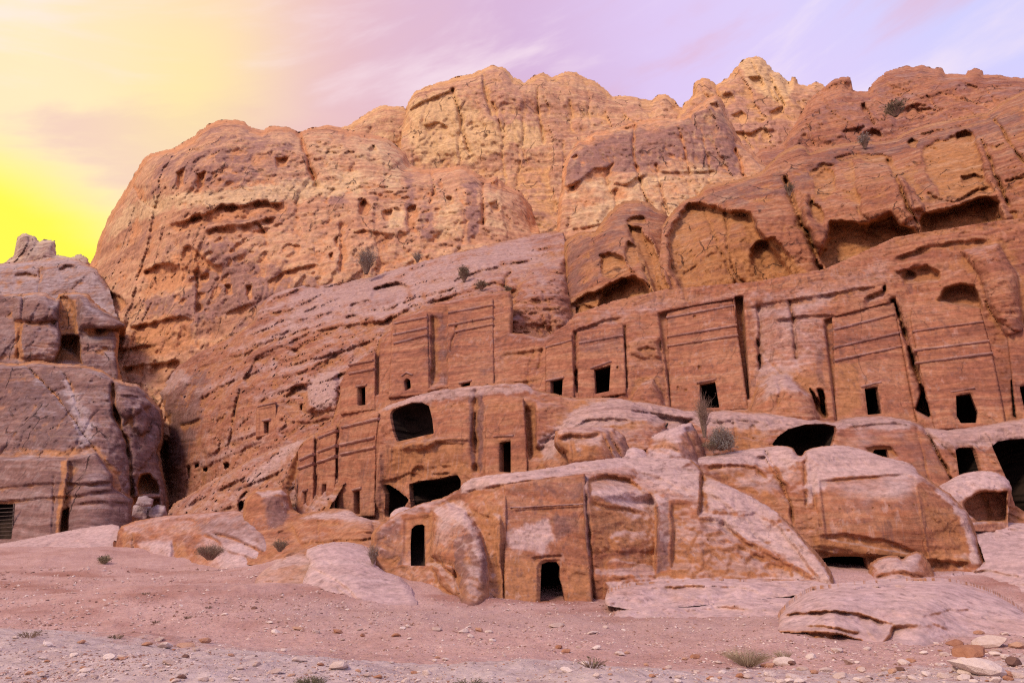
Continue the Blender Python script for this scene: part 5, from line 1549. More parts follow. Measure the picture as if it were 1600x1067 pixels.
# ------------------------------------------------------------------ the ground
def ground_z(x, y):
    """height of the wadi floor"""
    x, y = np.asarray(x, float), np.asarray(y, float)
    edge = 12.2 + 0.10 * x - 0.0 * y                      # the pale bank on which the photograph was taken
    bank = 1.62 * sstep(19.5, 7.0, y - 0.16 * np.minimum(x + 4, 0) * 0 - np.clip(-x - 2, 0, 8) * 0.38 + np.clip(x, 0, 6) * 0.25)
    z = bank
    z = z + 0.75 * np.exp(-(((x + 12) / 7.0) ** 2 + ((y - 29) / 4.0) ** 2))
    z = z + 1.1 * np.exp(-(((x + 38) / 14.0) ** 2 + ((y - 56) / 9.0) ** 2))      # low mound on the left
    z = z + 1.2 * np.exp(-(((x + 12.2) / 3.9) ** 2 + ((y - 46.5) / 6.5) ** 2))       # rising to the bench under the lower tombs
    z = z + 0.5 * np.exp(-(((x + 5.6) / 2.6) ** 2 + ((y - 35) / 3.6) ** 2))
    z = z + 0.9 * sstep(26, 33, y) * sstep(9, 14, x)                            # dirt ramp among the right hand slabs
    z = z + 0.9 * sstep(70, 100, y) * sstep(-30, -60, x)
    z = z + 0.10 * sstep(10, 14, y) * (np.clip(x - 6, 0, 6) / 6) * 6 * np.exp(-((y - 14.5) / 3.0) ** 2) * 0.9
    return z


GP_AMP = 1.0


def ground_full(x, y):
    z = ground_z(x, y)
    P = V3(x, y, np.zeros_like(np.asarray(x, float)))
    z = z + 0.22 * fbm(P / 5.0, 3, 0.5, 90) + 0.07 * fbm(P / 1.1, 4, 0.58, 91)
    z = z + 0.02 * fbm(P / 0.22, 2, 0.6, 92)
    return z


def make_ground():
    fine = np.radians(np.linspace(-43, 43, 950))
    rest = np.radians(np.linspace(43, 317, 56))[1:-1]
    az = np.concatenate([fine, rest])
    rr = np.concatenate([[0.5, 2.0, 3.5], np.geomspace(5.0, 45, 420), np.geomspace(46, 130, 90), np.geomspace(150, 3500, 14)])
    A, R = np.meshgrid(az, rr)
    x, y = np.sin(A) * R, np.cos(A) * R
    z = ground_full(x, y)
    n, m = len(rr), len(az)
    co = np.stack([x, y, z], -1).reshape(-1, 3)
    # pale gravel path near the eye, rust dirt beyond
    yy = y - np.clip(-x - 2, 0, 8) * 0.38 + np.clip(x, 0, 6) * 0.25
    w = 0.9 * fbm(V3(x / 2.2, y / 2.2, z * 0), 4, 0.6, 95)
    pale = sstep(13.2, 9.6, yy + w * 1.4)
    pale = np.maximum(pale, 0.75 * sstep(15.5, 12.5, y - 0.5 + w * 1.3) * sstep(1.0, 4.5, x))
    trail = np.exp(-((y - 24.5 + 0.08 * x + w * 0.6) / 3.0) ** 2) * sstep(-11, -5, x) * 0.5
    red = sstep(0.1, 0.7, fbm(V3(x / 6, y / 4, z * 0), 4, 0.5, 96) + 0.25 * np.exp(-((y - 33) / 10) ** 2) - 0.15 * sstep(20, 14, y))
    red = np.maximum(red, 0.9 * np.exp(-(((x - 1.9) / 1.6) ** 2 + ((y - 30.5) / 1.8) ** 2)))
    tint = np.stack([red, trail, pale], -1).reshape(-1, 3)
    i = np.arange((n - 1) * m).reshape(n - 1, m)
    j = np.roll(np.arange(n * m).reshape(n, m), -1, axis=1)[:-1]
    q = np.stack([i, j, j + m, i + m], -1).reshape(-1, 4)
    q = q[:, ::-1]
    cen = np.array([[0, 0, ground_full(np.zeros(1), np.zeros(1))[0]]])
    tri = np.stack([np.full(m, len(co)), np.roll(np.arange(m), -1), np.arange(m)], -1)
    co = np.concatenate([co, cen])
    tint = np.concatenate([tint, [[0, 0, 1]]])
    m_, t, b = new_mat('desert_ground')
    pos = t.n('ShaderNodeNewGeometry').outputs['Position']
    a = t.n('ShaderNodeAttribute', attribute_name='tint')
    s = t.n('ShaderNodeSeparateColor')
    t.l(a.outputs['Color'], s.inputs[0])
    big = t.noise(pos, 0.35, 5, 0.6)
    mid = t.noise(pos, 2.2, 6, 0.65)
    fine_ = t.noise(pos, 11.0, 5, 0.7)
    vor = t.n('ShaderNodeTexVoronoi')
    t.l(pos, vor.inputs['Vector'])
    vor.inputs['Scale'].default_value = 15.0
    dirt = t.ramp(t.math('ADD', t.math('MULTIPLY', big, 0.5), t.math('MULTIPLY', mid, 0.5)),
                  [(0.3, c4(.35, .205, .18)), (0.5, c4(.455, .285, .262)), (0.7, c4(.53, .36, .335))])
    dirt = t.mix(t.math('MULTIPLY', s.outputs[0], 0.75), dirt, c4(.28, .118, .088))
    dirt = t.mix(t.math('MULTIPLY', s.outputs[1], 0.8), dirt, c4(.38, .265, .25))
    path = t.ramp(mid, [(0.3, c4(.38, .30, .30)), (0.55, c4(.48, .395, .39)), (0.75, c4(.56, .48, .47))])
    fac = t.math('MULTIPLY', t.smooth(t.math('ADD', s.outputs[2], t.math('MULTIPLY', t.math('SUBTRACT', mid, 0.5), 1.6)), 0.1, 0.95), 0.85)
    col = t.mix(fac, dirt, path)
    # grit: single light and dark grains
    gritc = t.n('ShaderNodeSeparateColor')
    t.l(vor.outputs['Color'], gritc.inputs[0])
    rnd = gritc.outputs[0]
    spot = t.smooth(vor.outputs['Distance'], 0.34, 0.20)
    light = t.math('MULTIPLY', spot, t.smooth(rnd, 0.72, 0.76))
    dark = t.math('MULTIPLY', spot, t.smooth(rnd, 0.16, 0.12))
    col = t.mix(t.math('MULTIPLY', light, 0.75), col, c4(.64, .52, .47))
    col = t.mix(t.math('MULTIPLY', dark, 0.55), col, c4(.19, .10, .085))
    g = t.n('ShaderNodeMapRange')
    t.l(fine_, g.inputs[0])
    g.inputs[1].default_value, g.inputs[2].default_value, g.inputs[3].default_value, g.inputs[4].default_value = 0.3, 0.7, 0.78, 1.2
    h = t.n('ShaderNodeHueSaturation')
    t.l(g.outputs[0], h.inputs['Value'])
    t.l(col, h.inputs['Color'])
    t.l(h.outputs[0], b.inputs['Base Color'])
    hh = t.math('ADD', t.math('MULTIPLY', mid, 0.6), t.math('ADD', t.math('MULTIPLY', fine_, 0.35), t.math('MULTIPLY', t.math('ADD', light, dark), 0.25)))
    bp = t.n('ShaderNodeBump')
    bp.inputs['Distance'].default_value = 0.09
    t.l(hh, bp.inputs['Height'])
    t.l(bp.outputs[0], b.inputs['Normal'])
    o = link('ground', new_mesh('ground', co, q, tri, m_, True, tint))
    tag(o, None, None, None, 'structure')


make_ground()


def gnd(px, py, lo=4.0, hi=140.0):
    """where a sight line meets the ground"""
    rx, rz = ray(px, py)
    ys = np.geomspace(lo, hi, 1500)
    d = EYE[2] + rz * ys - ground_full(rx * ys, ys)
    k = np.argmax(d <= 0)
    y = ys[k] if d[k] <= 0 else hi
    return np.array([rx * y, y, float(ground_full(np.array([rx * y]), np.array([y]))[0])])


# ------------------------------------------------------------------ front outcrop with the low tomb
FRONT = Surf([(590, 840, 36.5), (640, 800, 37.5), (645, 870, 35), (700, 780, 37), (700, 900, 32), (740, 945, 29.5), (790, 770, 33.5), (790, 930, 31), (920, 930, 31), (920, 760, 33.5),
              (900, 724, 37.5), (1000, 717, 39), (1080, 720, 38), (1000, 800, 33.5), (1030, 900, 31), (1100, 780, 34.5), (1130, 905, 30.5), (1200, 800, 34), (1230, 860, 31.5), (1300, 905, 28.5), (1300, 940, 28), (900, 1000, 30), (600, 900, 35)])
FRONT_TOP = [(585, 872), (580, 856), (580, 840), (584, 830), (592, 821), (606, 811), (622, 801), (638, 795), (650, 789), (670, 783), (690, 778), (706, 770), (718, 763), (724, 755), (735, 748), (760, 742), (780, 740), (800, 738),
             (830, 735), (850, 732), (880, 727), (900, 722), (930, 719), (960, 715), (985, 716), (1010, 714), (1040, 716), (1066, 715), (1080, 719), (1092, 728), (1100, 740), (1125, 751), (1150, 764), (1176, 776), (1200, 790),
             (1216, 801), (1230, 815), (1246, 832), (1260, 850), (1275, 866), (1288, 884), (1297, 898), (1303, 910)]
DOOR_F = [(846.5, 881), (855.5, 877.5), (869, 877.5), (875, 885), (875, 904), (879, 917), (883, 940), (844, 940), (845.5, 890)]
DOOR_S = [(643, 826), (650, 820), (660, 818.5), (664.5, 822), (665, 884), (642, 884), (641.5, 850)]
r_front = Relief('rock_outcrop', FRONT_TOP + [(1300, 960), (1200, 990), (900, 1000), (740, 985), (660, 930), (590, 900)], FRONT, S_FRONT, M_NEAR, step=1.6, rnd=(6, 0.8), rim=FRONT_TOP, skirt=4, jag=(1.0, 9), seed=71,
      tint=(0.12, 0.22, 0.05), holes=[DOOR_S], hole_part='doorway', room=(0.5, 1.4, 2.6),
      calm=[([(785, 745), (918, 735), (926, 940), (785, 950)], 6), ([(630, 808), (676, 806), (676, 884), (628, 884)], 5)],
      feats=[
          ('flat', [(791, 764), (850, 755), (910, 748), (914, 830), (922, 950), (880, 955), (792, 960)], 2, 1.1),
          ('flat', [(815, 868), (905, 866), (907, 945), (815, 945)], 2, 8.0),
          # pale cap with its thin dark bed
          ('stain', [(720, 752), (800, 736), (960, 712), (1080, 716), (1060, 728), (960, 728), (850, 745), (760, 762), (720, 772)], 4, 2, 1.0),
          ('ledge', [(715, 768), (745, 762), (800, 754), (860, 746), (920, 738), (935, 737)], 2.9, 0.38, 9),
          ('ledge', [(770, 748), (820, 742), (870, 735), (930, 726), (990, 724)], 2.1, 0.26, 5),
          ('stain', [(800, 748), (850, 738), (905, 728), (900, 734), (850, 744)], 2, 0, 0.5),
          # left part: small doorway, shoulder, dark column
          ('flat', [(630, 810), (676, 804), (674, 884), (628, 884)], 5, 0.2),
          ('stain', [(586, 830), (628, 808), (630, 880), (590, 872)], 6, 0, 0.6),
          ('swell', [(676, 800), (700, 786), (730, 800), (752, 830), (764, 880), (764, 960), (716, 960), (712, 900), (690, 880), (672, 868)], 22, 1.5),
          ('swell', [(674, 885), (690, 878), (708, 885), (718, 925), (712, 932), (690, 915)], 9, 0.7),
          ('crack', [(672, 878), (690, 880), (706, 884), (716, 905), (720, 930)], 1.6, 0.26),
          ('stain', [(708, 840), (730, 832), (752, 840), (766, 890), (766, 960), (716, 960), (712, 890)], 6, 0, 1.0),
          ('stain', [(720, 845), (742, 842), (750, 870), (728, 880)], 6, 2, 0.45),
          ('stain', [(680, 800), (724, 780), (735, 830), (700, 850), (674, 850)], 8, 2, 0.55),
          ('stain', [(760, 800), (785, 790), (785, 945), (766, 945)], 8, 1, 0.7),
          ('wall', [(784, 800), (784, 870), (790, 948)], 2.5, -0.5, 9, -14),
          ('ledge', [(735, 790), (750, 800), (770, 808)], 3.9, 0.38, 15),
          ('crack', [(758, 782), (770, 820), (778, 870)], 1.6, 0.15),
          # recesses right of the carved front
          ('crack', [(914, 745), (917, 800), (924, 870), (928, 938)], 2.4, 0.60),
          ('stain', [(910, 745), (920, 745), (922, 870), (913, 870)], 2.5, 0, 0.9),
          ('cave', [(918, 748), (950, 742), (985, 748), (1000, 762), (960, 772), (920, 775)], 4, 0.7, 0.6),
          ('ledge', [(920, 745), (950, 740), (985, 748), (1005, 766)], 2.6, 0.38, 15),
          ('wall', [(1020, 770), (1030, 800), (1028, 850), (1024, 900)], 5, 1.15, 14, -95),
          ('ledge', [(922, 782), (950, 788), (985, 794), (1016, 802)], 5.2, 0.34, 38),
          ('stain', [(922, 780), (985, 795), (1020, 820), (1000, 850), (930, 860)], 8, 1, 0.8),
          ('stain', [(1024, 790), (1044, 782), (1046, 890), (1026, 896)], 4, 0, 0.8),
          ('stain', [(925, 768), (1010, 768), (1040, 780), (1022, 792), (960, 788)], 5, 2, 0.8),
          ('swell', [(946, 880), (960, 872), (985, 878), (1020, 884), (1024, 905), (950, 910)], 16, 0.3),
          ('swell', [(950, 840), (975, 828), (1010, 832), (1024, 846), (1020, 862), (960, 862)], 16, 0.25),
          ('swell', [(944, 910), (1000, 902), (1080, 905), (1090, 930), (1000, 940), (945, 935)], 14, 0.5),
          ('stain', [(950, 912), (1090, 905), (1180, 908), (1290, 900), (1290, 930), (950, 945)], 6, 2, 0.9),
          # right flank: draped ridges
          ('ledge', [(980, 730), (1020, 740), (1056, 756), (1080, 764)], 5.9, 0.38, 26),
          ('ledge', [(1050, 730), (1080, 722), (1110, 724), (1140, 742)], 5.9, 0.23, 22),
          ('stain', [(990, 722), (1060, 722), (1092, 742), (1090, 775), (1040, 760), (1000, 740)], 7, 2, 0.7),
          ('wall', [(1094, 738), (1093, 770), (1090, 806)], 2.5, 0.9, 9, 12),
          ('stain', [(1098, 752), (1150, 765), (1215, 800), (1190, 805), (1110, 795)], 7, 2, 0.9),
          ('ledge', [(1094, 770), (1120, 775), (1150, 796)], 5.9, 0.42, 22),
          ('ledge', [(1096, 796), (1130, 800), (1170, 798), (1200, 796)], 7.0, 0.19, 22),
          ('ledge', [(1090, 806), (1130, 812), (1160, 840), (1200, 862), (1250, 890), (1290, 912)], 7.0, 0.42, 34),
          ('ledge', [(1180, 800), (1215, 818), (1240, 850), (1262, 880), (1286, 910)], 7.0, 0.38, 19),
          ('ledge', [(1130, 840), (1160, 852), (1200, 874), (1240, 890)], 5.9, 0.28, 26),
          ('stain', [(1100, 808), (1200, 800), (1290, 890), (1296, 910), (1250, 880), (1200, 850), (1130, 825)], 8, 2, 0.7),
          ('stain', [(1048, 830), (1090, 820), (1180, 880), (1270, 900), (1050, 905)], 14, 1, 0.4),
          ('wall', [(1046, 785), (1049, 830), (1046, 890)], 5, 0.5, 14, 26),
      ])
tag(r_front.obj, 'broad pale topped sandstone outcrop in front, cut by a dark purple column and draped ridges', 'rock outcrop')
q = dict(label='nearest tomb front, one worn cornice and a lichen patch above its doorway',
         quad=[(787, 757), (850, 748), (914, 740), (918, 830), (927, 946), (880, 952), (788, 958)], door=DOOR_F, bands=[[(797, 793), (856, 790), ], [(856, 790), (914, 787)]],
         lintel=None, rec=0.25, v=0.1, bh=2.2, bo=2.4)
tomb(q, FRONT, M_NEAR, seed=40, style=dict(S_FACE, lump=(2.2, 0.07), rough=(0.3, 0.03)), room=(0.7, 2.0, 5.0), group='rock cut tombs in front', feats=[
    ('ledge', [(831, 870), (855, 867), (880, 866)], 1.6, 0.22, 3), ('ledge', [(833, 872), (850, 868)], 2, 0.1, 3),
    ('stain', [(794, 832), (820, 822), (857, 811), (863, 844), (848, 866), (797, 859)], 9, 2, 1.0),
    ('stain', [(795, 760), (912, 750), (914, 784), (797, 790)], 10, 0, 0.4),
    ('stain', [(860, 806), (900, 800), (908, 830), (866, 850)], 7, 0, 0.55),
    ('stain', [(790, 870), (840, 880), (840, 948), (792, 950)], 10, 1, 0.6),
    ('stain', [(884, 880), (922, 885), (926, 940), (886, 940)], 8, 1, 0.5),
    ('ledge', [(886, 900), (900, 893), (918, 896)], 4, 0.10, 10),
    ('ledge', [(797, 796), (860, 793), (914, 790)], 2, 0.14, 6),
    ('flat', [(839, 884), (848, 874), (876, 873), (884, 890), (890, 946), (840, 946)], 3, 0.12),
])

# ------------------------------------------------------------------ right hand block
RB = Surf([(1070, 720, 40), (1150, 708, 40.5), (1215, 700, 41), (1260, 702, 39.5), (1330, 698, 40), (1440, 738, 37.5), (1510, 800, 35.5), (1540, 890, 33.5), (1250, 800, 36), (1300, 760, 36.5), (1430, 760, 35.5),
           (1300, 860, 35.2), (1450, 870, 34.3), (1180, 760, 38), (1300, 920, 35.5), (1500, 920, 33.5), (1540, 930, 32.5)])
RB_TOP = [(1064, 740), (1070, 718), (1090, 714), (1118, 711), (1140, 706), (1160, 703), (1180, 699), (1200, 697), (1215, 696), (1230, 697), (1240, 701), (1246, 711), (1252, 712), (1258, 704), (1270, 700), (1285, 697), (1305, 695), (1322, 695),
          (1340, 699), (1360, 706), (1380, 713), (1402, 718), (1422, 722), (1430, 730), (1440, 740), (1456, 752), (1470, 762), (1486, 772), (1500, 786), (1512, 800), (1520, 816), (1526, 835), (1530, 852), (1536, 872), (1540, 890)]
CAVE_Z = [(1284, 872), (1300, 869), (1340, 869), (1353, 871), (1357, 888), (1362, 902), (1350, 918), (1300, 918), (1288, 900)]
r_block = Relief('rock_outcrop', RB_TOP + [(1560, 930), (1420, 940), (1290, 930), (1240, 860), (1170, 790)], RB, S_FRONT, M_NEAR, step=1.6, rnd=(11, 1.6), rim=RB_TOP, skirt=4, jag=(0.9, 9), seed=72, tint=(0.15, 0.15, 0.05),
      holes=[CAVE_Z], hole_part='cave', room=(0.6, 1.1, 3.0), calm=[([(1276, 740), (1432, 736), (1452, 880), (1280, 850)], 8)], feats=[
          ('stain', [(1070, 712), (1215, 696), (1245, 706), (1245, 730), (1180, 725), (1100, 725)], 6, 2, 0.8),
          ('stain', [(1258, 706), (1310, 694), (1430, 728), (1430, 742), (1300, 745), (1262, 790)], 7, 2, 0.8),
          ('ledge', [(1180, 712), (1195, 712), (1205, 730), (1215, 745), (1232, 760)], 3.2, 0.75, 15),
          ('ledge', [(1100, 728), (1140, 724), (1180, 728), (1200, 745)], 3.9, 0.52, 20),
          ('crack', [(1196, 705), (1208, 728), (1222, 755), (1236, 790), (1240, 820)], 2.1, 0.60),
          ('crack', [(1258, 706), (1257, 740), (1260, 790)], 1.9, 0.45),
          ('stain', [(1110, 730), (1190, 740), (1215, 790), (1150, 765)], 7, 1, 0.5),
          ('flat', [(1280, 750), (1412, 739), (1430, 745), (1451, 872), (1290, 842)], 3, 0.22),
          ('ledge', [(1289, 749), (1350, 744), (1412, 739)], 2.1, 0.17, 6),
          ('crack', [(1269, 760), (1274, 790), (1283, 822)], 2.0, 0.30),
          ('stain', [(1285, 755), (1428, 745), (1440, 800), (1288, 805)], 9, 0, 0.35),
          ('wall', [(1431, 755), (1440, 810), (1452, 872)], 2, 0.22, 40, 40),
          ('ledge', [(1275, 836), (1320, 832), (1380, 842), (1440, 862)], 3.9, 0.38, 20),
          ('ledge', [(1262, 856), (1300, 864), (1360, 866), (1440, 872), (1520, 878)], 3.9, 0.75, 22),
          ('stain', [(1270, 838), (1440, 862), (1520, 870), (1500, 885), (1280, 872)], 6, 1, 0.8),
          ('stain', [(1440, 770), (1520, 830), (1525, 880), (1460, 870)], 10, 1, 0.35),
          ('stain', [(1465, 765), (1510, 800), (1535, 880), (1520, 880), (1500, 810)], 5, 2, 0.9),
      ] + [('cave', [(x - 1.3, y - 1.2), (x + 1.3, y - 1.2), (x + 1.2, y + 1.2), (x - 1.2, y + 1.2)], 0.8, 0.2, 0.1) for x, y in ((1312, 796.6), (1332.5, 796), (1363, 793.5), (1388.5, 790), (1428, 788))])
tag(r_block.obj, 'big block with a smoothed blank tomb front and a row of peg holes, hollow underneath', 'rock outcrop')


def rock(name, label, cat, outline, ctrl, st, mat, rim_n=None, group=None, **k):
    r = Relief(name, outline, ctrl, st, mat, rim=outline[:rim_n] if rim_n else None, **k)
    tag(r.obj, label, cat, group)
    return r


rock('boulder', 'reddish boulder lying before the dark hollow under the big block', 'boulder',
     [(1358, 915), (1357, 896), (1360, 882), (1372, 874), (1388, 870), (1402, 870), (1410, 876), (1418, 868), (1432, 862), (1442, 866), (1454, 884), (1461, 904), (1462, 925), (1358, 930)],
     [(1360, 880, 32), (1430, 865, 32.5), (1460, 900, 31.6), (1360, 925, 30.5), (1460, 925, 30.4), (1410, 900, 30.6)], S_FRONT, M_NEAR, 12, rnd=(13, 0.9), skirt=1.6, jag=(0.7, 7), seed=73, step=1.6, tint=(0.1, 0.1, 0.2),
     feats=[('crack', [(1372, 902), (1400, 890), (1440, 900)], 2, 0.15), ('ledge', [(1366, 902), (1400, 892), (1450, 900)], 3, 0.25, 10)])
ARCH = [(1452, 790), (1458, 766), (1468, 758), (1480, 752), (1492, 745), (1506, 739), (1520, 736.6), (1534, 735), (1548, 735), (1560, 738), (1569, 743), (1577, 752), (1581, 762), (1579, 775), (1576, 790), (1575, 812), (1576, 830), (1500, 830), (1480, 810)]
rock('rock_arch', 'pale curling rock overhang like a wave beside the big dark opening', 'rock overhang', ARCH,
     [(1460, 765, 38), (1520, 737, 38.2), (1578, 760, 37.2), (1500, 820, 36.6), (1575, 820, 36.6), (1530, 780, 36.8)], S_FRONT, M_LOW, 15, rnd=(13, 1.1), skirt=2.2, jag=(0.7, 7), seed=74, step=1.6, tint=(0.0, 0.1, 0.35), feats=[
         ('cave', [(1506, 786), (1514, 776), (1532, 767), (1552, 768), (1574, 768), (1573, 790), (1574, 814), (1526, 816), (1510, 802)], 4, 3.2, 0.25),
         ('stain', [(1506, 786), (1532, 767), (1574, 768), (1573, 816), (1524, 816)], 3, 1, 1.0), ('stain', [(1506, 786), (1532, 767), (1574, 768), (1573, 816), (1524, 816)], 3, 2, -0.8),
         ('stain', [(1460, 765), (1520, 737), (1575, 748), (1578, 762), (1530, 762), (1505, 780), (1490, 780)], 5, 2, 0.8)])
rock('rock_slab', 'smooth lilac rock sheet at the right edge below the wave shaped overhang', 'rock slab',
     [(1508, 815), (1530, 813), (1560, 815), (1600, 817), (1810, 815), (1810, 960), (1560, 950), (1450, 940), (1440, 910), (1470, 900), (1520, 895), (1540, 880), (1530, 850)],
     [(1520, 816, 37.5), (1680, 818, 36), (1520, 890, 33), (1680, 890, 30), (1460, 920, 31), (1660, 950, 26)], S_SLAB, M_LOW, 5, rnd=(6, 0.6), skirt=3, jag=(1.0, 9), seed=75, tint=(0.1, 0.05, 0.45), step=1.7, feats=[
         ('ledge', [(1490, 898), (1540, 890), (1600, 900)], 2.5, 0.4, 10), ('ledge', [(1545, 830), (1580, 826), (1640, 830)], 2.5, 0.3, 10), ('ledge', [(1560, 915), (1600, 912), (1650, 920)], 2.5, 0.3, 10)])

BIG = [(1204, 985), (1213, 975), (1218, 962), (1228, 950), (1242, 938), (1252, 930), (1268, 922), (1290, 919), (1320, 915), (1350, 912), (1380, 909), (1420, 907), (1460, 907), (1490, 909), (1515, 914), (1540, 922), (1562, 932), (1582, 944), (1600, 957), (1810, 990)]
rock('rock_slab', 'largest low lilac rock slab in front on the right with an undercut lip', 'rock slab', BIG + [(1810, 1030), (1560, 1020), (1480, 1010), (1420, 1012), (1330, 1016), (1260, 1008), (1215, 1000)],
     [(1212, 980, 21.6), (1250, 930, 24.2), (1400, 908, 25.5), (1540, 922, 24.8), (1680, 990, 20.8), (1230, 1005, 20.4), (1330, 1012, 20.0), (1400, 1000, 20.1), (1480, 1000, 20.6), (1600, 1010, 19.8), (1300, 960, 20.9), (1450, 950, 21.8), (1400, 930, 23.2)], S_SLAB, M_LOW, 20,
     rnd=(20, 1.6), skirt=1.5, jag=(0.8, 9), seed=76, tint=(0.16, 0.16, 0.22), step=1.6, feats=[
         ('stain', [(1240, 940), (1330, 915), (1480, 910), (1590, 955), (1500, 945), (1390, 940), (1300, 948)], 14, 2, 0.5), ('stain', [(1212, 966), (1300, 956), (1396, 975), (1384, 1010), (1240, 1006), (1210, 990)], 10, 1, 0.45), ('stain', [(1400, 975), (1560, 985), (1540, 1012), (1390, 1010)], 12, 0, 0.3),  # reddish lower beds; the dark base is shading put into the colour
         ('ledge', [(1218, 961), (1250, 956), (1290, 953), (1330, 956), (1360, 964), (1392, 972), (1396, 982)], 3, 0.8, 11),
         ('stain', [(1262, 957), (1300, 954), (1345, 958), (1370, 966), (1330, 962), (1280, 962)], 3, 1, 0.9),
         ('stain', [(1230, 985), (1270, 990), (1320, 996), (1310, 1006), (1240, 1002)], 4, 1, 0.9), ('stain', [(1230, 985), (1270, 990), (1320, 996), (1310, 1006), (1240, 1002)], 4, 2, -0.7),
         ('ledge', [(1212, 986), (1245, 988), (1275, 986), (1310, 990), (1350, 1000)], 4, 1.0, 16),
         ('ledge', [(1250, 977), (1290, 977), (1320, 984), (1345, 988)], 2, 0.3, 6),
         ('wall', [(1394, 976), (1390, 995), (1376, 1008)], 3, 0.5, 16, 26),
         ('crack', [(1394, 974), (1392, 992), (1378, 1008)], 2, 0.25),
         ('cave', [(1310, 922), (1350, 916), (1400, 914), (1416, 917), (1400, 921), (1340, 924)], 2, 0.5, 0.5), ('stain', [(1310, 920), (1416, 914), (1400, 922), (1340, 925)], 2, 1, 0.9),
         ('ledge', [(1440, 962), (1480, 952), (1520, 950)], 3, 0.2, 10), ('crack', [(1455, 975), (1480, 985), (1510, 995)], 2, 0.12),
         ('stain', [(1420, 960), (1520, 945), (1560, 960), (1480, 985)], 12, 0, 0.25)])
rock('rock_slab', 'flat pale rock shelf in the dirt between the low doorway and the largest slab', 'rock slab',
     [(950, 975), (962, 958), (985, 948), (1015, 944), (1050, 942), (1100, 940), (1150, 934), (1200, 930), (1232, 932), (1246, 940), (1236, 952), (1214, 966), (1208, 985), (1100, 990), (1000, 995), (955, 990)],
     [(960, 965, 25.2), (1100, 940, 26.9), (1240, 936, 26.4), (1000, 990, 22.9), (1100, 985, 23.3), (1200, 975, 23.3)], S_SHELF, M_LOW, 11, rnd=(12, 0.9), skirt=1.5, jag=(3.5, 16), seed=77, tint=(0.05, 0.08, 0.45), step=1.7,
     feats=[('ledge', [(960, 964), (1010, 952), (1080, 950), (1130, 948), (1180, 940)], 2, 0.2, 6), ('ledge', [(1060, 948), (1100, 952), (1140, 944)], 2, 0.15, 6)])
rock('rock_slab', 'long low rock step at the foot of the draped ridges', 'rock slab',
     [(945, 945), (950, 925), (985, 914), (1040, 910), (1100, 906), (1160, 908), (1220, 906), (1270, 905), (1300, 908), (1306, 918), (1280, 926), (1200, 935), (1100, 945), (1000, 955)],
     [(950, 930, 28), (1100, 907, 29.5), (1300, 910, 28), (950, 950, 26.8), (1100, 945, 26.7), (1280, 926, 27.2)], S_SHELF, M_LOW, 10, rnd=(8, 0.6), skirt=1.5, jag=(1.0, 10), seed=78, tint=(0.05, 0.2, 0.35), step=1.7,
     feats=[('ledge', [(1010, 918), (1080, 914), (1150, 916), (1190, 922)], 2.5, 0.35, 6), ('stain', [(1020, 919), (1180, 918), (1190, 926), (1050, 926)], 4, 1, 0.8)])

# ------------------------------------------------------------------ left hand slabs
rock('rock_slab', 'smooth lilac white tongue of rock sloping to the path, left of the dark purple column', 'rock slab',
     [(468, 945), (470, 925), (474, 910), (480, 895), (486, 880), (478, 870), (480, 860), (496, 853), (520, 848), (545, 848), (565, 852), (580, 858), (588, 872), (586, 885), (600, 896), (625, 905), (640, 920), (652, 938), (650, 955), (600, 975), (540, 975), (500, 968)],
     [(480, 862, 35), (540, 849, 36.5), (585, 872, 35), (470, 930, 30), (560, 910, 29.5), (648, 940, 28), (560, 962, 26.3), (500, 955, 27.3)], S_SLAB, M_LOW, 18, rnd=(10, 0.6), skirt=1.5, jag=(1.0, 9), seed=81, tint=(0.0, 0.0, 0.75), step=1.6, feats=[
         ('stain', [(540, 900), (600, 896), (645, 930), (640, 945), (560, 925)], 8, 2, 0.6), ('stain', [(545, 925), (570, 935), (600, 950), (580, 955), (550, 940)], 4, 1, 0.9), ('stain', [(545, 925), (570, 935), (600, 950), (580, 955), (550, 940)], 4, 2, -0.6),
         ('ledge', [(478, 880), (510, 895), (540, 915), (560, 935)], 2.5, 0.3, 8), ('ledge', [(490, 905), (520, 912), (545, 930)], 2, 0.2, 6), ('crack', [(500, 870), (530, 890), (560, 898)], 2, 0.15),
         ('crack', [(480, 935), (510, 928), (540, 932)], 2, 0.12), ('stain', [(474, 900), (490, 885), (500, 920), (490, 945), (474, 940)], 6, 0, 0.2)])
rock('rock_slab', 'rust red cut block sunk in the path, left of the lilac white tongue', 'rock slab',
     [(397, 918), (400, 905), (412, 893), (430, 882), (446, 872), (462, 868), (480, 867), (496, 872), (500, 878), (490, 886), (480, 900), (476, 918), (440, 924), (400, 924)],
     [(400, 906, 36.5), (450, 872, 39), (498, 876, 37.5), (400, 920, 34.6), (476, 918, 33.8)], S_SLAB, M_NEAR, 10, rnd=(5, 0.3), skirt=1.5, jag=(0.6, 7), seed=82, tint=(0.0, 0.7, 0.0), step=1.5, feats=[
         ('ledge', [(412, 893), (440, 888), (470, 884), (494, 882)], 2, -0.25, 5), ('ledge', [(404, 908), (440, 906), (476, 902)], 2, 0.35, 8), ('stain', [(420, 884), (460, 869), (494, 873), (480, 880), (430, 888)], 3, 2, 0.5)])
LSL = [(180, 880), (181, 850), (184, 832), (190, 822), (210, 814), (240, 808), (270, 804), (300, 801), (340, 799), (368, 797), (382, 800), (392, 808), (402, 818), (412, 832), (422, 848), (428, 862), (430, 878)]
HOLE_L1 = [(204, 874), (205, 862), (207, 853), (209, 853), (210, 864), (211, 880), (204, 880)]
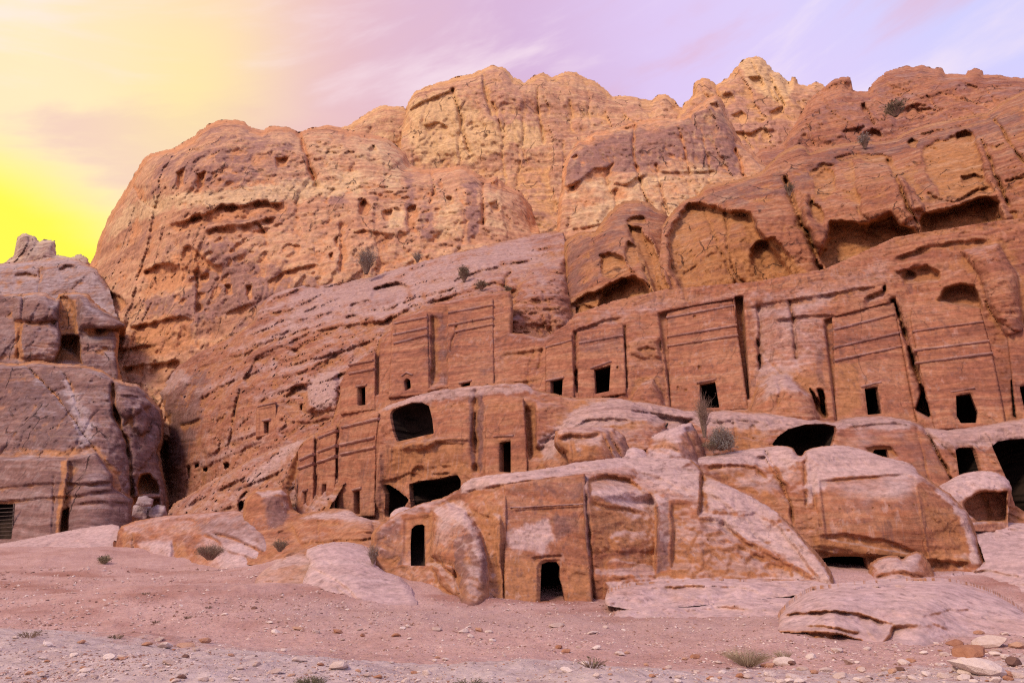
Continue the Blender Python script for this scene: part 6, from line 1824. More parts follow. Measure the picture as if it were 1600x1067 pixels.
rock('rock_slab', 'long flat topped grey and red slab with a small dark slot, at the foot of the canyon', 'rock slab', LSL + [(400, 900), (330, 905), (280, 885), (230, 882), (190, 882)],
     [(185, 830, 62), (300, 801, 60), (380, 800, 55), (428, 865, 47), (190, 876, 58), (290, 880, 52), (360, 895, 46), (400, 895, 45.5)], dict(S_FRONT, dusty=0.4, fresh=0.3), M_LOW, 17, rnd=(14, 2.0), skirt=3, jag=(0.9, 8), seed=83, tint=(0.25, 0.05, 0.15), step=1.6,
     holes=[HOLE_L1], hole_part='slot', room=(0.4, 1.2, 2.0), feats=[
         ('stain', [(190, 830), (210, 822), (212, 876), (192, 876)], 4, 1, 0.7), ('swell', [(212, 850), (230, 846), (268, 846), (270, 876), (214, 876)], 8, 0.5), ('stain', [(216, 848), (268, 846), (268, 874), (220, 874)], 6, 2, 0.4),
         ('stain', [(270, 848), (290, 840), (292, 872), (276, 876)], 3, 1, 0.7), ('crack', [(270, 848), (272, 862), (272, 876)], 2, 0.5), ('stain', [(300, 815), (380, 805), (420, 850), (426, 880), (370, 880), (340, 850)], 10, 0, 0.6),
         ('stain', [(330, 850), (400, 850), (428, 890), (340, 900)], 14, 2, 0.45), ('ledge', [(330, 830), (360, 838), (390, 850), (420, 866)], 2.5, 0.6, 8), ('ledge', [(352, 860), (380, 866), (410, 880)], 2.5, 0.5, 8),
         ('ledge', [(200, 822), (260, 812), (330, 808)], 2, 0.4, 8), ('wall', [(206, 834), (205, 856), (206, 876)], 2, 0.3, 6, 8), ('ledge', [(296, 840), (320, 834), (345, 846)], 2, 0.4, 8)])
HOLE_L2 = [(176.5, 846), (180, 844), (184, 846), (186, 850), (183, 857), (177, 858.5)]
rock('rock_slab', 'low rose coloured rock ramp along the left edge below the barred tomb', 'rock slab',
     [(-90, 868), (-40, 858), (0, 851), (40, 843), (80, 835), (120, 827), (150, 822), (176, 819), (186, 822), (189, 836), (190, 858), (186, 868), (150, 870), (110, 868), (60, 876), (0, 884), (-90, 890)],
     [(-60, 862, 66), (0, 852, 68), (90, 834, 70), (180, 822, 68), (-60, 885, 56), (60, 874, 59), (180, 866, 61)], S_SLAB, M_LOW, 9, rnd=(6, 1.0), skirt=3, jag=(0.8, 8), seed=84, tint=(0.1, 0.2, 0.3), step=1.6, holes=[HOLE_L2], hole_part='hole', room=(0.4, 1.1, 2.0), feats=[
         ('crack', [(88, 842), (70, 856), (58, 868)], 2, 0.5), ('ledge', [(0, 868), (20, 862), (40, 863), (52, 870)], 2.5, 0.7, 8), ('stain', [(0, 868), (20, 862), (50, 870), (10, 882)], 4, 1, 0.7),
         ('ledge', [(90, 843), (115, 843), (135, 848), (145, 858)], 2, 0.4, 6), ('stain', [(150, 825), (184, 822), (186, 850), (160, 845)], 5, 0, 0.35)])
BENCH = [(375, 850), (380, 800), (383, 780), (392, 770), (402, 765), (420, 763), (440, 762), (452, 772), (458, 795), (470, 803), (500, 798), (520, 794), (545, 795), (560, 806), (580, 812), (600, 812), (612, 820), (610, 835), (590, 850), (580, 862)]
rock('rock_slab', 'rounded reddish rock shelf below the lower left row of facades', 'rock slab', BENCH + [(580, 875), (560, 888), (480, 890), (420, 888), (375, 880)],
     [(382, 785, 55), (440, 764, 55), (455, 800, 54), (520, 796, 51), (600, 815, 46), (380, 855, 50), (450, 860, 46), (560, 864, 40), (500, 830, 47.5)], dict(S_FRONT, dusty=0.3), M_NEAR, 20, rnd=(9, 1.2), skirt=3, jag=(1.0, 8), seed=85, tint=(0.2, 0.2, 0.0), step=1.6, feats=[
         ('swell', [(384, 780), (404, 766), (440, 764), (452, 790), (440, 830), (400, 840), (386, 820)], 22, 0.35), ('stain', [(412, 775), (445, 770), (455, 810), (420, 830)], 7, 0, 0.6),
         ('swell', [(456, 820), (490, 806), (530, 800), (580, 812), (590, 840), (470, 850)], 14, 1.0), ('ledge', [(420, 835), (460, 820), (500, 812), (540, 818)], 2.5, 0.6, 9), ('crack', [(498, 815), (496, 840), (500, 855)], 2, 0.4),
         ('stain', [(400, 768), (440, 764), (448, 772), (410, 776)], 3, 2, 0.7), ('stain', [(470, 808), (540, 796), (590, 815), (540, 812)], 5, 2, 0.7), ('ledge', [(500, 830), (540, 826), (590, 832)], 2.5, 0.5, 9)])
rock('boulder', 'pale rounded boulder propped at the mouth of the low left cave', 'boulder',
     [(608, 812), (610, 802), (618, 795), (630, 791), (642, 793), (646, 800), (640, 808), (624, 814)], [(610, 806, 45), (630, 792, 45.4), (645, 800, 44.8), (625, 815, 44.4)], S_FRONT, M_LOW, 7, rnd=(7, 0.5), skirt=0.8, jag=(0.4, 5), seed=86, step=1.4, tint=(0, 0.1, 0.6))
# rubble in the canyon mouth
for k, (pl, lb) in enumerate((([(206, 806), (208, 790), (220, 784), (236, 790), (240, 806), (226, 814)], 'blue grey boulder wedged at the left of the canyon mouth'),
                              ([(232, 806), (234, 794), (246, 788), (258, 790), (262, 804), (250, 812)], 'blue grey boulder at the right of the canyon mouth'),
                              ([(212, 788), (216, 776), (228, 774), (240, 780), (238, 790), (224, 792)], 'tilted grey boulder resting on the two canyon boulders'))):
    rock('boulder', lb, 'boulder', pl, [(pl[0][0], pl[0][1], 84 - k), (pl[2][0], pl[2][1], 85 - k), (pl[4][0], pl[4][1], 84 - k)], S_FRONT, M_GREY, None, rnd=(7, 0.9), skirt=1.2, jag=(0.7, 5), seed=87 + k, step=1.4, tint=(0.3, 0, 0.7))

# ------------------------------------------------------------------ stones
import bmesh


def stone_mesh(name, seed, mat, sub=2, flat=1.0):
    bm = bmesh.new()
    bmesh.ops.create_icosphere(bm, subdivisions=sub, radius=1.0)
    rs = np.random.RandomState(seed)
    v = np.array([p.co[:] for p in bm.verts])
    f = np.array([[q.index for q in p.verts] for p in bm.faces])
    bm.free()
    for k in range(9):                                   # broken faces
        n = rs.normal(size=3)
        n /= np.linalg.norm(n)
        c = 0.52 + 0.33 * rs.rand()
        d = v @ n
        v = v - np.maximum(d - c, 0)[:, None] * n
    v = v * (1 + 0.10 * perlin(v * 1.6, seed))[:, None]
    v[:, 2] *= 0.72
    v *= np.array([1.0, 0.62 + 0.3 * rs.rand(), 0.75 + 0.3 * rs.rand()]) / np.abs(v[:, 0]).max()
    return new_mesh(name, v, np.zeros((0, 4)), f, mat, False)


def stone_mat(name, stops):
    m, t, b = new_mat(name)
    co = t.n('ShaderNodeTexCoord').outputs['Object']
    info = t.n('ShaderNodeObjectInfo')
    pos = t.n('ShaderNodeNewGeometry').outputs['Position']
    n = t.noise(pos, 9.0, 5, 0.65)
    n2 = t.noise(pos, 60.0, 3, 0.6)
    f = t.math('ADD', t.math('MULTIPLY', n, 0.55), t.math('MULTIPLY', info.outputs['Random'], 0.5))
    c = t.ramp(f, stops)
    c = t.mix(t.math('MULTIPLY', t.smooth(n2, 0.55, 0.7), 0.3), c, c4(.25, .14, .11))
    t.l(c, b.inputs['Base Color'])
    bp = t.n('ShaderNodeBump')
    bp.inputs['Distance'].default_value = 0.03
    t.l(t.math('ADD', n, t.math('MULTIPLY', n2, 0.3)), bp.inputs['Height'])
    t.l(bp.outputs[0], b.inputs['Normal'])
    return m


M_PALE = stone_mat('pale_limestone', [(0.25, c4(.42, .30, .26)), (0.5, c4(.56, .44, .40)), (0.75, c4(.68, .57, .53))])
M_RUST = stone_mat('rust_stone', [(0.25, c4(.27, .12, .075)), (0.5, c4(.40, .20, .125)), (0.75, c4(.47, .29, .21))])
M_DARK = stone_mat('dark_stone', [(0.25, c4(.10, .055, .05)), (0.7, c4(.20, .11, .09))])
V_PALE = [stone_mesh('stone', 100 + k, M_PALE) for k in range(8)]
V_RUST = [stone_mesh('stone', 120 + k, M_RUST) for k in range(5)]
V_DARK = [stone_mesh('stone', 140 + k, M_DARK) for k in range(2)]
rs = np.random.RandomState(5)


def stone(px, py, wpx, kind='p', label=None, group=None, sink=0.22, asp=None, cat='stone', name='stone'):
    p = gnd(px, py)
    dist = math.hypot(p[0], p[1])
    r = 0.5 * wpx * dist / FOCAL * 0.95
    me = {'p': V_PALE, 'r': V_RUST, 'd': V_DARK}[kind]
    o = link(name, me[rs.randint(len(me))])
    a = asp or (0.62 + 0.2 * rs.rand())
    o.scale = (r, r * (0.75 + 0.3 * rs.rand()), r * a)
    o.rotation_euler = (rs.uniform(-.2, .2), rs.uniform(-.2, .2), rs.uniform(-0.5, 0.5) + math.pi * rs.randint(2))
    o.location = (p[0], p[1] + r * 0.5, p[2] + r * a * (0.72 - sink * 1.6) * 0.8)
    tag(o, label, cat, group)
    return o


NAMED = [
    (869, 979, 28, 'p', 'flat pale stone alone on the path before the low square tomb', .35),
    (724, 989, 17, 'p', 'left end stone of the little heap of five on the path', .8), (749, 987, 14, 'r', 'tallest brownish stone in the little heap on the path', .9),
    (764, 989, 14, 'p', 'right hand stone of the little heap on the path', .8), (735, 996, 12, 'p', 'small pointed stone lying before the little heap', .9),
    (769, 1002, 12, 'p', 'pale stone just below and right of the little heap', .8), (681, 985, 18, 'p', 'low wide pale stone left of the little heap', .45),
    (619, 994, 15, 'r', 'smooth oval brown stone left of the low wide pale one', .55), (527, 989, 17, 'r', 'brown topped stone at the left end of the stone row', .7),
    (466, 984, 20, 'r', 'dull brown flat stone on the dirt left of the stone row', .45), (927, 990, 20, 'p', 'flat pale stone right of the lone one before the low square tomb', .4),
    (466, 1034, 23, 'p', 'white block on the brim of the pale bank', .6), (527, 1046, 30, 'p', 'tall tan block on the brim of the pale bank beside a dark tuft', .95),
    (887, 1050, 22, 'p', 'rounded white stone at the bottom edge, middle of the picture', .6), (316, 1004, 20, 'r', 'orange cornered block on the edge of the pale bank', .8),
    (255, 1012, 25, 'p', 'white peaked stone on the edge of the pale bank', .6), (287, 1011, 27, 'r', 'long low brown stone on the edge of the pale bank', .3),
    (262, 1040, 25, 'p', 'white slabby stone lying in the pale bank', .5), (187, 1031, 18, 'r', 'yellowish stone in the middle of the pale bank', .5),
    (428, 1052, 24, 'p', 'slanting pale stone near the bottom edge, left of the tuft', .5), (1230, 1039, 33, 'p', 'large white stone just right of the grass clump', .65),
    (1181, 1040, 14, 'p', 'upright white stone in front of the grass clump', 1.0), (1296, 1050, 26, 'p', 'buff flat stone right of the large white one', .45),
    (1318, 1059, 22, 'p', 'white cracked stone at the bottom edge below the largest slab', .6), (1242, 1061, 26, 'p', 'white stone at the bottom edge below the large white one', .5),
    (1414, 1038, 17, 'p', 'tan upright stone beside a dark one below the largest slab', .9), (1408, 1048, 15, 'd', 'dark brown stone below the largest slab', .7),
    (1532, 992, 18, 'r', 'pinkish round stone at the tail of the largest slab', .7), (1495, 1009, 25, 'r', 'reddish flat stone left of the rubble on the right', .5),
    (1559, 1011, 46, 'p', 'long white capped block topping the rubble on the right', .6), (1594, 1014, 24, 'r', 'square rusty block at the right edge of the rubble', .8),
    (1541, 1054, 66, 'p', 'biggest white slab of the rubble at the lower right', .62), (1526, 1026, 46, 'r', 'long tan block between the two white slabs of the rubble', .55),
    (1592, 1039, 24, 'd', 'dark block at the right edge of the rubble', .8), (1586, 1058, 26, 'r', 'brown block at the lower right corner', .6),
]
for x, y, w, k, lb, a in NAMED:
    stone(x, y, w, k, lb, 'stones picked out on the wadi floor', asp=a)
MORE = [(1400, 1012, 9), (1420, 1018, 8), (1445, 1022, 12), (1480, 1026, 14), (1470, 1040, 12), (1500, 1050, 16), (1450, 1055, 14), (1380, 1056, 12), (1350, 1048, 13), (1340, 1036, 9), (1170, 1060, 16), (1110, 1062, 15), (1060, 1060, 14), (1020, 1058, 12), (1150, 1035, 9), (1560, 1024, 16), (1575, 1028, 14), (1480, 1060, 18), (1430, 1062, 16), (560, 1050, 12), (590, 1060, 14), (500, 1040, 12), (400, 1040, 13), (360, 1025, 11), (130, 1045, 12), (70, 1035, 10), (40, 1055, 14), (629, 983, 11), (561, 985, 10), (567, 995, 11), (535, 1000, 8), (430, 989, 13), (420, 974, 11), (946, 981, 11), (874, 1013, 12), (905, 1012, 10), (696, 1032, 12), (647, 1053, 12), (612, 1037, 8),
        (932, 1058, 14), (305, 1017, 14), (225, 1009, 18), (112, 1026, 14), (169, 1030, 19), (494, 989, 11), (180, 941, 6), (162, 939, 6), (170, 873, 5), (1273, 1052, 14), (1256, 1047, 17), (1195, 1042, 12), (1206, 1057, 19),
        (1356, 1015, 12), (1385, 1014, 6), (1465, 1006, 8), (1574, 993, 10), (1505, 1015, 13), (857, 960, 9), (975, 985, 8), (1090, 1050, 10), (1045, 1044, 12), (1010, 1040, 9), (1130, 1052, 12), (1160, 1048, 13), (715, 950, 5), (690, 945, 6)]
def loose(x, y, w, k):
    c = {'p': 'pale', 'r': 'rust brown', 'd': 'dark brown'}[k]
    where = 'gravel at the lower right' if x > 950 and y > 1015 else ('pale bank at the lower left' if y > 1005 + max(0, x - 300) * 0.2 else 'dusty dirt of the wadi floor')
    size = 'tiny' if w < 6 else 'small'
    stone(x, y, w, k, '%s loose %s stone lying on the %s' % (size, c, where), 'loose %s %s stones on the %s' % (size, c, where))


for x, y, w in MORE:
    loose(x, y, w, 'p' if rs.rand() < .75 else 'r')
n = 0
while n < 212:
    y = 1066 - 150 * rs.rand() ** (1.5 if n < 120 else 3.0)
    x = rs.uniform(0, 1600)
    if y < 965 and 600 < x < 1600 and not (650 < x < 900 and y > 948):
        continue
    if y < 930 and 380 < x < 700:
        continue
    if 1205 < x and y < 1010:
        continue
    dens = 1.0 if (x > 950 and y > 1015) else (0.6 if (x < 520 and y > 1000) else 0.33)
    if rs.rand() > dens:
        continue
    w = (3.4 + 11 * rs.rand() ** 2.2) * (0.75 + 0.6 * (y - 916) / 150)
    loose(x, y, w, 'p' if rs.rand() < .72 else ('r' if rs.rand() < .8 else 'd'))
    n += 1


def make_gravel():
    """grit too small to pick apart, one mesh"""
    base = [np.array([[1, 0, 0], [-.9, .2, 0], [0, .8, .1], [.1, -.9, 0], [.1, 0, .7], [0, .1, -.5]], float) + np.random.RandomState(k).normal(0, .18, (6, 3)) for k in range(6)]
    f = np.array([[0, 2, 4], [2, 1, 4], [1, 3, 4], [3, 0, 4], [2, 0, 5], [1, 2, 5], [3, 1, 5], [0, 3, 5]])
    r2 = np.random.RandomState(9)
    N = 42000
    px = r2.uniform(-40, 1640, N)
    py = 1075 - 190 * r2.rand(N) ** 1.25
    rx, rz = ray(px, py)
    Y = (EYE[2] - 0.0) / np.maximum(-rz, 0.02)
    for _ in range(14):
        Y = 0.5 * Y + 0.5 * (EYE[2] - ground_z(rx * Y, Y)) / np.maximum(-rz, 0.02)
    X = rx * Y
    keep = (Y < 75) & ((py > 950) | (px < 620) | ((px > 640) & (px < 1000) & (py > 935)))
    clump = fbm(V3(X / 1.6, Y / 1.6, X * 0), 3, 0.6, 99)
    keep &= r2.rand(N) < np.clip(0.45 + 1.2 * clump, 0.08, 1)
    X, Y, px, py = X[keep], Y[keep], px[keep], py[keep]
    Z = ground_full(X, Y)
    s = (0.8 + 2.6 * r2.rand(len(X)) ** 3.5) * np.hypot(X, Y) / FOCAL * 0.9
    a = r2.rand(len(X)) * 6.283
    vs, fs = [], []
    allb = np.stack([base[k] for k in r2.randint(0, 6, len(X))])
    ca, sa = np.cos(a)[:, None], np.sin(a)[:, None]
    vx = allb[..., 0] * ca - allb[..., 1] * sa
    vy = allb[..., 0] * sa + allb[..., 1] * ca
    co = np.stack([X[:, None] + vx * s[:, None], Y[:, None] + vy * s[:, None], Z[:, None] + (allb[..., 2] + 0.15) * s[:, None] * 0.75], -1).reshape(-1, 3)
    tr = (f[None] + np.arange(len(X))[:, None, None] * 6).reshape(-1, 3)
    sh = np.repeat(r2.rand(len(X)), 6)
    m, t, b = new_mat('grit')
    at_ = t.n('ShaderNodeAttribute', attribute_name='tint')
    sp = t.n('ShaderNodeSeparateColor')
    t.l(at_.outputs['Color'], sp.inputs[0])
    t.l(t.ramp(sp.outputs[0], [(0.0, c4(.18, .10, .08)), (0.18, c4(.34, .19, .15)), (0.5, c4(.48, .33, .29)), (1.0, c4(.68, .57, .53))]), b.inputs['Base Color'])
    o = link('gravel', new_mesh('gravel', co, np.zeros((0, 4)), tr, m, False, np.stack([sh, sh, sh], -1)))
    tag(o, None, None, None, 'stuff')


make_gravel()


# ------------------------------------------------------------------ plants
def leaf_mat(name, a, b_):
    m, t, b = new_mat(name)
    pos = t.n('ShaderNodeNewGeometry').outputs['Position']
    n = t.noise(pos, 14.0, 3, 0.6)
    t.l(t.ramp(n, [(0.3, a), (0.7, b_)]), b.inputs['Base Color'])
    return m


M_TWIG = leaf_mat('dry_twig', c4(.19, .12, .09), c4(.33, .23, .18))
M_GREYLEAF = leaf_mat('grey_leaf', c4(.16, .15, .14), c4(.36, .34, .33))
M_DULL = leaf_mat('dull_leaf', c4(.10, .085, .055), c4(.22, .19, .125))
M_STRAW = leaf_mat('straw', c4(.24, .20, .12), c4(.46, .38, .27))


def ribbons(name, P, W, mat, parent):
    """P (n, k, 3) polylines as crossed tapered ribbons"""
    org = np.array(parent.location)
    n, k = P.shape[:2]
    t = np.gradient(P, axis=1)
    side = np.cross(t, np.array([0, 1.0, 0.15]))
    side /= np.maximum(np.linalg.norm(side, axis=-1, keepdims=True), 1e-6)
    w = np.linspace(1, 0.25, k)[None, :, None] * np.asarray(W)[:, None, None]
    co = np.stack([P - side * w, P + side * w], 2).reshape(-1, 3)
    i = (np.arange(n)[:, None] * k + np.arange(k - 1)[None]) * 2
    q = np.stack([i, i + 1, i + 3, i + 2], -1).reshape(-1, 4)
    return link(name, new_mesh(name, co - org, q, None, mat, True), parent)


def shrub(name, label, cat, base, h, w, nst, mat_st, leaf=None, nleaf=0, lsize=0.03, upright=0.5, seed=0, thick=0.006, group=None, dome=False, forks=2):
    e = empty(name, base, label, cat, group)
    r2 = np.random.RandomState(seed)
    k = 6
    a = r2.rand(nst) * 6.283
    if dome:
        th = np.arccos(r2.uniform(0.05, 1, nst))
        L = r2.uniform(0.75, 1.05, nst)
        tip = np.stack([np.cos(a) * np.sin(th) * w * 0.5, np.sin(a) * np.sin(th) * w * 0.5, np.cos(th) * h], -1) * L[:, None]
    else:
        sp = np.sqrt(r2.rand(nst)) * (1 - upright * 0.5)
        L = r2.uniform(0.55, 1.0, nst)
        tip = np.stack([np.cos(a) * sp * w * 0.5, np.sin(a) * sp * w * 0.5, h * L * (1 - 0.35 * sp)], -1)
    root = np.stack([np.cos(a) * w * 0.06, np.sin(a) * w * 0.06, -0.03 * np.ones(nst)], -1)
    t = np.linspace(0, 1, k)[None, :, None]
    bow = np.stack([np.zeros(nst), np.zeros(nst), h * 0.22 * r2.uniform(0.2, 1.2, nst)], -1)
    P = root[:, None] + (tip - root)[:, None] * t + bow[:, None] * (t * (1 - t)) * 2
    P = P + r2.normal(0, 0.02 * h, P.shape) * t
    sets = [P]
    wid = [np.full(nst, thick)]
    for f in range(forks):
        src = r2.randint(0, nst, nst)
        j = r2.randint(2, k - 1, nst)
        st = P[src, j]
        d = (P[src, -1] - st) * 0.6 + r2.normal(0, 0.13 * h, (nst, 3)) + np.array([0, 0, 0.08 * h])
        sets.append(st[:, None] + d[:, None] * t + r2.normal(0, 0.012 * h, (nst, k, 3)) * t)
        wid.append(np.full(nst, thick * 0.6))
    Q = np.concatenate(sets) + np.array(base)
    ribbons('stems', Q, np.concatenate(wid), mat_st, e)
    if nleaf:
        src = r2.randint(0, len(Q), nleaf)
        tt = r2.uniform(0.3, 1.0, nleaf) * (k - 1)
        j = np.minimum(tt.astype(int), k - 2)
        c = Q[src, j] + (Q[src, j + 1] - Q[src, j]) * (tt - j)[:, None] + r2.normal(0, 0.018 * h, (nleaf, 3))
        u = r2.normal(size=(nleaf, 3))
        u /= np.linalg.norm(u, axis=1)[:, None]
        v = np.cross(u, r2.normal(size=(nleaf, 3)))
        v /= np.linalg.norm(v, axis=1)[:, None]
        s = lsize * r2.uniform(0.6, 1.3, (nleaf, 1))
        co = np.stack([c - u * s, c + v * s * 0.4, c + u * s, c - v * s * 0.4], 1).reshape(-1, 3) - np.array(base)
        link('foliage', new_mesh('foliage', co, np.arange(nleaf * 4).reshape(-1, 4), None, leaf, False), e)
    return e


def on(surf, px, py, off=0.0):
    return at(px, py, float(surf(px, py)) - off)


g = gnd(1168, 1040)
shrub('grass_clump', 'dry pale green grass clump among white stones below the flat shelf', 'grass', g, 0.42, 1.7, 300, M_STRAW, M_STRAW, 0, thick=0.004, seed=1, upright=0.3, forks=1)
g = gnd(1225, 1030)
shrub('grass_clump', 'small thin grass tuft right of the dry pale green clump', 'grass', g, 0.25, 0.7, 90, M_STRAW, None, 0, thick=0.004, seed=2, upright=0.2, forks=1)
g = gnd(487, 1072)
shrub('grass_clump', 'dark tuft cut by the bottom edge beside the tall tan block', 'grass', g, 0.10, 0.5, 120, M_DULL, M_DULL, 250, 0.01, seed=3, thick=0.003)
g = gnd(735, 1074)
shrub('grass_clump', 'dark low tuft cut by the bottom edge, middle of the picture', 'grass', g, 0.08, 0.55, 80, M_DULL, M_DULL, 160, 0.01, seed=4, thick=0.003)
shrub('bush', 'round silver grey bush by the dark cave on the middle terrace', 'bush', on(RTIER, 1128, 703, 1.2), 1.5, 1.7, 420, M_TWIG, M_GREYLEAF, 3800, 0.045, seed=5, dome=True, thick=0.010, forks=2)
shrub('bush', 'bare brown twiggy shrub in front of the broken doorway', 'bush', on(RTIER, 1101, 682, 1.6), 2.6, 1.5, 70, M_TWIG, M_TWIG, 500, 0.03, seed=6, upright=1.1, thick=0.016, forks=4)
shrub('bush', 'low brown scrub at the foot of the silver grey bush', 'bush', on(RTIER, 1112, 702, 1.5), 0.5, 1.6, 90, M_TWIG, M_DULL, 500, 0.035, seed=7, thick=0.010)
g = gnd(330, 872)
shrub('bush', 'dull grey green bush leaning on the long flat topped slab', 'bush', at(328, 874, 45.0), 1.0, 2.4, 240, M_TWIG, M_DULL, 500, 0.045, seed=8, thick=0.014, upright=0.4, forks=3)
shrub('bush', 'dull green bush in the dirt below the rounded reddish shelf', 'bush', at(437, 861, 44.5), 0.8, 1.5, 130, M_TWIG, M_DULL, 450, 0.045, seed=9, thick=0.01)
shrub('bush', 'small thorny bush beside the top of the lilac white tongue', 'bush', at(583, 880, 33.5), 0.9, 0.8, 110, M_TWIG, M_GREYLEAF, 350, 0.03, seed=10, thick=0.008)
g = gnd(162, 881)
shrub('grass_clump', 'olive grass tuft on the dirt below the rose coloured ramp', 'grass', g, 0.6, 1.3, 140, M_STRAW, M_DULL, 500, 0.05, seed=11, thick=0.012)
for px, py, s_, lb in ((243, 973, .22, 'small dark weed on the mound, left of its twin'), (293, 966, .22, 'small dark weed on the mound, right of its twin'), (326, 950, .2, 'small grey weed highest on the mound'),
                       (45, 995, .26, 'flat dark weed on the edge of the pale bank at the far left'), (228, 929, .25, 'flat dark weed on the trail above the mound'), (182, 997, .2, 'yellowish weed in the dirt by the pale bank'),
                       (925, 1042, .28, 'thin grey weed in the gravel before the low square tomb')):
    g = gnd(px, py)
    shrub('weed', lb, 'weed', g, s_ * 0.4, s_ * 2.0, 36, M_TWIG, M_DULL, 40, 0.02, seed=int(px), thick=0.006, forks=1)
BEN = Surf([(600, 430, 106), (830, 380, 104), (720, 440, 88), (560, 420, 108)])
shrub('bush', 'dark upright bush alone on the pale upper bench', 'bush', on(BEN, 725, 440, 1.0), 2.4, 2.0, 150, M_TWIG, M_DULL, 800, 0.11, seed=20, thick=0.03)
shrub('bush', 'low olive bush right of the dark upright one on the upper bench', 'bush', on(BEN, 752, 452, 1.0), 1.1, 2.4, 110, M_TWIG, M_DULL, 500, 0.1, seed=21, thick=0.03)
shrub('bush', 'tiny green bush near the crack at the end of the upper bench', 'bush', on(BEN, 794, 457, 1.0), 0.9, 1.2, 60, M_TWIG, M_DULL, 400, 0.10, seed=22, thick=0.02)
shrub('bush', 'big faint grey bush against the foot of the streaked wall', 'bush', on(BEN, 572, 428, -2), 5.2, 4.2, 190, M_TWIG, M_GREYLEAF, 1300, 0.12, seed=23, thick=0.03)
shrub('bush', 'small faint bush right of the big grey one under the streaked wall', 'bush', on(BEN, 652, 410, -2), 2.0, 2.4, 70, M_TWIG, M_GREYLEAF, 400, 0.1, seed=24, thick=0.02)
shrub('bush', 'dark round bush on the red slope near the right skyline', 'bush', at(1400, 182, 112), 3.2, 5.2, 190, M_TWIG, M_DULL, 1100, 0.18, seed=25, thick=0.04)
shrub('bush', 'greyish bush in a notch above the undercut blocks', 'bush', at(1352, 232, 79), 2.4, 2.2, 120, M_TWIG, M_GREYLEAF, 600, 0.1, seed=26, thick=0.02)
shrub('bush', 'thin dark bush wedged in the joint between the undercut blocks', 'bush', at(1234, 306, 66), 1.6, 1.2, 80, M_TWIG, M_DULL, 400, 0.09, seed=27, thick=0.02)

# ------------------------------------------------------------------ the barred tomb door and the crow
gp = r_canyon.pt(34, 815)
gy = gp[1]
e = empty('metal_gate', at(8, 838, gy), 'dark doorway grille of level metal bars at the far left', 'gate')
mg, t, b = new_mat('worn_metal')
b.inputs['Metallic'].default_value = 0.4
b.inputs['Roughness'].default_value = 0.55
pos = t.n('ShaderNodeNewGeometry').outputs['Position']
t.l(t.ramp(t.noise(pos, 5.0), [(0.3, c4(.09, .07, .06)), (0.7, c4(.17, .13, .11))]), b.inputs['Base Color'])


def box_between(name, a, b_, half, parent, mat):
    a, b_ = np.array(a), np.array(b_)
    d = b_ - a
    d /= np.linalg.norm(d)
    s = np.cross(d, [0, 1.0, 0])
    s = s / np.linalg.norm(s) * half
    f = np.cross(d, s)
    f = f / np.linalg.norm(f) * half
    v = [p + i * s + j * f for p in (a, b_) for i, j in ((-1, -1), (1, -1), (1, 1), (-1, 1))]
    q = [[0, 1, 2, 3], [7, 6, 5, 4]] + [[i, i + 4, (i + 1) % 4 + 4, (i + 1) % 4] for i in range(4)]
    return link(name, new_mesh(name, np.array(v) - np.array(parent.location), q, None, mat, False), parent)


for k in range(8):
    y = 794 + k * 6
    box_between('bar', at(-30, y + 2, gy + .15), at(23 - (k * .5), y - 1, gy + .15), 0.035, e, mg)
for x in (-30, 22):
    box_between('gate_frame', at(x, 786, gy + .27), at(x - 3, 841, gy + .27), 0.06, e, mg)


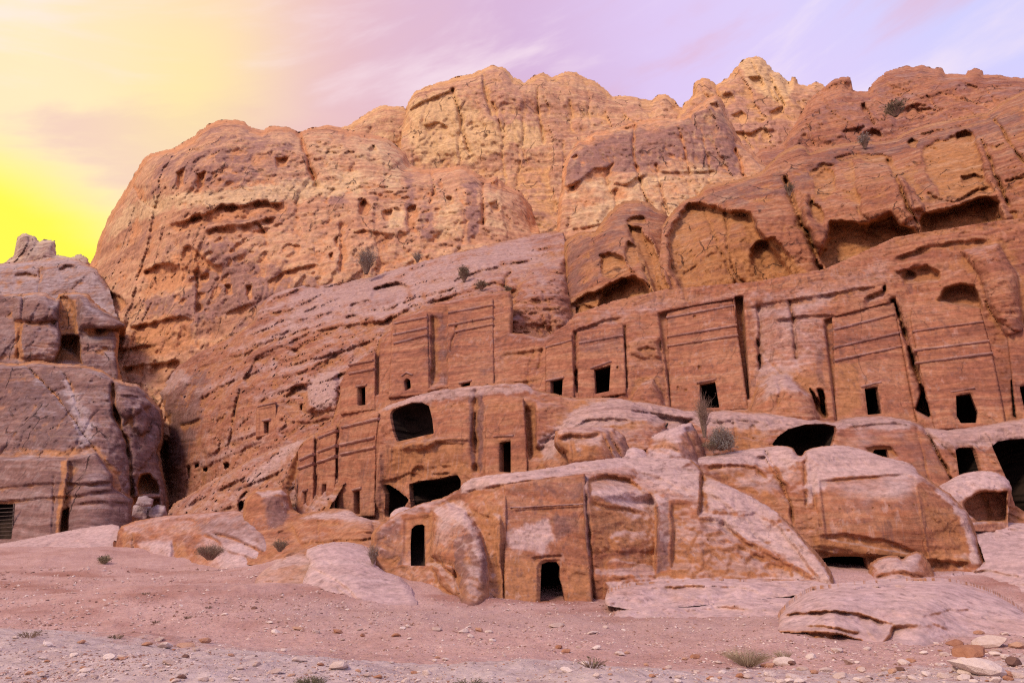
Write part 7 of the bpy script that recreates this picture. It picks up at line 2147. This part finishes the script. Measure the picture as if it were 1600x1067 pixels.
def crow():
    p = r_low.pt(1042, 669, 0.25)
    e = empty('crow', p, 'black bird perched on the pale dome, head up and tail down', 'bird')
    m, t, b = new_mat('black_feather')
    pos = t.n('ShaderNodeNewGeometry').outputs['Position']
    t.l(t.ramp(t.noise(pos, 30.0), [(0.3, c4(.006, .006, .008)), (0.7, c4(.016, .015, .018))]), b.inputs['Base Color'])
    b.inputs['Roughness'].default_value = 0.6
    # spine from tail to beak: (x, z, radius across, radius up)
    sp = [(-.21, -.02, .012, .004), (-.15, .015, .026, .010), (-.09, .06, .05, .045), (-.03, .11, .068, .066), (.02, .165, .066, .066), (.05, .215, .046, .05), (.065, .25, .04, .042),
          (.08, .272, .042, .042), (.10, .28, .032, .030), (.125, .276, .014, .014), (.16, .268, .008, .008), (.18, .262, .002, .002)]
    n = 12
    a = np.arange(n) / n * 2 * math.pi
    v = []
    for k, (x, z, ra, ru) in enumerate(sp):
        k0, k1 = max(k - 1, 0), min(k + 1, len(sp) - 1)
        d = np.array([sp[k1][0] - sp[k0][0], 0, sp[k1][1] - sp[k0][1]])
        d /= np.linalg.norm(d)
        up = np.array([-d[2], 0, d[0]])
        for q in a:
            v.append(np.array([x, 0, z + .05]) + np.array([0, 1, 0]) * math.cos(q) * ra + up * math.sin(q) * ru)
    q = [[i * n + j, i * n + (j + 1) % n, (i + 1) * n + (j + 1) % n, (i + 1) * n + j] for i in range(len(sp) - 1) for j in range(n)]
    body = link('body', new_mesh('body', v, q, None, m, True), e)
    for s in (-1, 1):
        w = np.array([[.03, s * .064, .235], [-.03, s * .078, .20], [-.10, s * .06, .11], [-.20, s * .03, .025], [-.06, s * .05, .12], [.02, s * .06, .17],
                      [.03, s * .074, .235], [-.03, s * .090, .20], [-.10, s * .072, .11], [-.20, s * .036, .025], [-.06, s * .062, .12], [.02, s * .07, .17]])
        tri = [[0, 1, 5], [1, 4, 5], [1, 2, 4], [2, 3, 4], [6, 11, 7], [7, 11, 10], [7, 10, 8], [8, 10, 9]]
        qs = [[i, (i + 1) % 6, (i + 1) % 6 + 6, i + 6] for i in range(6)]
        link('wing', new_mesh('wing', w, qs, tri, m, True), e)
        L = link('leg', new_mesh('leg', [[-.02 + i * .006, s * .025 + j * .006, z] for z in (-.01, .09) for i, j in ((-1, -1), (1, -1), (1, 1), (-1, 1))],
                                 [[0, 1, 2, 3], [7, 6, 5, 4], [0, 4, 5, 1], [1, 5, 6, 2], [2, 6, 7, 3], [3, 7, 4, 0]], None, m, False), e)
    e.rotation_euler = (0, 0, math.radians(20))


crow()
